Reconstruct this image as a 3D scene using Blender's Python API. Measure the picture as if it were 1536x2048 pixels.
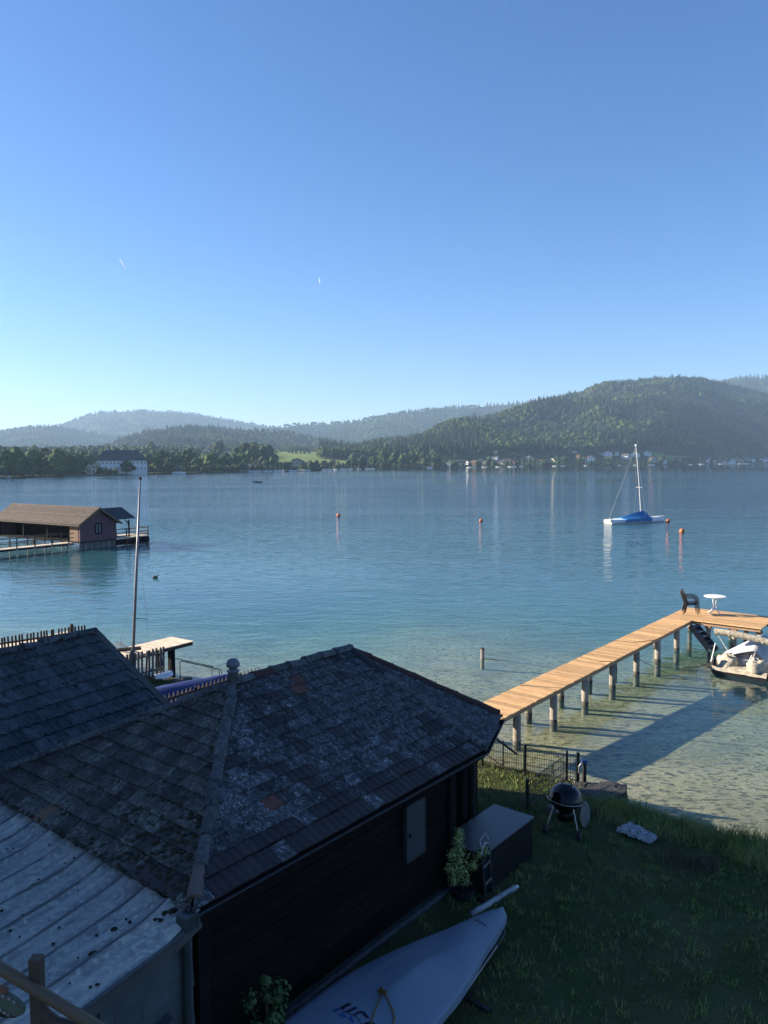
import bpy, bmesh, math, random
import numpy as np
from mathutils import Vector, Matrix, noise as mnoise

for _o in list(bpy.data.objects):
    bpy.data.objects.remove(_o, do_unlink=True)
scn = bpy.context.scene
COL = scn.collection
PI = math.pi
random.seed(7)
rng = np.random.default_rng(7)
V = Vector

# ------------------------------------------------------------------ camera
EYE = V((0, 0, 7.0))
FPX = 1540.0
PITCH = math.atan((1024 - 923) / FPX)
ROLL = math.radians(0.3)
_fw = V((0, math.cos(PITCH), -math.sin(PITCH)))
_up0 = V((0, math.sin(PITCH), math.cos(PITCH)))
_r0 = V((1, 0, 0))
_r = _r0 * math.cos(ROLL) - _up0 * math.sin(ROLL)
_up = _up0 * math.cos(ROLL) + _r0 * math.sin(ROLL)
cam_data = bpy.data.cameras.new('camera')
cam_data.lens = FPX / 2048 * 36
cam_data.sensor_width = 36
cam_data.clip_start = 0.05
cam_data.clip_end = 60000
cam = bpy.data.objects.new('camera', cam_data)
COL.objects.link(cam)
cam.matrix_world = Matrix(((_r.x, _up.x, -_fw.x, EYE.x), (_r.y, _up.y, -_fw.y, EYE.y), (_r.z, _up.z, -_fw.z, EYE.z), (0, 0, 0, 1)))
scn.camera = cam

# ------------------------------------------------------------------ sky, sun, exposure
SUN_AZ, SUN_EL = math.radians(-76), math.radians(19.5)
SKY_STRENGTH, SUN_STRENGTH = 0.056, 4.8
EXPOSURE = 1.8
SKY_TINT = (0.99, 0.955, 1.06, 1)
SKY_SAT = 1.13
world = bpy.data.worlds.new('World')
scn.world = world
world.use_nodes = True
wt = world.node_tree
wt.nodes.clear()
sky = wt.nodes.new('ShaderNodeTexSky')
sky.sky_type = 'NISHITA'
sky.sun_disc = False
sky.sun_elevation = SUN_EL
sky.sun_rotation = SUN_AZ
sky.altitude = 400
sky.air_density = 1.0
sky.dust_density = 0.6
sky.ozone_density = 4.5
bg = wt.nodes.new('ShaderNodeBackground')
bg.inputs['Strength'].default_value = SKY_STRENGTH
wo = wt.nodes.new('ShaderNodeOutputWorld')
tint = wt.nodes.new('ShaderNodeMix')
tint.data_type = 'RGBA'
tint.blend_type = 'MULTIPLY'
tint.inputs[0].default_value = 1.0
tint.inputs[7].default_value = SKY_TINT
sat = wt.nodes.new('ShaderNodeHueSaturation')
sat.inputs['Saturation'].default_value = SKY_SAT
wt.links.new(sky.outputs[0], sat.inputs['Color'])
wt.links.new(sat.outputs[0], tint.inputs[6])
wt.links.new(tint.outputs[2], bg.inputs[0])
wt.links.new(bg.outputs[0], wo.inputs[0])
sun_d = bpy.data.lights.new('sun', 'SUN')
sun_d.energy = SUN_STRENGTH
sun_d.angle = math.radians(0.5)
sun_d.color = (1.0, 0.86, 0.68)
sun = bpy.data.objects.new('sun', sun_d)
COL.objects.link(sun)
sun.location = (-40, 10, 40)
_sd = V((math.sin(SUN_AZ) * math.cos(SUN_EL), math.cos(SUN_AZ) * math.cos(SUN_EL), math.sin(SUN_EL)))
sun.rotation_euler = _sd.to_track_quat('Z', 'Y').to_euler()
vs = scn.view_settings
vs.view_transform = 'Standard'
vs.look = 'None'
vs.gamma = 1
vs.use_curve_mapping = False
vs.exposure = EXPOSURE
scn.display_settings.display_device = 'sRGB'
scn.render.engine = 'CYCLES'
cy = scn.cycles
cy.use_denoising = True
cy.denoiser = 'OPENIMAGEDENOISE'
cy.max_bounces = 6
cy.diffuse_bounces = 3
cy.glossy_bounces = 3
cy.transmission_bounces = 4
cy.transparent_max_bounces = 12
cy.volume_bounces = 0
cy.sample_clamp_indirect = 6
cy.caustics_reflective = False
cy.caustics_refractive = False


def at(px, py, z):
    """point of the place seen at pixel (px, py) of the photograph on the level z"""
    d = _fw + _r * ((px - 768) / FPX) - _up * ((py - 1024) / FPX)
    return EYE + d * ((z - EYE.z) / d.z)


# ------------------------------------------------------------------ materials
def node_mat(name):
    m = bpy.data.materials.new(name)
    m.use_nodes = True
    nt = m.node_tree
    nt.nodes.clear()
    out = nt.nodes.new('ShaderNodeOutputMaterial')
    b = nt.nodes.new('ShaderNodeBsdfPrincipled')
    nt.links.new(b.outputs[0], out.inputs[0])
    return m, nt, b, out


def N_(nt, t, **kw):
    n = nt.nodes.new(t)
    for k, v in kw.items():
        setattr(n, k, v)
    return n


def noise_fac(nt, scale, detail=4, stretch=(1, 1, 1), coord='pos', lo=0.35, hi=0.65, rough=0.55, off=(0, 0, 0), rot=0.0):
    if coord == 'pos':
        src = N_(nt, 'ShaderNodeNewGeometry').outputs['Position']
    else:
        src = N_(nt, 'ShaderNodeTexCoord').outputs['Object']
    mp = N_(nt, 'ShaderNodeMapping')
    mp.vector_type = 'TEXTURE'
    mp.inputs['Scale'].default_value = tuple(1 / q for q in stretch)
    mp.inputs['Location'].default_value = off
    mp.inputs['Rotation'].default_value = (0, 0, rot)
    nt.links.new(src, mp.inputs[0])
    nz = N_(nt, 'ShaderNodeTexNoise')
    nz.inputs['Scale'].default_value = scale
    nz.inputs['Detail'].default_value = detail
    nz.inputs['Roughness'].default_value = rough
    nt.links.new(mp.outputs[0], nz.inputs['Vector'])
    mr = N_(nt, 'ShaderNodeMapRange')
    mr.inputs['From Min'].default_value = lo
    mr.inputs['From Max'].default_value = hi
    nt.links.new(nz.outputs['Fac'], mr.inputs['Value'])
    return mr.outputs[0], nz.outputs['Fac']


def mixc(nt, fac, a, b, mode='MIX'):
    m = N_(nt, 'ShaderNodeMix', data_type='RGBA', blend_type=mode)
    if isinstance(fac, (int, float)):
        m.inputs[0].default_value = fac
    else:
        nt.links.new(fac, m.inputs[0])
    for s, i in ((a, 6), (b, 7)):
        if isinstance(s, tuple):
            m.inputs[i].default_value = (s[0], s[1], s[2], 1)
        else:
            nt.links.new(s, m.inputs[i])
    return m.outputs[2]


def vary(nt, col, amount):
    """each object a little lighter or darker than its neighbour"""
    oi = N_(nt, 'ShaderNodeObjectInfo')
    mr = N_(nt, 'ShaderNodeMapRange')
    mr.inputs['To Min'].default_value = 1 - amount
    mr.inputs['To Max'].default_value = 1 + amount
    nt.links.new(oi.outputs['Random'], mr.inputs['Value'])
    hs = N_(nt, 'ShaderNodeHueSaturation')
    nt.links.new(mr.outputs[0], hs.inputs['Value'])
    nt.links.new(col, hs.inputs['Color'])
    return hs.outputs[0]


def mat(name, c1, c2=None, scale=6, rough=0.7, rnd=0.0, bump=0.0, bscale=None, stretch=(1, 1, 1), metallic=0.0, c3=None, s3=20, t3=(0.58, 0.66), m3=0, st3=(1, 1, 1), detail=5, coord='pos', spec=0.4, rot=0.0, bd=0.02, lo=0.35, hi=0.65):
    m, nt, b, out = node_mat(name)
    b.inputs['Roughness'].default_value = rough
    b.inputs['Metallic'].default_value = metallic
    b.inputs['Specular IOR Level'].default_value = spec
    c2 = c2 or tuple(x * 0.75 for x in c1)
    f, raw = noise_fac(nt, scale, detail, stretch, coord, lo, hi, rot=rot)
    col = mixc(nt, f, c1, c2)
    if c3:
        f3, _ = noise_fac(nt, s3, 6, st3, coord, t3[0], t3[1], 0.65, off=(3.1, 7.7, 1.9), rot=rot if st3 != (1, 1, 1) else 0)
        if m3:
            fm, _ = noise_fac(nt, m3, 3, (1, 1, 1), coord, 0.40, 0.60, 0.6, off=(1.3, 2.2, 8.1))
            mm = N_(nt, 'ShaderNodeMath', operation='MULTIPLY')
            nt.links.new(f3, mm.inputs[0])
            nt.links.new(fm, mm.inputs[1])
            f3 = mm.outputs[0]
        col = mixc(nt, f3, col, c3)
    if rnd:
        col = vary(nt, col, rnd)
    nt.links.new(col, b.inputs['Base Color'])
    if bump:
        _, r2 = noise_fac(nt, bscale or scale * 4, 5, stretch, coord, rot=rot)
        bp = N_(nt, 'ShaderNodeBump')
        bp.inputs['Strength'].default_value = bump
        bp.inputs['Distance'].default_value = bd
        nt.links.new(r2, bp.inputs['Height'])
        nt.links.new(bp.outputs[0], b.inputs['Normal'])
    return m


MT = {}
MT['tile'] = mat('weathered_tile', (0.016, 0.018, 0.022), (0.048, 0.050, 0.056), 20, 0.85, 0.5, 0.6, 60, c3=(0.21, 0.22, 0.235), s3=26, t3=(0.48, 0.60), m3=9, st3=(2.0, 0.8, 1), rot=0.892, bd=0.01)
MT['tile_moss'] = mat('mossy_tile', (0.026, 0.023, 0.020), (0.062, 0.058, 0.052), 16, 0.9, 0.45, 0.7, 55, c3=(0.17, 0.168, 0.15), s3=20, t3=(0.48, 0.62), m3=4, st3=(0.8, 2.0, 1), rot=0.892, bd=0.012)
MT['tile_pan'] = mat('grey_pantile', (0.04608, 0.05376, 0.05952), (0.0816, 0.09024, 0.096), 9, 0.85, 0.3, 0.5, 50, c3=(0.01728, 0.0192, 0.0192), s3=9, t3=(0.56, 0.63), bd=0.01)
MT['tile_red'] = mat('red_clay_tile', (0.12, 0.0465, 0.03375), (0.0825, 0.03375, 0.02625), 12, 0.8, 0.12, 0.2)
MT['tile_tan'] = mat('tan_clay_tile', (0.168, 0.1015, 0.063), (0.119, 0.0735, 0.049), 12, 0.8, 0.12, 0.2)
MT['tile_new'] = mat('plain_dark_tile', (0.03, 0.024, 0.0252), (0.0216, 0.0192, 0.0216), 10, 0.75, 0.25, 0.2)
MT['cap'] = mat('lichen_cap', (0.0465, 0.05084, 0.05704), (0.1054, 0.1116, 0.1178), 14, 0.9, 0.25, 0.6, 60, c3=(0.0186, 0.0186, 0.01984), s3=24, t3=(0.56, 0.62), bd=0.01)
MT['cap_red'] = mat('red_cap', (0.0595, 0.0252, 0.0224), (0.042, 0.021, 0.0196), 10, 0.8, 0.1, 0.2)
MT['cap_terra'] = mat('terracotta_cap', (0.12, 0.09, 0.081), (0.09, 0.069, 0.063), 10, 0.8, 0.1, 0.2)
MT['seam'] = mat('seam_metal', (0.11, 0.115, 0.12), (0.07, 0.075, 0.08), 6, 0.7, 0.05, 0.2, 30)
MT['moss'] = mat('moss', (0.0154, 0.0182, 0.0084), (0.0315, 0.028, 0.0154), 30, 1.0, 0.2, 0.8, 80)
MT['dark_wood'] = mat('dark_stained_wood', (0.0056, 0.0042, 0.0042), (0.0098, 0.007, 0.0063), 5, 0.85, 0.35, 0.4, 30, stretch=(0.6, 0.6, 6), c3=(0.035, 0.0266, 0.0231), s3=26, t3=(0.66, 0.72), spec=0.12)
MT['black_wood'] = mat('black_timber', (0.0072, 0.0072, 0.0084), (0.012, 0.0114, 0.012), 8, 0.85, 0.1, 0.2, spec=0.08)
MT['gutter'] = mat('gutter_metal', (0.021, 0.027, 0.03), (0.033, 0.039, 0.042), 12, 0.4, 0, 0.1, metallic=0.5)
MT['downpipe'] = mat('downpipe_metal', (0.033, 0.04125, 0.04675), (0.044, 0.055, 0.05775), 6, 0.45, 0, 0.1, metallic=0.3)
MT['plinth'] = mat('plinth_concrete', (0.05, 0.055, 0.05), (0.0275, 0.03, 0.0275), 7, 0.95, 0, 0.8, 30, c3=(0.085, 0.085, 0.07), s3=14)
MT['shutter'] = mat('grey_shutter_paint', (0.04, 0.05, 0.058), (0.034, 0.044, 0.052), 4, 0.5, 0, 0.05)
MT['metal_roof'] = mat('lichen_metal', (0.3305, 0.3256, 0.3062), (0.1944, 0.1993, 0.1993), 3.5, 0.8, 0.10, 0.3, 30, stretch=(0.45, 2.2, 1), c3=(0.4277, 0.418, 0.3694), s3=16, t3=(0.48, 0.66), bd=0.01, rot=0.892, lo=0.38, hi=0.62)
MT['shingle'] = mat('fibre_shingle', (0.07056, 0.07959, 0.08645), (0.05232, 0.05915, 0.06597), 4, 0.85, 0.14, 0.25, 40)
MT['verge'] = mat('verge_metal', (0.078, 0.075, 0.075), (0.06, 0.06, 0.063), 5, 0.5, 0, 0.1)
MT['glass_dark'] = mat('dark_glass', (0.02, 0.025, 0.03), None, 3, 0.12, 0, spec=0.6)
MT['jetty'] = mat('larch_planks', (0.58, 0.36, 0.165), (0.44, 0.26, 0.115), 3.2, 0.7, 0.28, 0.25, 26, stretch=(0.8, 9, 4), rot=-0.677, c3=(0.64, 0.44, 0.235), s3=6, t3=(0.5, 0.75))
MT['jetty_beam'] = mat('larch_beam', (0.34, 0.21, 0.12), (0.25, 0.155, 0.09), 5, 0.75, 0.1, 0.2)
MT['pale_wood'] = mat('silvered_planks', (0.676, 0.572, 0.429), (0.52, 0.4355, 0.325), 5, 0.75, 0.14, 0.2)
MT['pile'] = mat('jetty_pile', (0.375, 0.3375, 0.2925), (0.18, 0.1575, 0.135), 5, 0.9, 0.15, 0.7, 20, stretch=(6, 6, 0.8))
MT['old_wood'] = mat('weathered_fence_wood', (0.06375, 0.054, 0.0465), (0.03375, 0.0285, 0.0255), 7, 0.85, 0.3, 0.5, 30, stretch=(4, 4, 0.8))
MT['grey_wood'] = mat('silver_grey_wood', (0.13, 0.125, 0.12), (0.07, 0.066, 0.062), 7, 0.85, 0.3, 0.5, 30, stretch=(4, 4, 0.8))
MT['tin'] = mat('brushed_tin', (0.125, 0.15, 0.175), (0.085, 0.105, 0.125), 4, 0.5, 0, 0.05)
MT['box_top'] = mat('box_lid_metal', (0.088, 0.099, 0.11), (0.077, 0.088, 0.099), 2, 0.38, 0, 0.03, metallic=0.35)
MT['box_side'] = mat('box_board', (0.0088, 0.01155, 0.0132), (0.0066, 0.0088, 0.01018), 5, 0.6, 0.12, 0.1, spec=0.1)
MT['steel'] = mat('galvanised_steel', (0.3375, 0.345, 0.3525), (0.27, 0.2775, 0.285), 6, 0.4, 0, 0.05, metallic=0.7)
MT['mast'] = mat('anodised_mast', (0.22, 0.22, 0.24), (0.17, 0.17, 0.19), 3, 0.45, 0, metallic=0.3)
MT['fence_green'] = mat('green_coated_wire', (0.0084, 0.0168, 0.014), (0.0112, 0.021, 0.0182), 6, 0.5, 0)
MT['enamel'] = mat('black_enamel', (0.00252, 0.00294, 0.0042), (0.00336, 0.00378, 0.00504), 3, 0.10, 0, spec=0.3)
MT['bowl'] = mat('black_bowl_enamel', (0.0048, 0.0048, 0.006), None, 3, 0.25, 0)
MT['rubber'] = mat('black_rubber', (0.012, 0.012, 0.013), None, 6, 0.8, 0)
MT['white'] = mat('white_paint', (0.78, 0.78, 0.76), (0.70, 0.70, 0.69), 4, 0.45, 0.03)
MT['white_old'] = mat('worn_white', (0.312, 0.318, 0.324), (0.216, 0.228, 0.24), 8, 0.6, 0.05, c3=(0.096, 0.102, 0.102), s3=16, t3=(0.6, 0.66))
MT['wheel_grey'] = mat('grey_wheel_plastic', (0.08, 0.09, 0.1), None, 4, 0.6, 0)
MT['disc_wood'] = mat('weathered_plywood', (0.1824, 0.168, 0.144), (0.1152, 0.1056, 0.096), 9, 0.9, 0, 0.4, stretch=(1, 1, 3))
MT['stone'] = mat('bank_stone', (0.027, 0.0288, 0.03168), (0.0468, 0.0486, 0.0504), 4, 0.95, 0.1, 0.8, 14, bd=0.04)
MT['concrete'] = mat('pale_concrete', (0.12, 0.126, 0.132), (0.084, 0.09, 0.096), 8, 0.95, 0, 0.4)
MT['cover'] = mat('grey_boat_cover', (0.1768, 0.2166, 0.274), (0.1547, 0.1901, 0.2475), 1.3, 0.6, 0, 0.10, 5, bd=0.04)
MT['hem'] = mat('cover_hem', (0.18, 0.204, 0.234), None, 5, 0.7, 0)
MT['hull'] = mat('hull_gelcoat', (0.05, 0.055, 0.065), None, 4, 0.3, 0)
MT['logo_dark'] = mat('navy_print', (0.010, 0.012, 0.040), None, 8, 0.6, 0)
MT['logo_blue'] = mat('blue_print', (0.025, 0.085, 0.28), None, 8, 0.6, 0)
MT['yellow_rope'] = mat('yellow_rope', (0.252, 0.162, 0.024), (0.132, 0.084, 0.018), 30, 0.8, 0)
MT['rope'] = mat('old_rope', (0.10, 0.10, 0.09), None, 30, 0.9, 0)
MT['pot'] = mat('dark_pot', (0.026, 0.026, 0.0299), None, 6, 0.4, 0)
MT['soil'] = mat('soil', (0.02, 0.016, 0.012), None, 20, 1, 0)
MT['leaf_box'] = mat('bush_leaves', (0.3042, 0.3276, 0.117), (0.1756, 0.234, 0.0819), 9, 0.6, 0, spec=0.3)
MT['leaf_green'] = mat('green_leaves', (0.055, 0.11, 0.033), (0.0385, 0.077, 0.0242), 9, 0.6, 0, spec=0.3)
MT['stem'] = mat('stem_bark', (0.07, 0.055, 0.04), None, 12, 0.9, 0)
MT['foil'] = mat('crumpled_sheet', (0.377, 0.39, 0.416), (0.156, 0.169, 0.195), 14, 0.45, 0)
MT['rail_wood'] = mat('brown_rail', (0.1085, 0.0805, 0.0525), (0.0875, 0.0665, 0.0455), 5, 0.6, 0, 0.15, 30)
MT['rail_post'] = mat('brown_rail_post', (0.051, 0.0408, 0.0312), (0.039, 0.0318, 0.0252), 6, 0.7, 0, 0.2, 30)
MT['orn_green'] = mat('faded_green_paint', (0.09, 0.111, 0.09), (0.066, 0.084, 0.072), 10, 0.7, 0)
MT['orn_rust'] = mat('rust_paint', (0.20, 0.09, 0.045), None, 10, 0.8, 0)
MT['plastic_chair'] = mat('dark_brown_plastic', (0.016, 0.014, 0.012), (0.026, 0.021, 0.018), 8, 0.35, 0.12)
MT['gangway'] = mat('dark_blue_metal', (0.022, 0.03, 0.048), (0.03, 0.04, 0.06), 6, 0.5, 0)
MT['sail_white'] = mat('white_canvas', (0.4125, 0.42, 0.435), (0.345, 0.36, 0.39), 3, 0.8, 0, 0.3, 6, bd=0.05)
MT['beige'] = mat('beige_canvas', (0.4335, 0.3901, 0.3034), (0.3468, 0.3107, 0.2384), 5, 0.85, 0, 0.5, 12, bd=0.05)
MT['dirty_beige'] = mat('stained_canvas', (0.408, 0.3655, 0.289), (0.2295, 0.204, 0.1615), 7, 0.9, 0, 0.5, 14, bd=0.04)
MT['boat_black'] = mat('dark_hull', (0.014, 0.016, 0.02), None, 4, 0.35, 0)
MT['blue_cover'] = mat('blue_tarpaulin', (0.012, 0.15, 0.38), (0.010, 0.12, 0.32), 2, 0.55, 0, 0.2, 8, bd=0.03)
MT['navy_cover'] = mat('deep_blue_tarp', (0.01838, 0.0315, 0.1312), (0.01575, 0.02625, 0.105), 3, 0.5, 0, 0.3, 8, bd=0.03)
MT['orange'] = mat('orange_buoy', (0.576, 0.16, 0.044), None, 5, 0.45, 0)
MT['brown_roof'] = mat('brown_shingle_roof', (0.0837, 0.0651, 0.0527), (0.0465, 0.03596, 0.02976), 3, 0.9, 0.14, 0.4, 8, stretch=(1, 1, 3), c3=(0.0186, 0.0155, 0.01364), s3=5, t3=(0.58, 0.64))
MT['slate_roof'] = mat('slate_roof', (0.032, 0.038, 0.048), (0.045, 0.05, 0.06), 2, 0.8, 0.1)
MT['mauve'] = mat('mauve_boards', (0.136, 0.068, 0.08), (0.112, 0.056, 0.068), 5, 0.8, 0.10, 0.1)
MT['brown_board'] = mat('brown_boards', (0.17, 0.10, 0.055), (0.12, 0.075, 0.045), 4, 0.8, 0.1)
MT['tap_blue'] = mat('blue_tap', (0.03, 0.08, 0.25), None, 6, 0.4, 0)
MT['red_flower'] = mat('red_flowers', (0.22, 0.05, 0.03), (0.14, 0.035, 0.02), 20, 0.8, 0)
MT['duck'] = mat('duck_feathers', (0.035, 0.028, 0.022), None, 20, 0.8, 0)
MT['skin_dark'] = mat('dark_clothes', (0.03, 0.03, 0.035), None, 20, 0.8, 0)
MT['contrail'] = mat('ice_cloud', (0.85, 0.85, 0.87), None, 0.01, 1.0, 0)
_m, _nt, _b, _o = node_mat('ice_cloud_thin')
_tl = _nt.nodes.new('ShaderNodeBsdfTranslucent')
_tl.inputs[0].default_value = (0.95, 0.95, 0.97, 1)
_b.inputs['Base Color'].default_value = (0.95, 0.95, 0.97, 1)
_b.inputs['Roughness'].default_value = 1
_mx = _nt.nodes.new('ShaderNodeMixShader')
_nt.links.new(_b.outputs[0], _mx.inputs[1])
_nt.links.new(_tl.outputs[0], _mx.inputs[2])
_nt.links.new(_mx.outputs[0], _o.inputs[0])
MT['contrail'] = _m
MT['wall_white'] = mat('lime_render', (0.756, 0.756, 0.735), (0.672, 0.672, 0.6615), 0.4, 0.9, 0.06)
MT['wall_cream'] = mat('cream_render', (0.496, 0.448, 0.352), None, 0.4, 0.9, 0.08)
MT['wall_wood'] = mat('chalet_timber', (0.096, 0.066, 0.045), None, 0.4, 0.9, 0.1)
MT['roof_brown'] = mat('village_roof_brown', (0.09, 0.051, 0.036), None, 0.4, 0.9, 0.15)
MT['roof_grey'] = mat('village_roof_grey', (0.09, 0.092, 0.10), None, 0.4, 0.9, 0.15)
MT['roof_tan'] = mat('pale_roof_tan', (0.34, 0.30, 0.20), None, 0.4, 0.9, 0.05)
MT['pane_far'] = mat('far_window', (0.025, 0.03, 0.04), None, 1, 0.3, 0)
MT['trunk'] = mat('tree_bark', (0.07, 0.055, 0.042), None, 1, 0.95, 0.1)
MT['tree_mid'] = mat('broadleaf_mid', (0.06078, 0.09724, 0.02917), (0.03647, 0.06321, 0.02188), 0.5, 0.8, 0.3, spec=0.1)
MT['tree_light'] = mat('broadleaf_light', (0.05823, 0.07879, 0.02055), (0.03426, 0.05344, 0.01507), 0.5, 0.8, 0.25, spec=0.1)
MT['tree_dark'] = mat('broadleaf_dark', (0.039, 0.0676, 0.0286), (0.0234, 0.0442, 0.0208), 0.5, 0.8, 0.3, spec=0.1)
MT['conifer'] = mat('spruce_needles', (0.020, 0.036, 0.019), (0.013, 0.025, 0.014), 0.4, 0.85, 0.3, spec=0.1)
MT['hill'] = mat('forest_floor', (0.035, 0.055, 0.02), (0.024, 0.042, 0.017), 0.01, 1.0, 0, spec=0.1)
MT['meadow'] = mat('meadow_grass', (0.16, 0.21, 0.05), (0.12, 0.17, 0.045), 0.02, 1.0, 0, spec=0.1, stretch=(1, 1, 1))
MT['stubble'] = mat('stubble_field', (0.30, 0.24, 0.13), (0.24, 0.19, 0.10), 0.02, 1.0, 0, spec=0.1)
MT['lawn'] = mat('lawn_soil', (0.0449, 0.06414, 0.02246), (0.08018, 0.07696, 0.0401), 1.6, 1.0, 0, 0.6, 40, bd=0.02, spec=0.1)
MT['grass'] = mat('grass_blades', (0.084, 0.138, 0.036), (0.138, 0.132, 0.0576), 1.1, 0.8, 0, spec=0.15, c3=(0.054, 0.114, 0.0264), s3=0.6, t3=(0.5, 0.62))
MT['tall_grass'] = mat('tall_grass_blades', (0.1577, 0.2227, 0.0594), (0.2413, 0.2506, 0.1021), 2.0, 0.8, 0, spec=0.15)
MT['dry'] = mat('dry_stems', (0.102, 0.084, 0.06), (0.066, 0.054, 0.042), 6, 0.9, 0)
MT['clover'] = mat('clover_heads', (0.252, 0.252, 0.228), None, 6, 0.9, 0)

# ------------------------------------------------------------------ mesh helpers
WL = {}


class MB:
    def __init__(s):
        s.v, s.f = [], []

    def add(s, vs_, fs):
        o = len(s.v)
        s.v += [tuple(p) for p in vs_]
        s.f += [tuple(i + o for i in f) for f in fs]
        return s

    def box(s, c, size, R=None):
        R = R or Matrix.Identity(3)
        hx, hy, hz = size[0] / 2, size[1] / 2, size[2] / 2
        pts = [V(c) + R @ V((x * hx, y * hy, z * hz)) for z in (-1, 1) for y in (-1, 1) for x in (-1, 1)]
        return s.add(pts, [(0, 2, 3, 1), (4, 5, 7, 6), (0, 1, 5, 4), (2, 6, 7, 3), (0, 4, 6, 2), (1, 3, 7, 5)])

    def bar(s, p, q, w, h, up=V((0, 0, 1))):
        p, q = V(p), V(q)
        d = q - p
        x = d.normalized()
        y = up.cross(x)
        if y.length < 1e-4:
            y = V((0, 1, 0)).cross(x)
        y.normalize()
        z = x.cross(y)
        R = Matrix((x, y, z)).transposed()
        return s.box((p + q) / 2, (d.length, w, h), R)

    def tube(s, pts, r, n=8, cap=True):
        pts = [V(p) for p in pts]
        rs = r if isinstance(r, (list, tuple)) else [r] * len(pts)
        o = []
        prev = None
        for i, p in enumerate(pts):
            t = (pts[min(i + 1, len(pts) - 1)] - pts[max(i - 1, 0)]).normalized()
            if prev is None:
                a = V((0, 0, 1)) if abs(t.z) < 0.9 else V((1, 0, 0))
                x = t.cross(a).normalized()
            else:
                x = (prev - t * prev.dot(t)).normalized()
            prev = x
            y = t.cross(x)
            o += [p + (x * math.cos(2 * PI * k / n) + y * math.sin(2 * PI * k / n)) * rs[i] for k in range(n)]
        f = []
        for i in range(len(pts) - 1):
            for k in range(n):
                a, b = i * n + k, i * n + (k + 1) % n
                f.append((a, b, b + n, a + n))
        if cap:
            f.append(tuple(range(n))[::-1])
            f.append(tuple((len(pts) - 1) * n + k for k in range(n)))
        return s.add(o, f)

    def lathe(s, prof, c, n=16, R=None):
        R = R or Matrix.Identity(3)
        o, f = [], []
        for r, z in prof:
            o += [V(c) + R @ V((r * math.cos(2 * PI * k / n), r * math.sin(2 * PI * k / n), z)) for k in range(n)]
        for i in range(len(prof) - 1):
            for k in range(n):
                a, b = i * n + k, i * n + (k + 1) % n
                f.append((a, b, b + n, a + n))
        f.append(tuple(range(n))[::-1])
        f.append(tuple((len(prof) - 1) * n + k for k in range(n)))
        return s.add(o, f)

    def prism(s, poly, vec):
        n = len(poly)
        a = [V(p) for p in poly]
        b = [p + V(vec) for p in a]
        return s.add(a + b, [tuple(range(n))[::-1], tuple(range(n, 2 * n))] + [(i, (i + 1) % n, n + (i + 1) % n, n + i) for i in range(n)])

    def grid(s, rows):
        n = len(rows[0])
        return s.add([p for r in rows for p in r], [(i * n + j, i * n + j + 1, (i + 1) * n + j + 1, (i + 1) * n + j) for i in range(len(rows) - 1) for j in range(n - 1)])

    def mesh(s, name, m, smooth=False, org=(0, 0, 0)):
        me = bpy.data.meshes.new(name)
        ox, oy, oz = org
        me.from_pydata([(p[0] - ox, p[1] - oy, p[2] - oz) for p in s.v], [], s.f)
        if m:
            me.materials.append(MT[m])
        if smooth:
            me.polygons.foreach_set('use_smooth', [True] * len(me.polygons))
        me.update()
        return me

    def build(s, name, m, parent=None, smooth=False, loc=None):
        """link as ONE object; vertices are given in world space; loc is the origin of the new object"""
        loc = V(loc) if loc is not None else (WL[parent.name] if parent else V((0, 0, 0)))
        me = s.mesh(name, m, smooth, loc)
        return put(name, me, parent, Matrix.Translation(loc))


def put(name, me, parent, M):
    o = bpy.data.objects.new(name, me)
    COL.objects.link(o)
    if parent:
        o.parent = parent
        M = Matrix.Translation(-WL[parent.name]) @ M
    o.matrix_basis = M
    WL[o.name] = (WL[parent.name] if parent else V((0, 0, 0))) + M.translation
    return o


def tag(o, label=None, cat=None, group=None, kind=None):
    if label:
        o['label'] = label
    if cat:
        o['category'] = cat
    if group:
        o['group'] = group
    if kind:
        o['kind'] = kind
    return o


def thing(name, label, cat, loc, group=None):
    o = bpy.data.objects.new(name, None)
    o.empty_display_size = 0.2
    COL.objects.link(o)
    o.location = loc
    WL[o.name] = V(loc)
    return tag(o, label, cat, group)


def struct(o):
    o['kind'] = 'structure'
    return o


def copy_tree(o, loc, rotz=None, scale=None, label=None, group=None):
    c = o.copy()
    COL.objects.link(c)
    c.location = loc
    if rotz is not None:
        c.rotation_euler = (0, 0, rotz)
    if scale:
        c.scale = scale
    if label:
        c['label'] = label
    if group:
        c['group'] = group
    WL[c.name] = V(loc)
    for ch in list(o.children):
        d = ch.copy()
        COL.objects.link(d)
        d.parent = c
        for g in list(ch.children):
            e = g.copy()
            COL.objects.link(e)
            e.parent = d
    return c


def frame(o, x, y, z):
    M = Matrix((x, y, z)).transposed().to_4x4()
    M.translation = o
    return M


def fbm(x, y, z=0.0, o=4):
    return mnoise.fractal(V((x, y, z)), 1.0, 2.0, o)


# ------------------------------------------------------------------ shoreline, ground height
SHORE = [(-400, 60), (-60, 36), (-14.0, 27.6), (-9.4, 25.6), (-6.3, 23.6), (-3.0, 21.0), (0.5, 18.4), (2.6, 17.0), (4.0, 16.0), (4.75, 15.2), (4.72, 14.75), (5.2, 14.25), (5.9, 13.75), (6.8, 12.95), (9, 11), (14, 8), (40, 3), (400, -40)]


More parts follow.
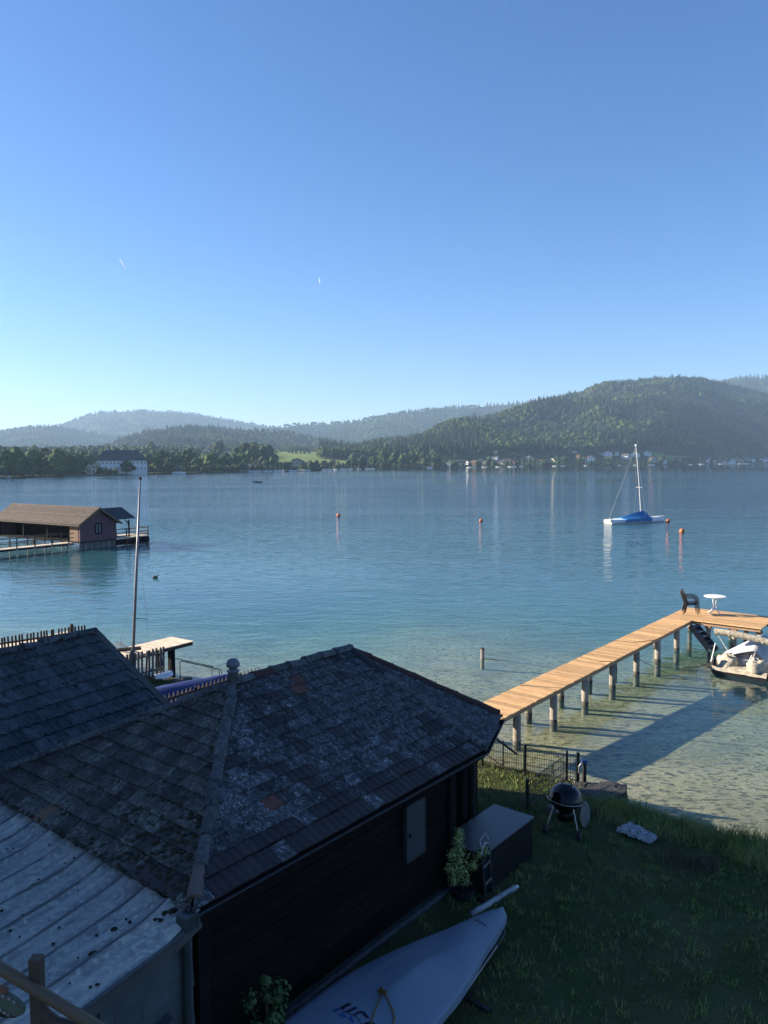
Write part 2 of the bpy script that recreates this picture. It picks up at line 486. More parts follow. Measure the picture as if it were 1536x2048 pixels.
def shore_sd(x, y):
    """signed distance to the water's edge, positive on land"""
    best, sgn = 1e9, 1
    for (ax, ay), (bx, by) in zip(SHORE[:-1], SHORE[1:]):
        dx, dy = bx - ax, by - ay
        t = max(0, min(1, ((x - ax) * dx + (y - ay) * dy) / (dx * dx + dy * dy)))
        ex, ey = x - ax - dx * t, y - ay - dy * t
        d = ex * ex + ey * ey
        if d < best:
            best = d
            sgn = -1 if dx * ey - dy * ex > 0 else 1
    return sgn * math.sqrt(best)


def ground_z(x, y):
    s = shore_sd(x, y)
    if s > 0:
        return 0.30 * min(1, s / 0.35) + min(0.12, max(0, s - 0.35) * 0.03) + 0.025 * fbm(x * 0.6, y * 0.6)
    d = -s
    z = -0.075 * min(d, 14) * min(1, max(0, (1.5 - x) / 6)) - (0.09 + 0.034 * min(d, 11) + 0.10 * max(0, min(d, 24) - 11)) - max(0, min(d, 60) - 24) * 0.085
    return z + 0.03 * fbm(x * 1.3, y * 1.3, 5)


def height_sheet(name, xs, ys, keep, m, smooth=True):
    idx, vs_, fs = {}, [], []
    sd = [[shore_sd(x, y) for x in xs] for y in ys]

    def vid(i, j):
        if (i, j) not in idx:
            idx[(i, j)] = len(vs_)
            vs_.append((xs[j], ys[i], ground_z(xs[j], ys[i])))
        return idx[(i, j)]
    for i in range(len(ys) - 1):
        for j in range(len(xs) - 1):
            q = (sd[i][j], sd[i][j + 1], sd[i + 1][j + 1], sd[i + 1][j])
            if keep(q):
                fs.append((vid(i, j), vid(i, j + 1), vid(i + 1, j + 1), vid(i + 1, j)))
    mb = MB()
    mb.v, mb.f = vs_, fs
    return struct(mb.build(name, m, smooth=smooth))


def spaced(lo, hi, near_lo, near_hi, step, growth=1.25):
    c = list(np.arange(near_lo, near_hi + 1e-6, step))
    s, x = step, near_hi
    while x < hi:
        s *= growth
        x += s
        c.append(min(x, hi))
    s, x = step, near_lo
    while x > lo:
        s *= growth
        x -= s
        c.insert(0, max(x, lo))
    return [float(q) for q in c]


lawn_xs = spaced(-60, 60, -10, 10, 0.28)
lawn_ys = spaced(-40, 60, 6, 27, 0.28)
height_sheet('lawn', lawn_xs, lawn_ys, lambda q: max(q) > -0.1, 'lawn')

# lake bed: sand, stones and patches of weed
m, nt, b, out = node_mat('lake_bed_sand')
f1, _ = noise_fac(nt, 0.5, 5, lo=0.42, hi=0.6)
f2, r2 = noise_fac(nt, 4.5, 6, lo=0.50, hi=0.58, rough=0.72, off=(4, 1, 0), stretch=(1, 2.0, 1))
c = mixc(nt, f1, (0.37, 0.335, 0.19), (0.26, 0.24, 0.13))
c = mixc(nt, f2, c, (0.075, 0.075, 0.038))
f3, _ = noise_fac(nt, 0.22, 4, lo=0.55, hi=0.65, off=(9, 2, 0))
c = mixc(nt, f3, c, (0.20, 0.20, 0.12))
nt.links.new(c, b.inputs['Base Color'])
b.inputs['Roughness'].default_value = 1
bp = N_(nt, 'ShaderNodeBump')
bp.inputs['Distance'].default_value = 0.08
nt.links.new(r2, bp.inputs['Height'])
nt.links.new(bp.outputs[0], b.inputs['Normal'])
MT['bed'] = m
height_sheet('lake_bed', spaced(-2600, 2600, -30, 30, 0.8), spaced(-20, 2600, 8, 60, 0.8), lambda q: min(q) < 0.25, 'bed')

# ------------------------------------------------------------------ water
wxs = spaced(-2600, 2600, -20, 30, 0.9)
wys = spaced(2, 2600, 8, 50, 0.9)
mb = MB()
mb.grid([[(x, y, 0.0) for x in wxs] for y in wys])
m, nt, b, out = node_mat('lake_water')
nt.nodes.remove(b)
MT['water'] = m
at_d = N_(nt, 'ShaderNodeAttribute', attribute_name='depth')
rgb = N_(nt, 'ShaderNodeCombineColor')
for ch, k in ((0, 0.40), (1, 0.125), (2, 0.11)):
    mu = N_(nt, 'ShaderNodeMath', operation='MULTIPLY')
    mu.inputs[1].default_value = -k * 1.5
    nt.links.new(at_d.outputs['Fac'], mu.inputs[0])
    ex = N_(nt, 'ShaderNodeMath', operation='EXPONENT')
    nt.links.new(mu.outputs[0], ex.inputs[0])
    nt.links.new(ex.outputs[0], rgb.inputs[ch])
tr = N_(nt, 'ShaderNodeBsdfTransparent')
nt.links.new(rgb.outputs[0], tr.inputs[0])
df = N_(nt, 'ShaderNodeBsdfDiffuse')
df.inputs[0].default_value = (0.035, 0.165, 0.215, 1)
mu = N_(nt, 'ShaderNodeMath', operation='MULTIPLY')
mu.inputs[1].default_value = -0.26
nt.links.new(at_d.outputs['Fac'], mu.inputs[0])
ex = N_(nt, 'ShaderNodeMath', operation='EXPONENT')
nt.links.new(mu.outputs[0], ex.inputs[0])
body = N_(nt, 'ShaderNodeMixShader')
deepf = N_(nt, 'ShaderNodeMapRange', interpolation_type='SMOOTHSTEP')
deepf.inputs['From Min'].default_value = 2.5
deepf.inputs['From Max'].default_value = 9.0
nt.links.new(at_d.outputs['Fac'], deepf.inputs['Value'])
nt.links.new(mixc(nt, deepf.outputs[0], (0.06, 0.20, 0.25), (0.014, 0.055, 0.085)), df.inputs[0])
nt.links.new(ex.outputs[0], body.inputs[0])
nt.links.new(df.outputs[0], body.inputs[1])
nt.links.new(tr.outputs[0], body.inputs[2])
# ripples: long low swell, wavelets, and calmer or livelier patches
geo = N_(nt, 'ShaderNodeNewGeometry')


def wave_noise(scale, stretch, rot, detail=2, off=(0, 0, 0)):
    mp = N_(nt, 'ShaderNodeMapping')
    mp.inputs['Scale'].default_value = stretch
    mp.inputs['Rotation'].default_value = (0, 0, rot)
    mp.inputs['Location'].default_value = off
    nt.links.new(geo.outputs['Position'], mp.inputs[0])
    nz = N_(nt, 'ShaderNodeTexNoise')
    nz.inputs['Scale'].default_value = scale
    nz.inputs['Detail'].default_value = detail
    nz.inputs['Roughness'].default_value = 0.5
    nz.inputs['Distortion'].default_value = 0.4
    nt.links.new(mp.outputs[0], nz.inputs['Vector'])
    return nz.outputs['Fac']


def mth(op, a, b_=None):
    n = N_(nt, 'ShaderNodeMath', operation=op)
    for i, s in ((0, a), (1, b_)):
        if s is None:
            continue
        if isinstance(s, (int, float)):
            n.inputs[i].default_value = s
        else:
            nt.links.new(s, n.inputs[i])
    return n.outputs[0]


swell = wave_noise(0.55, (0.38, 1.0, 1), 0.22, 2)
small = wave_noise(2.2, (0.5, 1.0, 1), -0.12, 3, (5, 3, 0))
long_ = wave_noise(0.12, (0.42, 1.0, 1), 0.12, 3, (1, 6, 0))
patch = wave_noise(0.02, (0.35, 1.0, 1), 0.1, 3, (2, 9, 0))
sep = N_(nt, 'ShaderNodeSeparateXYZ')
nt.links.new(geo.outputs['Position'], sep.inputs[0])
live = N_(nt, 'ShaderNodeMapRange', interpolation_type='SMOOTHSTEP')
live.inputs['From Min'].default_value = 25
live.inputs['From Max'].default_value = 85
live.inputs['To Min'].default_value = 0.10
live.inputs['To Max'].default_value = 0.42
nt.links.new(sep.outputs[1], live.inputs['Value'])
calm = N_(nt, 'ShaderNodeMapRange', interpolation_type='SMOOTHSTEP')
calm.inputs['From Min'].default_value = 300
calm.inputs['From Max'].default_value = 640
calm.inputs['To Min'].default_value = 1.0
calm.inputs['To Max'].default_value = 0.3
nt.links.new(mth('ADD', sep.outputs[1], mth('MULTIPLY', mth('SUBTRACT', patch, 0.5), 300.0)), calm.inputs['Value'])
pm = N_(nt, 'ShaderNodeMapRange')
pm.inputs['From Min'].default_value = 0.36
pm.inputs['From Max'].default_value = 0.62
pm.inputs['To Min'].default_value = 0.45
pm.inputs['To Max'].default_value = 1.15
nt.links.new(patch, pm.inputs['Value'])
amp = mth('MULTIPLY', mth('MULTIPLY', live.outputs[0], calm.outputs[0]), pm.outputs[0])
hgt = mth('MULTIPLY', mth('ADD', mth('ADD', mth('MULTIPLY', swell, 0.30), mth('MULTIPLY', long_, 0.45)), mth('MULTIPLY', small, 0.26)), amp)
bp = N_(nt, 'ShaderNodeBump')
bp.inputs['Strength'].default_value = 1.0
bp.inputs['Distance'].default_value = 1.0
nt.links.new(hgt, bp.inputs['Height'])
gl = N_(nt, 'ShaderNodeBsdfGlossy')
gl.inputs['Roughness'].default_value = 0.02
nt.links.new(bp.outputs[0], gl.inputs['Normal'])
dotn = N_(nt, 'ShaderNodeVectorMath', operation='DOT_PRODUCT')
nt.links.new(bp.outputs[0], dotn.inputs[0])
nt.links.new(geo.outputs['Incoming'], dotn.inputs[1])
om = mth('SUBTRACT', 1.0, mth('ABSOLUTE', dotn.outputs['Value']))
fres = mth('ADD', 0.02, mth('MULTIPLY', mth('POWER', om, 5.0), 0.98))
top = N_(nt, 'ShaderNodeMixShader')
nt.links.new(fres, top.inputs[0])
nt.links.new(body.outputs[0], top.inputs[1])
nt.links.new(gl.outputs[0], top.inputs[2])
nt.links.new(top.outputs[0], out.inputs[0])
lake = struct(mb.build('lake_water', 'water'))
da = lake.data.attributes.new('depth', 'FLOAT', 'POINT')
dvals = []
for v in lake.data.vertices:
    if abs(v.co.x) < 400 and v.co.y < 420:
        sd_w = -shore_sd(v.co.x, v.co.y)
        dvals.append(max(0.0, -ground_z(v.co.x, v.co.y)) + max(0.0, min(sd_w, 160) - 60) * 0.08)
    else:
        dvals.append(13.0)
da.data.foreach_set('value', dvals)

# ------------------------------------------------------------------ far shore: terrain sheets
def hor(px):
    return 923 - (px - 768) * 0.00524


def interp(tab, x):
    xs = [p[0] for p in tab]
    return float(np.interp(x, xs, [p[1] for p in tab]))


SHORE_D = [(-500, 330), (0, 372), (180, 434), (300, 480), (400, 515), (600, 598), (766, 770), (900, 852), (1100, 1005), (1300, 1165), (1536, 1540), (2100, 1900)]


class Layer:
    """a slope seen across the lake: foot line, crest line and the way it rises between them"""

    def __init__(s, sky_pts, foot, crest, z_foot, tree_h, power, rough, wl, back=700):
        s.sky, s.foot, s.crest, s.zf, s.th, s.pw, s.ro, s.wl, s.back = sky_pts, foot, crest, z_foot, tree_h, power, rough, wl, back

    def point(s, px, t):
        d0, d1 = interp(s.foot, px), interp(s.crest, px)
        zc = 7 + (hor(px) - interp(s.sky, px)) / FPX * d1 - s.th
        zf = s.zf if isinstance(s.zf, (int, float)) else interp(s.zf, px)
        zc = max(zc, zf - 2)
        if t <= 1:
            Y = d0 + (d1 - d0) * t
            k = t ** s.pw
            z = zf + (zc - zf) * k
        else:
            Y = d1 + s.back * (t - 1)
            z = zc - (zc + 3) * (t - 1) ** 1.5 * 0.9
        X = (px - 768) / FPX * Y
        w = min(1, t * 3) * (1 if t < 0.9 else max(0, (1 - t) / 0.1) if t < 1 else 0)
        z += s.ro * w * fbm(X / s.wl, Y / s.wl, s.wl * 0.01, 3)
        return V((X, Y, z))

    def sheet(s, name, m, px0, px1, step=14, rows=26):
        cols = [px0 + step * i for i in range(int((px1 - px0) / step) + 1)]
        ts = [i / rows for i in range(rows + 1)] + [1.15, 1.35, 1.6, 2.0]
        mb = MB()
        mb.grid([[s.point(px, t) for px in cols] for t in ts])
        return struct(mb.build(name, m, smooth=True))


far_blue = Layer([(-600, 880), (-300, 872), (0, 861), (60, 853), (110, 850), (150, 838), (185, 824), (205, 821), (280, 818), (350, 820), (400, 826), (470, 838), (540, 850), (640, 866), (760, 885), (900, 905)],
                 [(-600, 3200), (900, 3200)], [(-600, 4600), (900, 4600)], 5, 16, 1.0, 30, 500)
near_blue = Layer([(-600, 850), (-200, 862), (0, 859), (50, 851), (85, 847), (130, 851), (165, 857), (205, 863), (245, 874), (330, 890), (420, 905)],
                  [(-600, 2300), (420, 2300)], [(-600, 3400), (420, 3400)], 5, 16, 1.0, 25, 400)
mid_hill = Layer([(100, 915), (170, 900), (215, 888), (255, 867), (300, 853), (350, 846), (420, 845), (500, 850), (560, 855), (620, 864), (680, 877), (730, 889), (800, 905), (860, 915)],
                 [(100, 1250), (860, 1500)], [(100, 2050), (860, 2050)], 9, 15, 1.1, 22, 260)
back_ridge = Layer([(440, 880), (500, 860), (555, 851), (600, 843), (660, 842), (700, 840), (735, 833), (765, 828), (810, 820), (880, 813), (950, 809), (1010, 804), (1060, 800), (1130, 795), (1250, 800), (1400, 820), (1500, 840)],
                   [(440, 2300), (1500, 2500)], [(440, 3500), (1500, 3500)], 6, 16, 1.0, 35, 420)
right_hill = Layer([(560, 916), (640, 903), (740, 886), (820, 868), (880, 853), (940, 838), (1000, 822), (1060, 804), (1120, 787), (1165, 777), (1185, 767), (1230, 761), (1290, 757), (1350, 749), (1400, 753), (1440, 761), (1480, 772), (1536, 786), (1640, 812), (1760, 850), (1900, 890)],
                   [(560, 900), (766, 930), (900, 960), (1100, 1100), (1300, 1260), (1536, 1600), (1900, 1900)],
                   [(560, 1500), (900, 1750), (1100, 1950), (1350, 2150), (1536, 2400), (1900, 2600)], 11, 17, 0.85, 30, 190)
far_right = Layer([(1200, 800), (1340, 775), (1420, 765), (1450, 758), (1480, 753), (1540, 751), (1650, 748), (1800, 760), (2000, 790)],
                  [(1200, 2500), (2000, 2600)], [(1200, 3300), (2000, 3300)], 20, 17, 1.0, 30, 300)
shore_left = Layer([(-500, 906), (0, 905), (300, 903), (420, 903), (520, 900), (620, 902), (700, 908), (800, 914), (880, 918)],
                   SHORE_D, [(-500, 1250), (880, 1300)], 0.35, 0, 1.0, 1.2, 120)
shore_right = Layer([(700, 911), (860, 909), (1000, 908), (1100, 905), (1200, 888), (1270, 884), (1330, 896), (1400, 902), (1536, 904), (1700, 904), (1950, 905)],
                    SHORE_D, [(700, 1000), (900, 1040), (1100, 1180), (1200, 1330), (1300, 1360), (1536, 1690), (1950, 2050)], 0.35, 0, 1.0, 1.0, 90)
far_blue.sheet('far_hills', 'hill', -600, 900, 20, 14)
near_blue.sheet('left_hills', 'hill', -600, 420, 20, 14)
mid_hill.sheet('wooded_hill', 'hill', 100, 860, 14, 18)
back_ridge.sheet('back_hills', 'hill', 440, 1500, 16, 16)
right_hill.sheet('steep_wooded_hill', 'hill', 560, 1900, 12, 34)
far_right.sheet('right_back_hill', 'hill', 1200, 2000, 20, 12)
shore_left.sheet('left_shore_terrain', 'hill', -500, 880, 20, 14)
shore_right.sheet('right_shore_terrain', 'hill', 700, 1940, 16, 14)


def patch_on(layer, name, px0, px1, t0, t1, m, lift=0.6, wob=0.05):
    mb = MB()
    rows = []
    for i in range(7):
        row = []
        for j in range(15):
            a, c_ = i / 6, j / 14
            px = px0 + (px1 - px0) * c_
            t = t0 + (t1 - t0) * a + wob * math.sin(c_ * 5 + a * 2) * (t1 - t0)
            p = layer.point(px, max(0, min(1, t)))
            row.append((p.x, p.y, p.z + lift))
        rows.append(row)
    mb.grid(rows)
    return struct(mb.build(name, m, smooth=True))


patch_on(mid_hill, 'brown_field', 507, 562, 0.16, 0.40, 'stubble', 1.2)
patch_on(mid_hill, 'green_field', 495, 540, 0.30, 0.36, 'meadow', 1.2)
patch_on(shore_left, 'sunny_meadow', 515, 702, 0.12, 1.0, 'meadow', 0.5)
patch_on(shore_left, 'small_meadow', 405, 490, 0.45, 0.75, 'meadow', 0.5)
patch_on(shore_right, 'lake_meadow', 1296, 1372, 0.15, 0.62, 'meadow', 0.5)
patch_on(shore_right, 'village_meadow', 1068, 1135, 0.15, 0.5, 'meadow', 0.5)
patch_on(shore_right, 'lakeside_lawn', 1448, 1492, 0.08, 0.55, 'stubble', 0.5)
patch_on(shore_right, 'sunny_lawn', 1405, 1430, 0.3, 0.6, 'meadow', 0.5)

# ------------------------------------------------------------------ trees
def blob(bm, c, r, sub, amp, seed, flat=1.0):
    ret = bmesh.ops.create_icosphere(bm, subdivisions=sub, radius=1.0)
    for v in ret['verts']:
        n = v.co.copy()
        k = 1 + amp * fbm(n.x * 1.7 + seed, n.y * 1.7 + seed * 2, n.z * 1.7, 3)
        v.co = V(c) + V((n.x * r * k, n.y * r * k, n.z * r * k * flat))


def leaf_quads(mb, c, r, n, size, seed, flat=1.0, shell=0.75):
    rd = random.Random(seed)
    for _ in range(n):
        d = V((rd.gauss(0, 1), rd.gauss(0, 1), rd.gauss(0, 1))).normalized()
        p = V(c) + V((d.x, d.y, d.z * flat)) * r * (shell + (1.12 - shell) * rd.random())
        a = V((rd.gauss(0, 1), rd.gauss(0, 1), rd.gauss(0, 1))).normalized()
        a = (a - d * a.dot(d) * 0.7).normalized()
        b_ = d.cross(a).normalized()
        s = size * (0.6 + 0.8 * rd.random())
        mb.add([p - a * s, p - b_ * s * 0.7, p + a * s, p + b_ * s * 0.7], [(0, 1, 2, 3)])


def crown_mesh(name, m, spec, sub, quads, qsize, seed):
    """spec: list of (x, y, z, radius, flatness) leafy clumps"""
    bm = bmesh.new()
    for k, (x, y, z, r, fl) in enumerate(spec):
        blob(bm, (x, y, z), r * 0.9, sub, 0.45, seed + k * 3.1, fl)
    me = bpy.data.meshes.new(name)
    bm.to_mesh(me)
    bm.free()
    mb = MB()
    mb.v = [tuple(v.co) for v in me.vertices]
    mb.f = [tuple(p.vertices) for p in me.polygons]
    bpy.data.meshes.remove(me)
    for k, (x, y, z, r, fl) in enumerate(spec):
        leaf_quads(mb, (x, y, z), r, quads, qsize, seed * 7 + k, fl)
    return mb.mesh(name, m)


def broad_spec(seed, h, w):
    rd = random.Random(seed)
    sp = [(0, 0, h * 0.60, w * 0.40, 1.15)]
    for k in range(7):
        a = 2 * PI * k / 7 + rd.random()
        zz = h * (0.32 + 0.45 * rd.random())
        rr = w * (0.20 + 0.12 * rd.random())
        sp.append((math.cos(a) * w * 0.28, math.sin(a) * w * 0.28, zz, rr, 0.9))
    sp.append((rd.uniform(-1, 1), rd.uniform(-1, 1), h * 0.84, w * 0.22, 0.9))
    return sp


def conifer_mesh(name, m, h, r, seed, tiers=6, n=9):
    rd = random.Random(seed)
    mb = MB()
    for k in range(tiers):
        z0 = h * (0.06 + 0.86 * k / tiers)
        z1 = min(h, z0 + h * 0.36)
        rr = r * (1 - k / tiers) ** 0.85 + 0.25
        ring = [(math.cos(2 * PI * i / n) * rr * rd.uniform(0.62, 1.15), math.sin(2 * PI * i / n) * rr * rd.uniform(0.62, 1.15), z0 + rd.uniform(-0.05, 0.03) * h) for i in range(n)]
        o = ring + [(0, 0, z1)]
        mb.add(o, [(i, (i + 1) % n, n) for i in range(n)])
    return mb.mesh(name, m)


class Forest:
    """points on a slope, each one an instance of a tree mesh: the uncountable far woods"""

    def __init__(s):
        s.p, s.sc, s.rz = [], [], []

    def link(s, name, src_mesh, label, cat):
        me = bpy.data.meshes.new(name)
        me.from_pydata(s.p, [], [])
        a = me.attributes.new('tree_scale', 'FLOAT_VECTOR', 'POINT')
        a.data.foreach_set('vector', [c for q in s.sc for c in q])
        a = me.attributes.new('tree_rot', 'FLOAT_VECTOR', 'POINT')
        a.data.foreach_set('vector', [c for q in s.rz for c in (0, 0, q)])
        o = put(name, me, None, Matrix.Identity(4))
        tag(o, label, cat, None, 'stuff')
        src = bpy.data.objects.new(name + '_source', src_mesh)
        ng = bpy.data.node_groups.new(name, 'GeometryNodeTree')
        ng.interface.new_socket('Geometry', in_out='INPUT', socket_type='NodeSocketGeometry')
        ng.interface.new_socket('Geometry', in_out='OUTPUT', socket_type='NodeSocketGeometry')
        gi, go = ng.nodes.new('NodeGroupInput'), ng.nodes.new('NodeGroupOutput')
        m2p = ng.nodes.new('GeometryNodeMeshToPoints')
        iop = ng.nodes.new('GeometryNodeInstanceOnPoints')
        oi = ng.nodes.new('GeometryNodeObjectInfo')
        oi.inputs[0].default_value = src
        for s_ in oi.inputs:
            if s_.name == 'As Instance':
                s_.default_value = True
        ns, nr = ng.nodes.new('GeometryNodeInputNamedAttribute'), ng.nodes.new('GeometryNodeInputNamedAttribute')
        for n_, nm in ((ns, 'tree_scale'), (nr, 'tree_rot')):
            n_.data_type = 'FLOAT_VECTOR'
            n_.inputs['Name'].default_value = nm
        e2r = ng.nodes.new('FunctionNodeEulerToRotation')
        L = ng.links.new
        L(gi.outputs[0], m2p.inputs['Mesh'])
        L(m2p.outputs[0], iop.inputs['Points'])
        L(oi.outputs['Geometry'], iop.inputs['Instance'])
        L(ns.outputs[0], iop.inputs['Scale'])
        L(nr.outputs[0], e2r.inputs[0])
        L(e2r.outputs[0], iop.inputs['Rotation'])
        L(iop.outputs[0], go.inputs[0])
        md = o.modifiers.new('scatter', 'NODES')
        md.node_group = ng
        return o


def lite_broad(name, m, seed):
    rd = random.Random(seed)
    sp = [(0, 0, 9, 5.0, 1.05)] + [(rd.uniform(-3.2, 3.2), rd.uniform(-3.2, 3.2), rd.uniform(5, 13), rd.uniform(2.6, 3.6), 0.9) for _ in range(4)]
    return crown_mesh(name, m, sp, 2, 22, 1.1, seed)


SRC = [('conifer', conifer_mesh('spruce', 'conifer', 20, 3.6, 3)), ('broad', lite_broad('round_crown', 'tree_mid', 11)), ('light', lite_broad('light_crown', 'tree_light', 23)), ('darkb', lite_broad('dark_crown', 'tree_dark', 31))]


def plant(layer, n, px0, px1, t0, t1, mixf, size, skip=None, seed=1, names=None, label='', cat='forest'):
    rd = random.Random(seed)
    F = {k: Forest() for k, _ in SRC}
    got = tries = 0
    while got < n and tries < n * 6:
        tries += 1
        px = rd.uniform(px0, px1)
        t = rd.uniform(t0, t1)
        if skip and skip(px, t):
            continue
        p = layer.point(px, t)
        k = mixf(px, t, p, rd)
        s = size * rd.uniform(0.65, 1.3)
        F[k].p.append((p.x, p.y, p.z - 0.5))
        w = s * rd.uniform(0.85, 1.2)
        F[k].sc.append((w, w, s * rd.uniform(0.85, 1.2)))
        F[k].rz.append(rd.uniform(0, 6.28))
        got += 1
    words = {'conifer': 'dark spruce wood', 'broad': 'green broadleaf wood', 'light': 'light green broadleaf wood', 'darkb': 'deep green broadleaf wood'}
    for k, src in SRC:
        if F[k].p:
            F[k].link(names, src, words[k] + ' ' + label, cat)


def mix_right(px, t, p, rd):
    q = fbm(p.x / 150, p.y / 150, 3, 3) + 0.25 * fbm(p.x / 40, p.y / 40, 8, 2) + rd.uniform(-0.12, 0.12)
    if t > 0.9:
        q += 0.22
    if q > 0.10:
        return 'conifer'
    if q > -0.03:
        return 'darkb'
    if q > -0.26:
        return 'broad'
    return 'light'


def mix_dark(px, t, p, rd):
    q = fbm(p.x / 200, p.y / 200, 5, 3) + rd.uniform(-0.3, 0.3)
    return 'conifer' if q > 0.12 else 'darkb' if q > -0.22 else 'broad'


plant(right_hill, 21000, 640, 1620, 0.03, 1.0, mix_right, 0.70, seed=2, names='forest', label='on the steep right hill across the lake')
plant(right_hill, 1000, 640, 1600, 0.985, 1.02, lambda px, t, p, rd: 'conifer' if rd.random() < 0.55 else 'darkb', 0.75, seed=21, names='forest', label='along the crest of the right hill')
plant(mid_hill, 5200, 190, 760, 0.05, 1.0, mix_dark, 0.62, skip=lambda px, t: (500 < px < 566 and 0.12 < t < 0.42) or (560 < px < 640 and t < 0.1), seed=3, names='forest', label='on the low middle hill across the lake')
plant(back_ridge, 5200, 500, 1200, 0.15, 1.01, mix_dark, 0.8, seed=4, names='forest', label='on the hazy ridge behind the right hill')
plant(far_blue, 4600, -40, 660, 0.3, 1.01, mix_dark, 0.85, seed=5, names='forest', label='on the farthest blue hill')
plant(near_blue, 3200, -60, 320, 0.2, 1.01, mix_dark, 0.8, seed=6, names='forest', label='on the hazy hill at the left end of the lake')
plant(far_right, 1800, 1380, 1640, 0.4, 1.01, mix_dark, 1.0, seed=7, names='forest', label='on the hilltop behind the right hill')
plant(shore_left, 1500, -60, 780, 0.30, 1.0, lambda px, t, p, rd: rd.choice(['broad', 'darkb', 'darkb', 'light']), 0.62,
      skip=lambda px, t: (535 < px < 700 and t > 0.10) or (400 < px < 500 and 0.40 < t < 0.8), seed=8, names='woodland', label='behind the left shore of the lake', cat='woodland')


def far_point(layer, px, t, lift=0.0):
    p = layer.point(px, t)
    return V((p.x, p.y, max(p.z, 0.25) + lift))


# individual trees along the far shore
PROTO = []
for k, (nm, m_, h_, w_) in enumerate((('broadleaf_tree', 'tree_mid', 15, 13), ('broadleaf_tree', 'tree_light', 13, 10), ('broadleaf_tree', 'tree_dark', 17, 15), ('broadleaf_tree', 'tree_mid', 19, 11))):
    t_ = thing(nm, 'x', 'tree', (0, -300 - 30 * k, 0))
    cm = crown_mesh('crown', m_, broad_spec(40 + k, h_, w_), 2, 34, 0.9, 50 + k)
    put('crown', cm, t_, Matrix.Translation((0, -300 - 30 * k, 0)))
    tb = MB()
    tb.tube([(0, 0, -1), (0.1, 0, h_ * 0.2), (0, 0.1, h_ * 0.55)], [0.5, 0.4, 0.2], 6)
    put('trunk', tb.mesh('trunk', 'trunk'), t_, Matrix.Translation((0, -300 - 30 * k, 0)))
    PROTO.append(t_)
t_ = thing('spruce_tree', 'x', 'tree', (0, -460, 0))
put('crown', conifer_mesh('crown', 'conifer', 19, 4.0, 77, 8, 11), t_, Matrix.Translation((0, -460, 0)))
tb = MB()
tb.tube([(0, 0, -1), (0, 0, 6)], [0.4, 0.3], 6)
put('trunk', tb.mesh('trunk', 'trunk'), t_, Matrix.Translation((0, -460, 0)))
PROTO.append(t_)
KIND = ['green broadleaf tree', 'pale green broadleaf tree', 'dark spreading broadleaf tree', 'tall narrow broadleaf tree', 'dark pointed spruce']


def zone_left(px):
    return 'left of the white castle' if px < 178 else 'between the castle and the boat shed' if px < 410 else 'by the clubhouse and first yachts' if px < 510 else 'below the sunny meadow' if px < 640 else 'towards the foot of the right hill'


def zone_right(px):
    return 'left of the village' if px < 880 else 'under the first village houses' if px < 1000 else 'under the middle village houses' if px < 1140 else 'behind the moored sailboat mast' if px < 1310 else 'along the right shore meadow' if px < 1440 else 'at the right end of the village'


def shore_tree(k, layer, px, t, s, where, group):
    p = far_point(layer, px, t, -0.2)
    return copy_tree(PROTO[k], p, random.uniform(0, 6.28), (s * random.uniform(0.9, 1.15),) * 2 + (s,), KIND[k] + ' ' + where, group)


# left shore: (px, t, proto, scale)
row_left = []
rd = random.Random(12)
for px in range(-30, 178, 9):
    row_left.append((px + rd.uniform(-3, 3), rd.uniform(0.01, 0.10), rd.choice([0, 2, 2, 3, 0, 1]), rd.uniform(0.62, 0.85)))
row_left += [(138, 0.01, 1, 0.70), (160, 0.008, 1, 0.72), (118, 0.015, 0, 0.68)]
for px, t, k, s in row_left:
    shore_tree(k, shore_left, px, t, s, 'in the shore row left of the white castle', 'trees on the shore left of the castle')
for px in list(range(-30, 170, 7)) + list(range(300, 780, 8)):
    shore_tree(rd.choice([0, 2, 2]), shore_left, px + rd.uniform(-3, 3), 0.004, rd.uniform(0.20, 0.38), 'low over the water ' + zone_left(px), 'low shore bushes of the left shore')
for px, s in ((200, 0.34), (212, 0.30), (232, 0.30), (262, 0.62), (254, 0.62), (282, 0.42), (268, 0.5), (222, 0.24), (292, 0.40)):
    shore_tree(2 if s < 0.9 else 2, shore_left, px, 0.004, s * 0.8, 'standing at the water in front of the white castle', 'trees in front of the castle')
for px in range(300, 520, 8):
    shore_tree(rd.choice([0, 1, 2, 3, 0]), shore_left, px + rd.uniform(-3, 3), rd.uniform(0.02, 0.13), rd.uniform(0.50, 0.90), 'across the lake ' + zone_left(px), 'trees between the castle and the marina')
shore_tree(1, shore_left, 439, 0.55, 1.5, 'towering over the meadow behind the marina', 'tall trees behind the marina')
shore_tree(1, shore_left, 303, 0.6, 1.35, 'rising behind the castle roof', 'tall trees behind the castle')
for px in list(range(486, 540, 6)):
    shore_tree(2, shore_left, px + rd.uniform(-2, 2), rd.uniform(0.16, 0.24), rd.uniform(0.95, 1.2), 'in the dark clump beside the sunny meadow', 'trees in the dark clump by the meadow')
for px in range(525, 780, 9):
    shore_tree(rd.choice([0, 2, 3, 0, 2]), shore_left, px + rd.uniform(-3, 3), rd.uniform(0.02, 0.08), rd.uniform(0.30, 0.48) if 545 < px < 690 else rd.uniform(0.42, 0.7), 'along the marina shore ' + zone_left(px), 'trees along the marina shore')
for px in range(545, 690, 8):
    shore_tree(rd.choice([0, 2]), shore_left, px + rd.uniform(-3, 3), rd.choice([0.62, 0.72, 0.95, 0.98]) + rd.uniform(-.02, .02), rd.uniform(0.2, 0.36), ('dotted over the left half of the sunny meadow' if px < 590 else 'dotted over the sunny meadow above the ochre house' if px < 640 else 'at the right end of the sunny meadow'), 'orchard trees on the meadow')
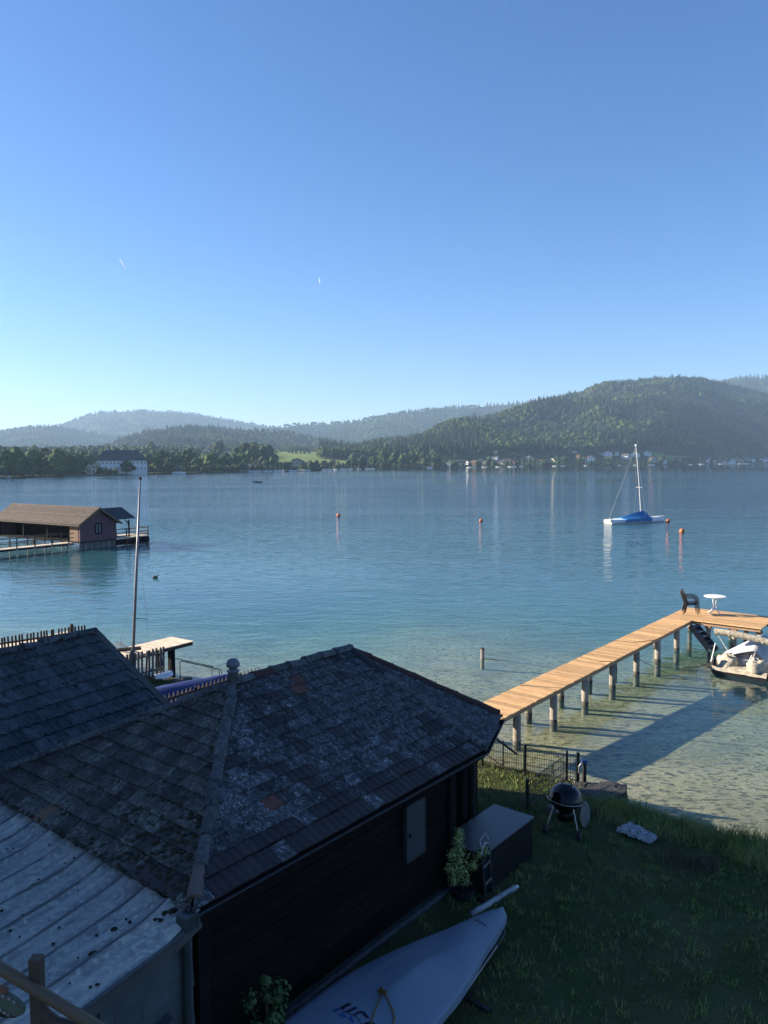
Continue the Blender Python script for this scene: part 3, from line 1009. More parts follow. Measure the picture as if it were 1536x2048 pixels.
for px in range(768, 880, 9):
    shore_tree(rd.choice([0, 1, 2, 3]), shore_right, px + rd.uniform(-3, 3), rd.uniform(0.02, 0.30), rd.uniform(0.75, 1.05), 'on the shore left of the first village houses', 'trees left of the village houses')
for px in range(770, 1550, 12):
    shore_tree(rd.choice([0, 2, 1]), shore_right, px + rd.uniform(-4, 4), 0.004, rd.uniform(0.25, 0.5), 'low over the water ' + zone_right(px), 'low shore bushes of the village shore')
for px in range(880, 1180, 10):
    shore_tree(rd.choice([0, 1, 2, 2, 4]), shore_right, px + rd.uniform(-3, 3), rd.uniform(0.05, 0.9), rd.uniform(0.45, 0.75), 'growing ' + zone_right(px) + ' below the hill', 'trees among the waterside houses')
for px in range(1160, 1310, 6):
    shore_tree(rd.choice([0, 0, 2, 1, 2]), shore_right, px + rd.uniform(-3, 3), rd.uniform(0.02, 0.95), rd.uniform(0.35, 0.6), ('high' if px % 3 > 1.5 else 'low') + ' among the hillside houses ' + ('left of' if px < 1225 else 'right of' if px > 1285 else 'behind') + ' the moored sailboat mast', 'trees among the hillside houses')
for px in range(1300, 1560, 7):
    shore_tree(rd.choice([0, 2, 4, 1]), shore_right, px + rd.uniform(-3, 3), rd.choice([0.03, 0.06, 0.7, 0.9, 0.98]) + rd.uniform(0, .02), rd.uniform(0.6, 1.1), 'standing ' + zone_right(px), 'trees along the right shore meadows')
shore_tree(0, shore_right, 1483, 0.12, 1.7, 'standing tall beside the sunny lakeside lawn', 'tall tree by the lakeside lawn')
for o in PROTO:
    for ch in list(o.children):
        bpy.data.objects.remove(ch, do_unlink=True)
    bpy.data.objects.remove(o, do_unlink=True)


# ------------------------------------------------------------------ buildings across the lake
def gable_house(p, w, d, h, rh, rotz, wall, roof, label, group, wins=3, cat='house', name='house', rows=2):
    t = thing(name, label, cat, p, group)
    R = Matrix.Rotation(rotz, 3, 'Z')
    g = lambda x, y, z: V(p) + R @ V((x, y, z))
    mb = MB()
    mb.prism([g(-w / 2, -d / 2, -1.5), g(w / 2, -d / 2, -1.5), g(w / 2, -d / 2, h), g(0, -d / 2, h + rh), g(-w / 2, -d / 2, h)], R @ V((0, d, 0)))
    mb.build('wall', wall, t)
    mb = MB()
    e = 0.7
    for sx in (-1, 1):
        a = [g(0, -d / 2 - e, h + rh + 0.25), g(sx * (w / 2 + e), -d / 2 - e, h - rh * e / (w / 2) + 0.25), g(sx * (w / 2 + e), d / 2 + e, h - rh * e / (w / 2) + 0.25), g(0, d / 2 + e, h + rh + 0.25)]
        mb.prism(a, V((0, 0, -0.22)))
    mb.build('roof', roof, t)
    wm = MB()
    wm.box((0, 0, 0), (0.95, 0.12, 1.25))
    me = wm.mesh('window', 'pane_far')
    for r in range(rows):
        z = 1.5 + 2.5 * r
        if z + 0.8 > h + (rh * 0.3):
            break
        for k in range(wins):
            x = (k - (wins - 1) / 2) * w / (wins + 0.3)
            put('window', me, t, Matrix.Translation(g(x, -d / 2 - 0.03, z)) @ R.to_4x4())
    for k in range(2):
        put('window', me, t, Matrix.Translation(g(-w / 2 - 0.03, (k - 0.5) * d * 0.45, 1.6)) @ (R @ Matrix.Rotation(PI / 2, 3, 'Z')).to_4x4())
    return t


rd = random.Random(5)
houses = [(865, .35, 1), (900, .05, 0), (925, .10, 0), (936, .16, 0), (950, .06, 2), (962, .3, 1), (975, .12, 2), (990, .5, 0), (1003, .18, 1), (1015, .24, 0), (1026, .07, 2), (1045, .45, 1), (1058, .35, 0), (1082, .12, 0), (1093, .05, 2), (1107, .25, 1), (1147, .62, 0), (1160, .3, 2), (1178, .2, 0), (1190, .75, 1), (1203, .55, 2), (1212, .38, 0), (1222, .82, 1), (1229, .42, 0), (1241, .6, 2), (1251, .25, 0), (1262, .72, 1), (1270, .34, 0), (1276, .9, 2), (1285, .97, 0), (1294, .42, 0), (1304, .12, 1), (1322, .08, 0), (1402, .06, 2), (1412, .1, 0), (1424, .06, 0), (1444, .05, 1), (1460, .04, 0), (1475, .22, 3), (1500, .12, 0), (1510, .06, 2), (1524, .1, 0), (1532, .16, 0)]
for i, (px, t, k) in enumerate(houses):
    p = far_point(shore_right, px, t)
    zone = 'below the wooded hill' if px < 1130 else 'on the built up slope behind the sailboat' if px < 1310 else 'on the right shore by the lakeside lawns'
    wall = ['wall_white', 'wall_cream', 'wall_wood', 'wall_cream'][k]
    roof = rd.choice(['roof_brown', 'roof_grey', 'roof_brown'])
    what = {'wall_white': 'white', 'wall_cream': 'cream', 'wall_wood': 'timber clad'}[wall]
    s = 0.72 if px < 1130 else 1.0
    gable_house(p, rd.uniform(9, 14) * s, rd.uniform(9, 13) * s, rd.uniform(4.0, 5.6) * s, rd.uniform(2.2, 3.2) * s, rd.choice([0.3, -0.5, 0.9, 1.5, -1.1]) + rd.uniform(-.2, .2), wall, roof,
                '%s gabled house with %s roof %s' % (what, {'roof_brown': 'brown', 'roof_grey': 'grey'}[roof], zone), 'village houses ' + zone)
for px, t, k, w_, lab in ((596, .05, 1, 11, 'ochre house with steep brown roof among the marina trees'), (612, .06, 2, 13, 'dark timber house right of the ochre marina house'), (420, .05, 2, 16, 'long low boat shed left of the marina'), (498, .03, 0, 13, 'flat white clubhouse at the moored yachts'), (352, .35, 0, 10, 'pale house peeping out behind the castle trees'), (705, .4, 0, 9, 'white house at the end of the sunny meadow'), (75, .8, 0, 14, 'white house above the trees at the far left'), (415, .75, 1, 10, 'cream house beside the tall tree behind the marina'), (20, .75, 0, 12, 'white house over the treetops at the left end'), (720, .06, 1, 11, 'cream house on the shore right of the marina')):
    p = far_point(shore_left, px, t)
    gable_house(p, w_, 8, 3.2 if w_ > 12 else 5, 1.4 if w_ > 12 else 3.0, rd.uniform(-.3, .3), ['wall_white', 'wall_cream', 'wall_wood'][k], rd.choice(['roof_brown', 'roof_grey']), lab, None, rows=1 if w_ > 12 else 2)

# the white castle on its point
cp = at(240, 949, 0.0)
cp.z = 1.0
ct = thing('castle', 'long white castle with big dark hipped roof on the point across the lake', 'castle', cp)
Rz = Matrix.Rotation(0.30, 3, 'Z')
sc = cp.y / FPX


def cg(x, y, z):
    return cp + Rz @ V((x, y, z))


LX, LY, HW = 25.5, 10.5, 9.2
x0, x1 = -13.0, 15.8
mb = MB()
mb.box(cg((x0 + x1) / 2, 6, 3.2), (x1 - x0, 12, 9.0), Rz)
mb.build('wall', 'wall_white', ct)
e = 0.7
za, zb = 7.4, 13.7
E_ = [cg(x0 - e, -e, za), cg(x1 + e, -e, za), cg(x1 + e, 12 + e, za), cg(x0 - e, 12 + e, za)]
T_ = [cg(x0 + 4.6, 6, zb), cg(x1 - 6.4, 6, zb)]
mb = MB()
mb.add(E_ + T_, [(0, 1, 5, 4), (1, 2, 5), (2, 3, 4, 5), (0, 3, 2, 1)])
rf = mb.build('roof', 'slate_roof', ct)
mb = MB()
mb.add([E_[0], E_[3], T_[0]], [(0, 2, 1)])  # sunlight on this hip is put into its tan colour
tag(mb.build('sun_tinted_roof_end', 'roof_tan', ct), 'left hip of the roof with sunlight painted in as pale tan')
for x in (x0 + 6.2, x1 - 8.5):
    mb = MB()
    mb.box(cg(x, 6.6, zb + 0.2), (0.7, 0.7, 1.4), Rz)
    mb.build('chimney', 'wall_white', rf)
wm = MB()
wm.box((0, 0, 0), (0.62, 0.1, 1.15))
wme = wm.mesh('window', 'pane_far')
for r, z in ((0, 5.9), (1, 2.7)):
    for k in range(13):
        x = x0 + 1.3 + k * 2.2
        put('window', wme, ct, Matrix.Translation(cg(x, -0.03, z)) @ Rz.to_4x4())
    for k in range(5):
        put('window', wme, ct, Matrix.Translation(cg(x0 - 0.03, 1.4 + k * 2.2, z)) @ (Rz @ Matrix.Rotation(PI / 2, 3, 'Z')).to_4x4())
pp = at(177, 951, 0.0)
pp.z = 0.6
pv = thing('pavilion', 'small pale pavilion tower on the water left of the castle', 'pavilion', pp)
mb = MB()
mb.box(pp + V((0, 1.5, 1.9)), (2.6, 2.6, 4.4))
mb.build('wall', 'wall_cream', pv)
mb = MB()
q = pp + V((0, 1.5, 4.1))
mb.add([q + V((-1.7, -1.7, 0)), q + V((1.7, -1.7, 0)), q + V((1.7, 1.7, 0)), q + V((-1.7, 1.7, 0)), q + V((0, 0, 1.8))], [(0, 1, 4), (1, 2, 4), (2, 3, 4), (3, 0, 4), (3, 2, 1, 0)])
mb.build('roof', 'roof_tan', pv)
for x in (-0.65, 0.65):
    put('window', wme, pv, Matrix.Translation(pp + V((x, 0.17, 2.3))))
wp = at(188, 950, 0.0)
wp.z = 0.6
gable_house(wp + V((0, 3, 0)), 4.6, 5, 5.0, 1.6, 0.3, 'wall_cream', 'roof_tan', 'small cream wing house between the pavilion and the castle', None, wins=2)
p0, p1 = at(128, 952.5, 0.2), at(172, 951.5, 0.2)
mb = MB()
mb.bar(p0 + V((0, 0, 0.2)), p1 + V((0, 0, 0.2)), 1.6, 0.5)
tag(mb.build('quay_wall', 'concrete', None), 'pale low quay wall reaching left from the pavilion', 'wall')


# moored boats on the far shore
def far_yacht(p, L, mast, rotz, label, group, mat_='white'):
    t = thing('yacht', label, 'sailboat', p, group)
    R = Matrix.Rotation(rotz, 3, 'Z')
    mb = MB()
    rows = []
    for k in range(9):
        s_ = k / 8
        b_ = L * 0.15 * math.sin(PI * min(1, 0.25 + s_ * 0.75)) ** 0.7 if s_ < 1 else 0.03
        x = (s_ - 0.5) * L
        rows.append([V(p) + R @ V((x, y * b_, z)) for y, z in ((-0.5, -0.2), (-1, 0.45 + s_ * 0.2), (-0.6, 0.75 + s_ * .2), (0.6, 0.75 + s_ * .2), (1, 0.45 + s_ * 0.2), (0.5, -0.2))])
    mb.grid(rows)
    mb.build('hull', mat_, t, True)
    if mast:
        mb = MB()
        mb.tube([V(p) + V((0, 0, 0.5)), V(p) + V((0, 0, mast))], 0.12, 5)
        mb.build('mast', 'mast', t)
        mb = MB()
        mb.tube([V(p) + R @ V((0.0, 0, 1.3)), V(p) + R @ V((-L * 0.42, 0, 1.3))], 0.16, 6)
        mb.build('boom', 'sail_white', t)
    return t


for px, py in ((8, 955.5), (355, 947), (362, 947)):
    far_yacht(at(px, py, 0), 6, 7, 0.3, 'white sailboat moored alone off the left trees' if px < 100 else 'white sailboat moored off the castle bay', None if px < 100 else 'sailboats moored off the castle bay')
rd = random.Random(9)
for k in range(15):
    px = 500 + k * 8.3 + rd.uniform(-2, 2)
    p = at(px, interp([(490, 944.5), (640, 941.5)], px) - rd.uniform(0, 0.7), 0)
    far_yacht(p, rd.uniform(3.0, 4.4), rd.uniform(6, 8.5), rd.uniform(-.4, .4) + (PI if rd.random() < .4 else 0), 'white sailboat with bare mast in the marina row', 'sailboats in the marina row')
for px in (650, 660, 671, 684, 690, 702, 718, 735, 745, 858, 862):
    p = at(px, interp([(640, 941.3), (766, 938), (900, 935.5)], px), 0)
    far_yacht(p, rd.uniform(3.4, 5), rd.uniform(7, 10), rd.uniform(-.4, .4), 'white sailboat moored right of the marina row', 'sailboats right of the marina')
for px in (938, 949, 969, 996, 1020, 1026, 1029, 1043, 1109, 1126, 1171, 1239, 1270, 1300, 1306, 1381, 1401, 1405, 1440, 1447, 1458, 1478, 1484, 1490, 1495):
    p = at(px, interp([(900, 936), (1100, 933), (1300, 930.5), (1536, 927.3)], px), 0)
    far_yacht(p, rd.uniform(4, 6), 0 if rd.random() < 0.7 else 11, rd.uniform(-.5, .5), 'small white boat moored ' + zone_right(px), 'white boats below the village')

# ------------------------------------------------------------------ boathouse on the left
BO = V((-24.55, 61.83, 0))
bu = V((1.91, 2.85, 0)).normalized()          # along the gable wall, away from us
bl = V((-bu.y, bu.x, 0))                      # along the ridge, to the left and away
BW, EZ, AZ = 3.45, 2.12, 3.26


def bp_(a, l, z):
    return BO + bu * a + bl * l + V((0, 0, z))


bh = thing('boathouse', 'mauve boarded boathouse with brown shingle roof standing on piles in the water', 'boathouse', BO)
BR = Matrix((bu, bl, V((0, 0, 1)))).transposed()
wallo = MB()
wallo.prism([bp_(0, 0, .62), bp_(BW, 0, .62), bp_(BW, 0, EZ), bp_(BW / 2, 0, AZ - 0.12), bp_(0, 0, EZ)], bl * 0.1)
wallo.prism([bp_(BW, 0.1, .62), bp_(BW, 12, .62), bp_(BW, 12, EZ), bp_(BW, 0.1, EZ)], bu * -0.1)
wallo.prism([bp_(0, 12, .62), bp_(BW, 12, .62), bp_(BW, 12, EZ), bp_(BW / 2, 12, AZ - .12), bp_(0, 12, EZ)], bl * 0.1)
bw = wallo.build('wall', 'mauve', bh)
pm_ = MB()
pm_.box((0, 0, 0), (0.285, 0.03, 1.0))
pme = pm_.mesh('board', 'mauve')
for k in range(12):
    a = 0.145 + k * 0.287
    ztop = EZ + (AZ - 0.14 - EZ) * (1 - abs(a - BW / 2) / (BW / 2)) - 0.06
    hgt_ = ztop - 0.62
    put('board', pme, bw, Matrix.Translation(bp_(a, -0.018, 0.62 + hgt_ / 2)) @ Matrix((bu, -bl, V((0, 0, 1)))).transposed().to_4x4() @ Matrix.Diagonal((1, 1, hgt_, 1)))
# roof
mb = MB()
e = 0.32
rise = (AZ - EZ) / (BW / 2)
for sgn, a0 in ((-1, -e), (1, BW + e)):
    zE = EZ - rise * e + 0.1
    mb.prism([bp_(BW / 2, -0.38, AZ + 0.1), bp_(a0, -0.38, zE), bp_(a0, 12.4, zE), bp_(BW / 2, 12.4, AZ + 0.1)], V((0, 0, -0.09)))
br = mb.build('roof', 'brown_roof', bh)
# shingle courses
cm_ = MB()
cm_.box((0, 0, 0), (0.24, 12.78, 0.022))
cme = cm_.mesh('shingle_row', 'brown_roof')
sl = math.hypot(BW / 2 + e, (BW / 2 + e) * rise)
ang = math.atan(rise)
ncr = 10
for k in range(ncr):
    f_ = (k + 0.5) / ncr
    a = -e + (BW / 2 + e) * f_
    z = EZ - rise * e + 0.125 + rise * (BW / 2 + e) * f_
    R = BR @ Matrix.Rotation(-ang + 0.06, 3, 'Y')
    put('shingle_row', cme, br, Matrix.Translation(bp_(a, 6.0, z)) @ R.to_4x4())
mb = MB()
for a0, a1, z0, z1 in ((-e, BW / 2, EZ - rise * e + 0.0, AZ + 0.0), (BW + e, BW / 2, EZ - rise * e, AZ)):
    mb.bar(bp_(a0, -0.42, z0), bp_(a1, -0.42, z1), 0.05, 0.17)
mb.build('barge_board', 'brown_board', bh)
# window in the gable
wf = MB()
ax, zz = 1.72, 1.62
for a, z, w_, h_ in ((ax, zz + 0.40, 0.62, 0.08), (ax, zz - 0.40, 0.62, 0.08), (ax - 0.29, zz, 0.08, 0.72), (ax + 0.29, zz, 0.08, 0.72), (ax, zz, 0.06, 0.72)):
    wf.box(bp_(a, -0.06, z), (w_, 0.06, h_), BR)
wfo = wf.build('window_frame', 'black_wood', bh)
for dx in (-0.14, 0.14):
    mb = MB()
    mb.box(bp_(ax + dx, -0.04, zz), (0.22, 0.02, 0.72), BR)
    mb.build('pane', 'tin', wfo)
# brown boarded corner with door under the long eave, black wall painted as shade in the open bays
mb = MB()
mb.box(bp_(0.05, 0.75, 1.3), (0.08, 1.1, 1.35), BR)
dr = mb.build('door', 'brown_board', bh)
mb = MB()
mb.box(bp_(1.6, 6.5, 1.3), (0.08, 10.5, 1.4), BR)
mb.build('bay_shade_wall', 'black_wood', bh)
mb = MB()
mb.box(bp_(BW / 2, 6, 0.60), (BW, 12.0, 0.14), BR)
mb.build('floor_beam', 'black_wood', bh)
for l in (1.35, 4.5, 8, 11.8):
    mb = MB()
    mb.box(bp_(0.08, l, 1.3), (0.13, 0.13, 1.6), BR)
    mb.build('post', 'black_wood', bh)
for a in (0.05, 0.6, 1.15, 1.7, 2.25, 2.8, 3.35):
    for l in ((0.1,) if 0 < a < 3.3 else (0.1, 2.2, 4.4, 6.6, 9, 11.8)):
        mb = MB()
        mb.tube([bp_(a, l, -1.6), bp_(a, l, 0.55)], 0.06 if l < 0.2 else 0.11, 7)
        mb.build('pile', 'pile', bh)
sk = MB()
for k in range(6):
    sk.box(bp_(0.32 + k * 0.55, 0.14, 0.22), (0.46, 0.03, 0.62), BR)
sk.build('skirt_panels', 'grey_wood', bh)
# porch at the right: small slate roof, deck with railing
DK0, DK1 = V((-22.62, 64.68, 0)), V((-20.25, 67.5, 0))
mb = MB()
for l_e in (-0.1, 3.3):
    mb.prism([bp_(BW * 0.62, 1.6, 3.16), bp_(5.3, 1.6, 3.16), bp_(5.4, l_e, 2.30), bp_(BW * 0.8, l_e, 2.30)], V((0, 0, -0.07)))
mb.build('porch_roof', 'slate_roof', bh)
for a, l in ((BW + 0.12, 0.2), (BW + 1.5, 0.2), (BW + 1.5, 3.1)):
    mb = MB()
    mb.box(bp_(a, l, 1.35), (0.10, 0.10, 1.5), BR)
    mb.bar(bp_(a - 0.02, l, 1.75), bp_(a - 0.4, l, 2.15), 0.06, 0.06)
    mb.build('porch_post', 'black_wood', bh)
dk = MB()
dk.box(bp_(BW + 1.75, 1.4, 0.60), (3.5, 2.6, 0.09), BR)
dk.build('deck', 'pale_wood', bh)
dk = MB()
dk.box(bp_(BW + 1.75, 0.06, 0.28), (3.5, 0.06, 0.50), BR)
dk.box(bp_(BW + 3.52, 1.4, 0.28), (0.06, 2.6, 0.50), BR)
dk.build('deck_skirt', 'black_wood', bh)
for a in (0.15, 1.2, 2.4, 3.45):
    mb = MB()
    mb.box(bp_(BW + a, 0.16, 1.0), (0.075, 0.075, 0.75), BR)
    mb.build('rail_post', 'old_wood', bh)
    mb = MB()
    mb.tube([bp_(BW + a, 0.3, -1.8), bp_(BW + a, 0.3, 0.5)], 0.1, 7)
    mb.build('pile', 'pile', bh)
for z in (1.36, 1.02, 0.78):
    mb = MB()
    mb.bar(bp_(BW + 0.1, 0.12, z), bp_(BW + 3.55, 0.12, z), 0.05, 0.06)
    mb.bar(bp_(BW + 3.5, 0.12, z), bp_(BW + 3.5, 2.6, z), 0.05, 0.06)
    mb.build('rail', 'old_wood', bh)

# footbridge to the boathouse
F0, F1 = at(-70, 1094, 0.62), at(140, 1085, 0.60)
F0, F1 = at(-60, 1105, 0.55), bp_(-0.25, 0.9, 0.58)
fb = thing('footbridge', 'weathered wooden footbridge on thin piles leading to the boathouse', 'footbridge', F0)
fd = (F1 - F0).normalized()
fn = V((-fd.y, fd.x, 0))
FL = (F1 - F0).length
pl_ = MB()
pl_.box((0, 0, 0), (0.2, 1.0, 0.05))
plm = pl_.mesh('plank', 'pale_wood')
for k in range(int(FL / 0.22)):
    put('plank', plm, fb, frame(F0 + fd * (0.1 + k * 0.22), fd, fn, V((0, 0, 1))))
for sgn in (-1, 1):
    mb = MB()
    o_ = fn * 0.46 * sgn + V((0, 0, -0.09))
    mb.bar(F0 + o_, F1 + o_, 0.07, 0.13)
    mb.build('stringer', 'black_wood', fb)
    for z in (0.78, 0.42):
        mb = MB()
        o_ = fn * 0.52 * sgn + V((0, 0, z))
        mb.bar(F0 + o_, F1 + o_ - fd * (0.0 if sgn < 0 else 0.8), 0.05, 0.06)
        mb.build('rail', 'old_wood', fb)
    for k in range(6):
        c = F0 + fd * (0.4 + k * FL / 5.6) + fn * 0.52 * sgn
        mb = MB()
        mb.box(c + V((0, 0, 0.36)), (0.07, 0.07, 0.9))
        mb.build('rail_post', 'old_wood', fb)
        mb = MB()
        mb.tube([c + V((0, 0, -2)), c + V((0, 0, -0.05))], 0.05, 6)
        mb.build('pile', 'pale_wood' if sgn < 0 else 'pile', fb)

# ------------------------------------------------------------------ moored sailboat, buoys, rowing boat
S0, S1 = V((24.75, 84.9, 0)), V((32.5, 88.4, 0))
sd_ = (S1 - S0).normalized()
sn = V((-sd_.y, sd_.x, 0))
SL = (S1 - S0).length
sb = thing('sailboat', 'white sailboat with blue cover over its boom lying at an orange buoy', 'sailboat', (S0 + S1) / 2)


def sp(a, y, z):
    return S0 + sd_ * a + sn * y + V((0, 0, z))


rows = []
for k in range(15):
    s_ = k / 14
    b_ = 0.98 * (min(1, 0.72 + s_ * 0.8) if s_ < 0.4 else 1) * (1 - max(0, (s_ - 0.42) / 0.58) ** 1.9)
    b_ = max(b_, 0.02)
    z1 = 0.44 + 0.24 * max(0, s_ - 0.3) ** 1.4
    over = s_ * SL - (0.25 if s_ == 1 else 0)
    rows.append([sp(s_ * SL * 0.96, y * b_, z) for y, z in ((0.0, -0.25), (-0.75, -0.12), (-0.96, 0.08), (-1, z1), (-0.85, z1 + 0.02), (0, z1 + 0.07), (0.85, z1 + 0.02), (1, z1), (0.96, 0.08), (0.75, -0.12), (0, -0.25))])
mb = MB()
mb.grid(rows)
hl = mb.build('hull', 'white', sb, True)
mb = MB()
mb.add(rows[0], [tuple(range(10))])
mb.build('transom', 'white_old', hl)
mb = MB()
mt0, mt1 = sp(4.75, 0, 0.5), V((28.09, 86.0, 8.52))
mb.tube([mt0, mt0.lerp(mt1, 0.5) + V((0.05, 0, 0)), mt1], [0.052, 0.046, 0.032], 8)
mst = mb.build('mast', 'white', sb)
mb = MB()
c = mt0.lerp(mt1, 0.43)
mb.bar(c + sn * -0.5, c + sn * 0.5, 0.04, 0.04)
mb.build('spreader', 'mast', mst)
mb = MB()
mb.lathe([(0.02, -0.1), (0.12, 0), (0.12, 0.12), (0.02, 0.2)], mt1 + V((0, 0, 0.05)), 8)
mb.build('masthead', 'white', mst)
mb = MB()
for a, b_ in ((mt1, sp(0.15, 0, 0.55)), (mt1 * 0.75 + mt0 * 0.25, sp(7.9, 0, 0.7)), (c + sn * 0.5, sp(4.6, 0.9, 0.5)), (c - sn * 0.5, sp(4.6, -0.9, 0.5)), (mt1, c + sn * .5), (mt1, c - sn * .5)):
    mb.tube([a, b_], 0.010, 4)
mb.build('stays', 'steel', sb)
# tent-like cover
rows = []
for k in range(13):
    s_ = k / 12
    a = 1.75 + s_ * 3.7
    ridge = 0.62 + 0.72 * (s_ / 0.86) ** 0.9 if s_ < 0.86 else 1.34 - (s_ - 0.86) * 1.6
    hw = 0.98
    sag = 0.05 * math.sin(k * 2.1)
    rows.append([sp(a, y * hw * w_, z) for y, w_, z in ((-1, 1.05, 0.18 + sag), (-1, 1.03, 0.50), (-1, 0.5, (ridge + 0.5) / 2 - 0.06), (0, 0, ridge), (1, 0.5, (ridge + 0.5) / 2 - 0.06), (1, 1.03, 0.50), (1, 1.05, 0.18 - sag))])
mb = MB()
mb.grid(rows)
mb.add(rows[-1], [tuple(range(7))])
mb.add(rows[0], [tuple(range(7))[::-1]])
mb.build('boom_cover', 'blue_cover', sb)
mb = MB()
mb.lathe([(0.04, -0.14), (0.15, -0.08), (0.19, 0.05), (0.13, 0.17), (0.03, 0.2)], sp(-0.05, -0.55, 0.38), 10)
mb.build('fender', 'white', sb, True)


def buoy(px, py, r, label):
    p = at(px, py, 0)
    t = thing('buoy', label, 'buoy', p, 'orange mooring buoys on the lake')
    mb = MB()
    mb.lathe([(r * math.sin(a) + 0.004, r * (0.55 - math.cos(a))) for a in np.linspace(0.02, PI - 0.02, 9)], p, 12)
    mb.build('float', 'orange', t, True)
    mb = MB()
    q = p + V((0, 0, r * 1.5))
    mb.tube([q + V((-r * 0.2, 0, 0)), q + V((-r * .15, 0, r * 0.28)), q + V((r * .15, 0, r * 0.28)), q + V((r * 0.2, 0, 0))], r * 0.08, 6)
    mb.build('ring', 'steel', t)


buoy(677, 1032.5, 0.24, 'orange buoy farthest left, alone in the middle of the lake')
buoy(962, 1043, 0.21, 'orange buoy in open water between middle of lake and sailboat')
buoy(1364, 1065, 0.25, 'largest looking orange buoy in front of the sailboat bow')
buoy(1336, 1044, 0.22, 'orange buoy touching the bow of the moored sailboat')

p = at(515, 965, 0)
rb = thing('rowing_boat', 'tiny dark rowing boat far out in the middle of the lake', 'boat', p)
rows = []
for k in range(9):
    s_ = k / 8
    b_ = 0.5 * math.sin(PI * s_) ** 0.7 + 0.02
    rows.append([p + V(((s_ - 0.5) * 3.4, y * b_, z + 0.25 * abs(s_ - 0.5) ** 2 * 4)) for y, z in ((0, -0.1), (-0.8, 0.05), (-1, 0.32), (-0.85, 0.32), (-0.5, 0.12), (0.5, 0.12), (0.85, 0.32), (1, 0.32), (0.8, 0.05), (0, -0.1))])
mb = MB()
mb.grid(rows)
mb.build('hull', 'boat_black', rb, True)
mb = MB()
mb.bar(p + V((-0.3, -0.45, 0.25)), p + V((-0.3, 0.45, 0.25)), 0.2, 0.04)
mb.build('seat', 'old_wood', rb)


def skin_body(name, m, joints, bones, radii):
    me = bpy.data.meshes.new(name)
    me.from_pydata(joints, bones, [])
    me.materials.append(MT[m])
    o = bpy.data.objects.new(name, me)
    COL.objects.link(o)
    md = o.modifiers.new('skin', 'SKIN')
    for i, r in enumerate(radii):
        me.skin_vertices[0].data[i].radius = (r, r)
    me.skin_vertices[0].data[0].use_root = True
    o.modifiers.new('smooth', 'SUBSURF').levels = 1
    return o


q = p + V((-0.3, 0, 0.27))
body_ = skin_body('person', 'skin_dark', [q + V(c) for c in ((0, 0, 0.08), (-0.04, 0, 0.32), (-0.02, 0, 0.52), (0, 0, 0.62), (0.02, 0, 0.76), (0.0, -0.2, 0.5), (0.18, -0.26, 0.28), (0.42, -0.2, 0.3), (0.0, 0.2, 0.5), (0.18, 0.26, 0.28), (0.42, 0.2, 0.3), (0.38, -0.12, 0.16), (0.62, -0.12, -0.08), (0.38, 0.12, 0.16), (0.62, 0.12, -0.08))],
                  [(0, 1), (1, 2), (2, 3), (3, 4), (2, 5), (5, 6), (6, 7), (2, 8), (8, 9), (9, 10), (0, 11), (11, 12), (0, 13), (13, 14)],
                  [0.15, 0.14, 0.15, 0.06, 0.11, 0.06, 0.05, 0.035, 0.06, 0.05, 0.035, 0.08, 0.05, 0.08, 0.05])
tag(body_, 'person in dark clothes sitting in the tiny rowing boat on the lake', 'person')

# mooring post in the shallows
p = V((3.46, 26.88, 0))
pt = thing('mooring_post', 'short wooden post standing alone in the shallow water', 'post', p)
mb = MB()
mb.tube([p + V((0, 0, -1.2)), p + V((0, 0, 0.36))], 0.068, 10)
mb.build('stake', 'pile', pt)
mb = MB()
mb.tube([p + V((0, 0, 0.36)), p + V((0, 0, 0.39))], 0.074, 10)
mb.build('cap', 'old_wood', pt)
mb = MB()
mb.tube([p + V((0.07, 0, 0.02)), p + V((1.6, -0.6, -0.03)), p + V((3.6, -1.5, -0.25))], 0.012, 5)
mb.build('rope', 'rope', pt)

p = at(310, 1156, 0)
dk_ = thing('duck', 'small dark duck swimming right of the boathouse', 'duck', p)
mb = MB()
mb.lathe([(0.02, -0.16), (0.07, -0.1), (0.085, 0), (0.06, 0.1), (0.015, 0.18)], p + V((0, 0, 0.05)), 10, Matrix.Rotation(PI / 2, 3, 'Y'))
mb.tube([p + V((0.12, 0, 0.06)), p + V((0.17, 0, 0.14)), p + V((0.2, 0, 0.17)), p + V((0.27, 0, 0.16))], [0.035, 0.025, 0.034, 0.008], 7)
mb.build('body', 'duck', dk_, True)

# two short contrails high above the hills
for (xa, ya, xb, yb, r_, lab) in ((239, 517, 252, 539, 4.5, 'short white contrail slanting in the sky upper left'), (638.5, 556, 640, 567, 4.0, 'tiny upright contrail in the middle of the sky')):
    def far(px, py, Y=9000.0):
        d = _fw + _r * ((px - 768) / FPX) - _up * ((py - 1024) / FPX)
        return EYE + d * (Y / d.y)
    a, b_ = far(xa, ya), far(xb, yb)
    mb = MB()
    n = 9
    mb.tube([a.lerp(b_, k / (n - 1)) + V((rng.normal() * 0.5, 0, rng.normal() * 0.5)) for k in range(n)], [r_ * (0.15 + 0.85 * math.sin(PI * (k + 0.5) / n)) for k in range(n)], 7)
    tag(mb.build('contrail', 'contrail', None, True), lab, 'contrail')

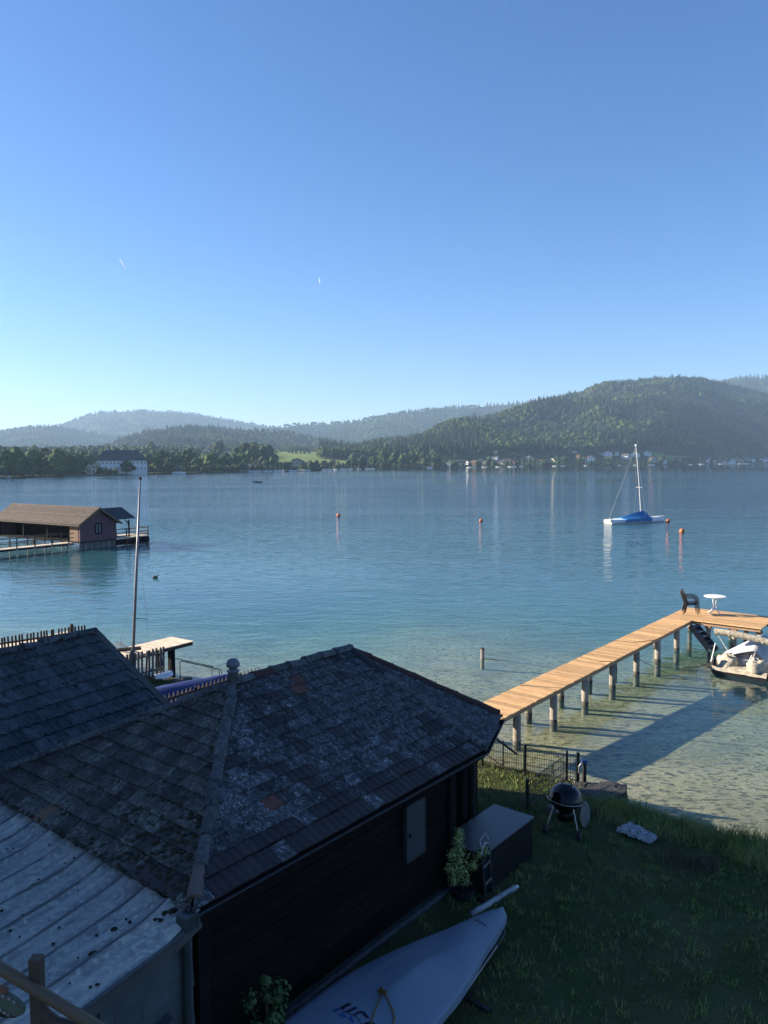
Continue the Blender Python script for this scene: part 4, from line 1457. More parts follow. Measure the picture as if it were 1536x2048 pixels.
# ------------------------------------------------------------------ haze over the lake
HAZE_DENSITY = 0.00013
mb = MB()
mb.box((0, 3650, 165), (11000, 8300, 420))
mhz = bpy.data.materials.new('lake_haze')
mhz.use_nodes = True
nt = mhz.node_tree
nt.nodes.clear()
out = nt.nodes.new('ShaderNodeOutputMaterial')
pv_ = nt.nodes.new('ShaderNodeVolumePrincipled')
pv_.inputs['Color'].default_value = (0.46, 0.70, 1.0, 1)
pv_.inputs['Density'].default_value = HAZE_DENSITY
pv_.inputs['Anisotropy'].default_value = 0.1
nt.links.new(pv_.outputs[0], out.inputs['Volume'])
MT['haze'] = mhz
tag(mb.build('haze', 'haze', None), 'thin morning haze over the lake and hills', None, None, 'stuff')

# ------------------------------------------------------------------ the hut with the tiled hip roof
ZE, ZR = 2.5, 3.75
HN = V((-1.9617, 7.5250, 0.0))
HU = V((0.62822, 0.77804, 0.0))
HV = V((-0.77804, 0.62822, 0.0))
UP = V((0, 0, 1))
HRM = Matrix((HU, HV, UP)).transposed()


def H(u, v, z):
    return HN + HU * u + HV * v + UP * z


hut = thing('wooden_hut', 'dark timber lakeside hut with a mossy lichen covered hip roof', 'hut', H(2.5, 2.4, 0.3))
W2 = 2.45
cN, cR, cF, cG, cM, cL = H(0, 0, ZE), H(5.56, 0, ZE), H(7.02, 0.57, ZE), H(7.02, 4.33, ZE), H(5.56, 4.9, ZE), H(0, 4.9, ZE)
rA, rB = H(2.62, W2, ZR), H(5.18, W2, ZR)
mb = MB()
dz = V((0, 0, -0.05))
mb.add([p + dz for p in (cN, cR, cF, cG, cM, cL, rA, rB)], [(0, 1, 7, 6), (1, 2, 7), (2, 3, 7), (3, 4, 7), (4, 5, 6, 7), (5, 0, 6), (5, 4, 3, 2, 1, 0)])
hroof = mb.build('roof', 'black_wood', hut)


def flat_tile(w, l, t, ribs=True):
    n = 9 if ribs else 5
    prof = [0, .010, .010, 0, 0, .010, .010, 0, .004] if ribs else [0, .001, .001, .001, 0]
    mb = MB()
    o = []
    for i in range(n):
        x = -w / 2 + w * i / (n - 1) * 0.985
        o += [(x, 0, 0), (x, 0, t + prof[i]), (x, l, prof[i])]
    f = []
    for i in range(n - 1):
        a, b_ = i * 3, i * 3 + 3
        f += [(a, b_, b_ + 1, a + 1), (a + 1, b_ + 1, b_ + 2, a + 2)]
    f += [(0, 1, 2), ((n - 1) * 3, (n - 1) * 3 + 2, (n - 1) * 3 + 1)]
    return mb.add(o, f)


def pan_tile(w, l, t):
    n = 11
    mb = MB()
    o = []
    for i in range(n):
        k = i / (n - 1)
        x = -w / 2 + w * k
        h_ = 0.021 * (0.5 + 0.5 * math.cos(2 * PI * k * 2 + 0.4)) + (0.014 if k > 0.9 else 0)
        o += [(x, 0.012 * math.sin(k * 6), 0), (x, 0.012 * math.sin(k * 6), t + h_), (x, l, h_)]
    f = []
    for i in range(n - 1):
        a, b_ = i * 3, i * 3 + 3
        f += [(a, b_, b_ + 1, a + 1), (a + 1, b_ + 1, b_ + 2, a + 2)]
    return mb.add(o, f)


def clip_mesh(mb, planes):
    bm = bmesh.new()
    vs_ = [bm.verts.new(p) for p in mb.v]
    for f in mb.f:
        bm.faces.new([vs_[i] for i in f])
    for co, no in planes:
        bmesh.ops.bisect_plane(bm, geom=bm.verts[:] + bm.edges[:] + bm.faces[:], plane_co=co, plane_no=no, clear_outer=True)
    out_ = MB()
    bm.verts.index_update()
    out_.v = [tuple(v.co) for v in bm.verts]
    out_.f = [tuple(v.index for v in f.verts) for f in bm.faces]
    bm.free()
    return out_


def lay_tiles(corners, rows, w, builder, over=1.28, stagger=0.5, lift=0.02, jit=1.0, seed=1, row_max=None):
    """corners: eave left, eave right, then round; returns (centre, matrix, MB or None, row, col) for each tile of a planar face"""
    rd = random.Random(seed)
    o = corners[0]
    ex = (corners[1] - corners[0]).normalized()
    nn = ex.cross(corners[2] - corners[0]).normalized()
    if nn.z < 0:
        nn = -nn
    ey = nn.cross(ex)
    poly = [((c - o).dot(ex), (c - o).dot(ey)) for c in corners]
    smax = max(p[1] for p in poly)
    step = smax / rows
    l = step * over
    emin, emax = min(p[0] for p in poly), max(p[0] for p in poly)
    area = sum(a[0] * b_[1] - b_[0] * a[1] for a, b_ in zip(poly, poly[1:] + poly[:1]))
    sg = 1 if area > 0 else -1
    edges = list(zip(poly, poly[1:] + poly[:1]))[1:]     # not the eave itself

    def inside(p):
        return all(sg * ((b_[0] - a[0]) * (p[1] - a[1]) - (b_[1] - a[1]) * (p[0] - a[0])) > -1e-6 for a, b_ in edges)
    res = []
    for r in range(rows):
        s0 = r * step - (0.06 if r == 0 else 0)
        off = stagger * w * (r % 2)
        k0 = int((emin - off) / w) - 1
        for k in range(k0, int((emax - off) / w) + 2):
            e0 = off + (k + 0.5) * w
            cs = [(e0 - w / 2, s0), (e0 + w / 2, s0), (e0 + w / 2, s0 + step), (e0 - w / 2, s0 + step)]
            ins = [inside(p) for p in cs]
            if not any(ins) and not inside((e0, s0 + step / 2)):
                continue
            rot = math.radians(rd.gauss(0, 0.7) * jit)
            tilt = math.radians(rd.gauss(0, 0.9) * jit)
            pos = o + ex * e0 + ey * (s0 + rd.gauss(0, 0.004) * jit) + nn * (lift + rd.uniform(0, 0.006) * jit)
            R = Matrix((ex, ey, nn)).transposed() @ Matrix.Rotation(rot, 3, 'Z') @ Matrix.Rotation(tilt, 3, 'Y')
            M = R.to_4x4()
            M.translation = pos
            mesh = None
            cl = [(e0 - w / 2, s0), (e0 + w / 2, s0), (e0 + w / 2, s0 + l), (e0 - w / 2, s0 + l)]
            if not all(inside(p) for p in cl):
                planes = []
                Mi = M.inverted()
                for a, b_ in edges:
                    A = Mi @ (o + ex * a[0] + ey * a[1])
                    B = Mi @ (o + ex * b_[0] + ey * b_[1])
                    d = (B - A).normalized()
                    no = V((d.y, -d.x, 0)) * sg
                    planes.append((A, no))
                mesh = clip_mesh(builder(w, l), planes)
                if not mesh.f:
                    continue
            res.append((pos + ey * step / 2, M, mesh, r, k))
    return res


def place_tiles(sets, parent, limit=300, seed=3):
    """sets: list of (tiles, builder mesh, material chooser); the nearest become tile objects, the rest one joined part"""
    allt = []
    for tiles, full_mb, choose in sets:
        for t in tiles:
            allt.append((t, full_mb, choose(t)))
    allt.sort(key=lambda q: (q[0][0] - EYE).length)
    shared = {}
    rest = {}
    for n, ((c, M, mesh, r, k), full_mb, m_) in enumerate(allt):
        if n < limit or m_ in ('tile_red', 'tile_tan'):
            if mesh is None:
                key = (id(full_mb), m_)
                if key not in shared:
                    shared[key] = full_mb.mesh('tile', m_)
                me = shared[key]
            else:
                me = mesh.mesh('tile', m_)
            o = put('tile', me, parent, M)
            if m_ == 'tile_red':
                o['label'] = 'plain red replacement tile'
            elif m_ == 'tile_tan':
                o['label'] = 'plain tan replacement tile'
        else:
            src = mesh or full_mb
            rest.setdefault(m_, MB()).add([tuple(M @ V(p)) for p in src.v], src.f)
    for m_, mb_ in rest.items():
        o = mb_.build('tiles', m_, parent)
        o['kind'] = 'stuff'


TW = 0.235
f_near = lay_tiles([cN, cR, rB, rA], 14, TW, lambda w, l: flat_tile(w, l, 0.022), seed=4)
f_facet = lay_tiles([cR, cF, rB], 14, 0.22, lambda w, l: flat_tile(w, l, 0.020), seed=5)
f_end = lay_tiles([cL, cN, rA], 13, 0.245, lambda w, l: flat_tile(w, l, 0.026, False), seed=6, jit=1.5)
f_back = lay_tiles([cM, cL, rA, rB], 14, 0.235, lambda w, l: flat_tile(w, l, 0.022), seed=7)
f_g1 = lay_tiles([cF, cG, rB], 14, 0.235, lambda w, l: flat_tile(w, l, 0.022), seed=8)
f_g2 = lay_tiles([cG, cM, rB], 14, 0.235, lambda w, l: flat_tile(w, l, 0.022), seed=9)
_st = 2.75 / 14
tile_n = flat_tile(TW, _st * 1.28, 0.022)
tile_f = flat_tile(0.22, _st * 1.28, 0.020)
_s13 = math.hypot(2.62, 1.25) / 13
tile_e = flat_tile(0.245, _s13 * 1.28, 0.026, False)


def nearest_tile(tiles, px, py):
    def prj(c):
        v = c - EYE
        d = v.dot(_fw)
        return 768 + FPX * v.dot(_r) / d, 1024 - FPX * v.dot(_up) / d
    return min(tiles, key=lambda t: math.hypot(prj(t[0])[0] - px, prj(t[0])[1] - py))


reds = [id(nearest_tile(f_near, *q)) for q in ((580, 1354), (594, 1389), (538, 1603))]
tan = id(nearest_tile(f_end, 82, 1662))
rdm = random.Random(8)
rust = {id(nearest_tile(f_end, *q)) for q in ((325, 1775), (300, 1745), (340, 1800))}


def ch_near(t):
    if id(t) in reds:
        return 'tile_red'
    r = rdm.random()
    if t[3] <= 1:
        return 'tile_new' if r < 0.75 else 'tile'
    return 'tile_new' if r < 0.10 else 'tile'


def ch_end(t):
    if id(t) == tan:
        return 'tile_tan'
    if id(t) in rust:
        return 'tile_new'
    return 'tile_moss'


place_tiles([(f_near, tile_n, ch_near), (f_facet, tile_f, lambda t: 'tile'), (f_end, tile_e, ch_end)], hroof)
bk = MB()
for t in f_back + f_g1 + f_g2:
    src = t[2] or tile_n
    bk.add([tuple(t[1] @ V(p)) for p in src.v], src.f)
bk.build('back_tiles', 'tile', hroof)['kind'] = 'stuff'


def cap_mb(L, r, n=8):
    mb = MB()
    o, f = [], []
    for i, (x, rr) in enumerate(((0, r * 1.12), (0.03, r * 1.12), (0.035, r * 1.04), (L * 1.1, r * 0.9))):
        o += [(x, rr * math.cos(PI * k / n), rr * 0.95 * math.sin(PI * k / n) - r * 0.25) for k in range(n + 1)]
    m_ = n + 1
    for i in range(3):
        f += [(i * m_ + k, i * m_ + k + 1, (i + 1) * m_ + k + 1, (i + 1) * m_ + k) for k in range(n)]
    f.append(tuple(range(m_))[::-1])
    return mb.add(o, f)


def caps(P, Q, parent, r, L, m_='cap', special=None, seed=0, jitter=1.0, name='ridge_cap'):
    """half round caps laid from the low end P to the high end Q"""
    rd = random.Random(seed)
    d = (Q - P).normalized()
    y = UP.cross(d).normalized()
    z = d.cross(y)
    n = max(1, int(round((Q - P).length / L)))
    L = (Q - P).length / n
    base = cap_mb(L, r)
    mes = {}
    for k in range(n):
        mm = (special or {}).get(k, m_)
        if mm not in mes:
            mes[mm] = base.mesh(name, mm)
        R = Matrix((d, y, z)).transposed() @ Matrix.Rotation(math.radians(rd.gauss(0, 1.5)) * jitter, 3, 'Z') @ Matrix.Rotation(math.radians(rd.gauss(0, 1.2)) * jitter, 3, 'Y')
        M = R.to_4x4()
        M.translation = P + d * (k * L) + z * rd.uniform(0.0, 0.012)
        o = put(name, mes[mm], parent, M)
        if mm == 'cap_red':
            o['label'] = 'dark red ridge cap'
        if mm == 'cap_terra':
            o['label'] = 'plain terracotta cap at the foot of the hip'


up_ = UP * 0.045
caps(cN + HU * 0.06 + HV * 0.05 + up_, rA + up_, hroof, 0.078, 0.40, special={0: 'cap_terra'}, seed=1)
caps(cL + up_, rA + up_, hroof, 0.07, 0.40, seed=2, jitter=2)
caps(rA + up_, rB + up_, hroof, 0.085, 0.37, special={1: 'cap_red'}, seed=3)
caps(cR + up_, rB + up_, hroof, 0.07, 0.40, seed=4, special={5: 'tile_new', 6: 'tile_new'})
caps(cF + up_, rB + up_, hroof, 0.075, 0.42, m_='cap_red', seed=5)
caps(cG + up_, rB + up_, hroof, 0.075, 0.42, seed=6)
caps(cM + up_, rB + up_, hroof, 0.075, 0.42, seed=7)
# moss cushions in the hips and over the eave
ms = MB()
rd = random.Random(31)


def moss_blob(p, r, flat=0.5):
    bm = bmesh.new()
    blob(bm, p, r, 1, 0.5, rd.uniform(0, 50), flat)
    bm.verts.index_update()
    ms.add([tuple(v.co) for v in bm.verts], [tuple(v.index for v in f.verts) for f in bm.faces])
    bm.free()


def on_plane(a, b_, c, fa, fb):
    return a + (b_ - a) * fa + (c - a) * fb


for _ in range(170):           # along the near hip, on the end side
    t = rd.random() ** 1.3
    moss_blob(cN.lerp(rA, t) - HU * 0.02 + HV * (0.10 + abs(rd.gauss(0, 0.05))) + UP * 0.02, rd.uniform(0.012, 0.04))
for _ in range(240):           # along the far hip
    t = rd.random()
    moss_blob(cL.lerp(rA, t) - HV * (0.08 + abs(rd.gauss(0, 0.05))) + UP * 0.03, rd.uniform(0.012, 0.035))
for _ in range(260):           # thick growth in the low corner of the end slope
    a, b_ = abs(rd.gauss(0, 0.20)), abs(rd.gauss(0, 0.16))
    if a + b_ < 1:
        moss_blob(cN + (cL - cN) * a + (rA - cN) * b_ + UP * 0.035 - HU * 0.01, rd.uniform(0.012, 0.05), 0.4)
for _ in range(130):           # on the edge above the metal roof
    t = rd.random()
    moss_blob(cN.lerp(cL, t) - HU * rd.uniform(0.02, 0.07) + UP * 0.03, rd.uniform(0.012, 0.03))
for _ in range(100):           # specks on the near slope
    a, b_ = rd.random(), rd.random()
    p = cN.lerp(cR, a).lerp(rA.lerp(rB, a), b_)
    moss_blob(p + UP * 0.045, rd.uniform(0.008, 0.022), 0.45)
mo = ms.build('moss', 'moss', hroof, True)
mo['kind'] = 'stuff'
# vent cap at the end of the ridge
vp = rA + UP * 0.03 - HU * 0.0
mb = MB()
mb.lathe([(0.085, -0.1), (0.078, 0.16), (0.092, 0.165), (0.092, 0.185), (0.06, 0.19), (0.06, 0.225)], vp, 16)
vent = mb.build('roof_vent', 'tin', hut, True)
mb = MB()
mb.lathe([(0.088, 0.235), (0.098, 0.25), (0.098, 0.285), (0.08, 0.33), (0.045, 0.352), (0.004, 0.358)], vp, 16)
mb.build('vent_cap', 'tin', vent, True)
# walls
mb = MB()
mb.prism([H(0.10, 0.24, 0.1), H(5.0, 0.24, 0.1), H(5.0, 0.24, 2.44), H(0.10, 0.24, 2.44)], HV * 0.06)
mb.prism([H(4.94, 0.30, 0.1), H(5.0, 0.30, 0.1), H(5.0, 0.30, 2.44), H(4.94, 0.30, 2.44)], HV * 4.3)
mb.prism([H(0.10, 0.30, 0.1), H(0.16, 0.30, 0.1), H(0.16, 0.30, 2.44), H(0.10, 0.30, 2.44)], HV * 4.3)
mb.prism([H(0.10, 4.6, 0.1), H(5.0, 4.6, 0.1), H(5.0, 4.6, 2.44), H(0.10, 4.6, 2.44)], HV * 0.06)
hw = mb.build('wall', 'black_wood', hut)
bm_ = MB()
bm_.box((0, 0, 0), (1, 0.028, 0.150))
bme = bm_.mesh('board', 'dark_wood')
rd = random.Random(17)
for k in range(13):
    z = 0.54 + 0.075 + k * 0.153
    cuts = [0.34, rd.uniform(1.2, 2.4), rd.uniform(2.9, 3.6), 4.86]
    for a, b_ in zip(cuts[:-1], cuts[1:]):
        M = Matrix.Translation(H((a + b_) / 2, 0.222 + rd.uniform(-0.004, 0.004), z)) @ (HRM @ Matrix.Rotation(0.07, 3, 'X')).to_4x4() @ Matrix.Diagonal((b_ - a - 0.004, 1, 1, 1))
        put('board', bme, hw, M)
mb = MB()
mb.box(H(2.55, 0.18, 0.28), (4.9, 0.12, 0.42), HRM)
mb.build('plinth', 'plinth', hut)
lm = MB()
for k in range(60):
    u_ = 0.15 + k * 0.08
    lm.box(H(u_, 0.125 + rd.uniform(-0.012, 0.008), 0.486 + rd.uniform(-0.004, 0.006)), (0.085, 0.05, 0.025), HRM)
lm.build('plinth_ledge', 'concrete', hut)
for u_, w_ in ((0.24, 0.14), (4.95, 0.15)):
    mb = MB()
    mb.box(H(u_, 0.19, 1.28), (w_, 0.10, 2.3), HRM)
    mb.build('corner_post', 'black_wood', hut)
# shutter over a window opening, set a little proud of the boards
mb = MB()
mb.box(H(3.99, 0.155, 1.73), (0.40, 0.035, 0.78), HRM)
sh = mb.build('shutter', 'shutter', hut)
mb = MB()
for du, dz_, w_, h_ in ((-0.215, 0, 0.03, 0.84), (0.215, 0, 0.03, 0.84), (0, 0.405, 0.46, 0.03), (0, -0.405, 0.46, 0.03)):
    mb.box(H(3.99 + du, 0.165, 1.73 + dz_), (w_, 0.06, h_), HRM)
mb.build('shutter_frame', 'downpipe', sh)
mb = MB()
mb.box(H(3.83, 0.125, 1.70), (0.018, 0.03, 0.05), HRM)
mb.build('latch', 'black_wood', sh)
# fascia and gutter
mb = MB()
for a, b_ in ((cN, cR), (cR, cF), (cF, cG), (cL, cN)):
    mb.bar(a + UP * -0.10, b_ + UP * -0.10, 0.03, 0.14)
mb.build('fascia', 'black_wood', hut)
ceil = MB()
ceil.add([H(0.05, 0.02, 2.40), H(5.56, 0.02, 2.40), H(6.98, 0.58, 2.40), H(6.98, 4.3, 2.40), H(5.56, 4.86, 2.40), H(0.05, 4.86, 2.40)], [(5, 4, 3, 2, 1, 0)])
ceil.build('soffit', 'black_wood', hut)


def gutter(P, Q, out_dir, name, m_='gutter', r=0.062):
    n = 8
    mb = MB()
    rows = []
    for p in (P, Q):
        rows.append([p + out_dir * (r * math.cos(PI * k / n) * -1) + UP * (-r * math.sin(PI * k / n)) for k in range(n + 1)])
    mb.grid(rows)
    rows2 = []
    for p in (P, Q):
        rows2.append([p + out_dir * ((r - .006) * math.cos(PI * k / n) * -1) + UP * (-(r - .006) * math.sin(PI * k / n)) for k in range(n + 1)])
    mb.grid([rw[::-1] for rw in rows2])
    mb.tube([P + out_dir * r, Q + out_dir * r], 0.009, 6)
    for rw in rows:
        mb.add(rw, [tuple(range(n + 1))])
    return mb.build(name, m_, hut)


on = -HV
gutter(cN - HU * 0.12 + on * 0.055 + UP * -0.03, cR + on * 0.055 + UP * -0.055, on, 'gutter')
d2 = (cF - cR).normalized()
on2 = V((d2.y, -d2.x, 0))
gutter(cR + on2 * 0.055 + UP * -0.055, cF + on2 * 0.055 + UP * -0.06, on2, 'gutter')
mb = MB()
mb.box(cN - HU * 0.10 + on * 0.05 + UP * -0.075, (0.16, 0.15, 0.14), HRM)
hopper = mb.build('gutter_box', 'downpipe', hut)
mb = MB()
q = cN - HU * 0.07 + on * 0.02
mb.tube([q + UP * -0.12, q + UP * -0.3 + HV * 0.05, q + UP * -2.3 + HV * 0.05], 0.04, 10)
mb.build('downpipe', 'downpipe', hut)
# porch: posts under the angled end of the roof
for u_, v_, w_ in ((5.92, 0.62, 0.15), (6.12, 0.52, 0.075), (6.85, 1.0, 0.13), (6.85, 3.9, 0.13)):
    mb = MB()
    if w_ < 0.1:
        mb.tube([H(u_, v_, 0.25), H(u_, v_, 2.40)], w_ / 2, 10)
        mb.build('porch_downpipe', 'gutter', hut)
    else:
        mb.box(H(u_, v_, 1.32), (w_, w_, 2.15), HRM)
        mb.build('porch_post', 'black_wood', hut)
# stick poking out under the eave
mb = MB()
p0 = H(7.0, 0.9, 2.22)
mb.bar(p0, p0 + V((0.62, -0.1, -0.45)), 0.05, 0.03)
tag(mb.build('wooden_bar', 'old_wood', None), 'short weathered wooden bar poking out under the hut eave by the fence', 'bar')

# ------------------------------------------------------------------ lean-to with the white metal roof
lean = thing('lean_to', 'low lean-to with lichen stained pale metal roof against the hut', 'shed', H(-1.6, 2.4, 0.2))


def M_(s, v):
    """metal roof surface: s metres down the slope from the tile edge"""
    z = 2.455 - 0.20 * min(s, 0.35) / 0.35 * 0.55 - max(0, s - 0.3) * 0.145 - 0.02 * min(s, 0.3)
    return H(0.05 - s, v, z)


PV = 0.40
npan = 13
for k in range(npan):
    v0 = -0.06 + k * PV
    v1 = v0 + PV - 0.004
    mb = MB()
    rows = []
    for i in range(13):
        s = 3.6 * (i / 12) ** 1.5
        row = []
        for j in range(17):
            a = j / 16
            v = v0 + (v1 - v0) * a
            p = M_(s, v)
            rib = 0.075 * max(0, 1 - abs(a - 0.94) / 0.09) - 0.03 * max(0, 1 - a / 0.10) + 0.028 * math.sin(PI * a * 0.9) + 0.010 * fbm(s * 1.8 + k * 5, a * 2.0, k)
            flare = 0.02 * math.sin(a * PI * 3 + k) * max(0, 1 - s / 0.5)
            if k == 0 and a < 0.2 and s < 0.5:
                rib += 0.05 * (0.2 - a) / 0.2 * (1 - s / 0.5)
            row.append(p + UP * (rib + flare) + HU * (-0.05 * math.sin(a * 6 + k * 2.3) * (1 if i == 0 else 0)))
        rows.append(row)
    mb.grid([r[::-1] for r in rows])
    o = mb.build('roof_panel', 'metal_roof', lean, True)
for k in range(npan):
    v = -0.06 + (k + 1) * PV - 0.012
    mb = MB()
    pts_ = [M_(s, v + 0.012 * math.sin(s * 2 + k)) + UP * (0.075 + 0.01 * fbm(s * 2, k)) for s in (0.0, 0.15, 0.35, 0.7, 1.2, 1.8, 2.6, 3.6)]
    mb.tube(pts_, [0.012, 0.016, 0.018, 0.018, 0.017, 0.018, 0.018, 0.018], 7)
    mb.build('standing_seam', 'seam', lean, True)
spots = MB()
rd = random.Random(44)
ms = spots
for s, v, r in ((0.6, .55, .035), (0.75, .62, .02), (0.30, .28, .03), (0.2, .25, .04), (0.25, .35, .035), (0.15, .2, .05), (0.28, .22, .03), (0.9, .42, .045), (1.5, 1.6, .04), (1.2, 1.5, .03), (1.1, 1.9, .03), (.7, 2.0, .03), (1.3, 2.3, .05), (2.0, 2.4, .04), (1.8, 2.9, .03), (.45, .5, .02), (.5, .75, .02), (1.05, .9, .02), (1.1, .02, .02), (1.15, .05, .018), (.9, 3.0, .04), (1.9, 1.1, .025)):
    moss_blob(M_(s, v) + UP * 0.035, r * 1.1, 0.4)
for _ in range(80):
    moss_blob(M_(rd.random() ** 1.5 * 2.6, rd.uniform(0, 4.5)) + UP * 0.028, rd.uniform(0.006, 0.018), 0.5)
sp_ = spots.build('moss_spots', 'moss', lean, True)
sp_['kind'] = 'stuff'
mb = MB()
a, b_ = M_(0.05, -0.08), M_(3.6, -0.08)
pts = [M_(s, -0.075) for s in (0.02, 0.35, 1.2, 2.4, 3.6)]
for p, q in zip(pts[:-1], pts[1:]):
    mb.bar(p + UP * -0.075, q + UP * -0.075, 0.035, 0.13)
mb.build('verge_board', 'verge', lean)
mb = MB()
for p, q in zip(pts[:-1], pts[1:]):
    mb.tube([p + UP * -0.005 + HV * -0.022, q + UP * -0.005 + HV * -0.022], 0.016, 6)
mb.build('verge_trim', 'downpipe', lean)
mb = MB()
mb.prism([H(0.06, 0.10, -0.1), H(0.06, 0.10, 2.30), H(-3.5, 0.10, 1.72), H(-3.5, 0.10, -0.1)], HV * 0.08)
mb.prism([H(-3.5, 0.18, -0.1), H(-3.5, 0.18, 1.72), H(-3.42, 0.18, 1.72), H(-3.42, 0.18, -0.1)], HV * 4.8)
lw = mb.build('wall', 'shingle', lean)
shm = MB()
shm.add([(-0.15, 0, -0.13), (0.15, 0, -0.13), (0.15, 0, 0.13), (-0.15, 0, 0.13), (-0.15, -0.032, -0.13), (0.15, -0.032, -0.13), (0.15, -0.004, 0.13), (-0.15, -0.004, 0.13)], [(4, 5, 6, 7), (0, 1, 5, 4), (1, 2, 6, 5), (3, 0, 4, 7), (2, 3, 7, 6)])
shme = shm.mesh('shingle', 'shingle')
rd = random.Random(3)
for r in range(8):
    z = 2.20 - r * 0.22
    for k in range(12):
        u_ = -0.10 - k * 0.302 - (0.15 if r % 2 else 0)
        if z + 0.13 > 2.30 + (u_ - 0.15) * 0.163:
            continue
        if -1.15 < u_ < -0.35 and z < 1.38:
            continue
        put('shingle', shme, lw, Matrix.Translation(H(u_, 0.094, z - 0.01 + rd.uniform(-.004, .004))) @ (HRM @ Matrix.Rotation(rd.gauss(0, 0.014), 3, 'Y')).to_4x4())
# small window with its own little drip roof
mb = MB()
mb.bar(H(-1.18, 0.03, 1.30), H(-0.28, 0.03, 1.62 - 0.12), 0.16, 0.03)
mb.build('drip_board', 'shingle', lean)
mb = MB()
for du, z0, w_, h_ in ((-0.95, 0.85, 0.06, 0.9), (-0.70, 0.85, 0.05, 0.95), (-0.42, 0.85, 0.06, 1.0)):
    mb.box(H(du, 0.07, z0), (w_, 0.06, h_), HRM)
wfr = mb.build('window_frame', 'shingle', lean)
for du, w_ in ((-0.825, 0.2), (-0.56, 0.23)):
    mb = MB()
    mb.box(H(du, 0.085, 0.85), (w_, 0.02, 0.92), HRM)
    mb.build('pane', 'glass_dark', wfr)

# ------------------------------------------------------------------ neighbour's roof behind
NE = V((-6.15, 16.14, 3.4))
ND = V((0.515, 0.857, 0)).normalized()
NN = V((ND.y, -ND.x, 0))
NP = math.tan(math.radians(32))
NS = 2.35
nh = thing('neighbour_house', 'house with long grey pantile roof and plain verge board behind the hut', 'house', V((-6.6, 13.5, 0.3)))


def NPt(a, s, dz_=0.0):
    """a metres back along the ridge from the verge, s metres out from the ridge"""
    return NE - ND * a + NN * s + UP * (-NP * abs(s) + dz_)


LB = 5.4
mb = MB()
mb.prism([NPt(0.1, 0, -0.04), NPt(0.1, NS, -0.04), NPt(0.1, NS, -0.14), NPt(0.1, -NS, -0.14), NPt(0.1, -NS, -0.04)], -ND * (LB - 0.2))
nroof = mb.build('roof', 'black_wood', nh)
rows_n = 9
tl = lay_tiles([NPt(LB, NS), NPt(0.06, NS), NPt(0.06, 0), NPt(LB, 0)], rows_n, 0.215, lambda w, l: pan_tile(w, l, 0.042), over=1.2, stagger=0.0, seed=12, jit=0.8)
tile_p = pan_tile(0.215, math.hypot(NS, NS * NP) / rows_n * 1.2, 0.042)
vis = [t for t in tl if (t[0] - NE).dot(-ND) < 4.6]
hid = [t for t in tl if (t[0] - NE).dot(-ND) >= 4.6]
place_tiles([(vis, tile_p, lambda t: 'tile_pan')], nroof, 300)
bk = MB()
for t in hid:
    src = t[2] or tile_p
    bk.add([tuple(t[1] @ V(p)) for p in src.v], src.f)
bk.build('hidden_tiles', 'tile_pan', nroof)['kind'] = 'stuff'
caps(NPt(LB, 0, 0.05), NPt(0.03, 0, 0.05), nroof, 0.10, 0.40, m_='tile_pan', seed=14, jitter=1.5)
ms = MB()
rd = random.Random(77)
for _ in range(160):
    moss_blob(NPt(rd.uniform(0, 5), rd.gauss(0.06, 0.04), 0.09), rd.uniform(0.012, 0.035), 0.6)
mo = ms.build('moss', 'moss', nroof, True)
mo['kind'] = 'stuff'
mb = MB()
mb.bar(NPt(-0.05, -0.05, 0.06), NPt(-0.05, NS + 0.1, 0.06), 0.15, 0.03)
mb.bar(NPt(-0.115, -0.05, -0.03), NPt(-0.115, NS + 0.1, -0.03), 0.025, 0.19)
mb.build('verge_board', 'grey_wood', nh)
mb = MB()
mb.prism([NPt(0.35, NS - 0.3, -.14), NPt(0.35, -NS + 0.3, -.14), NPt(0.35, -NS + .3, 0) * 1 + UP * -1.6, NPt(0.35, NS - .3, 0) + UP * -1.6], -ND * (LB - 0.6))
mb.prism([NPt(0.35, NS - 0.35, -.14), NPt(0.35, 0, -.16), NPt(0.35, -NS + .35, -.14)], -ND * 0.1)
mb.build('wall', 'grey_wood', nh)

# ------------------------------------------------------------------ the new wooden jetty
J0 = V((2.71, 17.81, 0))
JD = V((0.627, 0.779, 0)).normalized()
JN = V((JD.y, -JD.x, 0))                       # towards the right, away from the open lake
JZ = 0.90
JL, JW = 14.44, 1.02


def J(s, t, z=JZ):
    return J0 + JD * s + JN * t + UP * z


jet = thing('jetty', 'long new larch plank jetty on white topped piles running out into the lake', 'jetty', J(0, -0.5, 0))
pitch = 0.122
pl_ = MB()
pl_.box((0, 0, -0.014), (pitch - 0.016, JW, 0.028))
plm = pl_.mesh('plank', 'jetty')
JR = Matrix((JD, JN, UP)).transposed()
rd = random.Random(6)
s = -0.55
while s < JL:
    M = (JR @ Matrix.Rotation(rd.gauss(0, 0.004), 3, 'Z') @ Matrix.Rotation(rd.gauss(0, 0.008), 3, 'Y')).to_4x4()
    M.translation = J(s, -JW / 2 + rd.gauss(0, 0.006), JZ + rd.uniform(-.003, .003))
    put('plank', plm, jet, M)
    s += pitch
PL_T0, PL_T1, PL_S1 = -JW, 2.42, 16.98
pl_ = MB()
pl_.box((0, 0, -0.014), (pitch - 0.016, PL_T1 - PL_T0, 0.028))
plm2 = pl_.mesh('plank', 'jetty')
while s < PL_S1:
    M = (JR @ Matrix.Rotation(rd.gauss(0, 0.002), 3, 'Z')).to_4x4()
    M.translation = J(s, (PL_T0 + PL_T1) / 2 + rd.gauss(0, 0.008), JZ + rd.uniform(-.003, .003))
    put('plank', plm2, jet, M)
    s += pitch
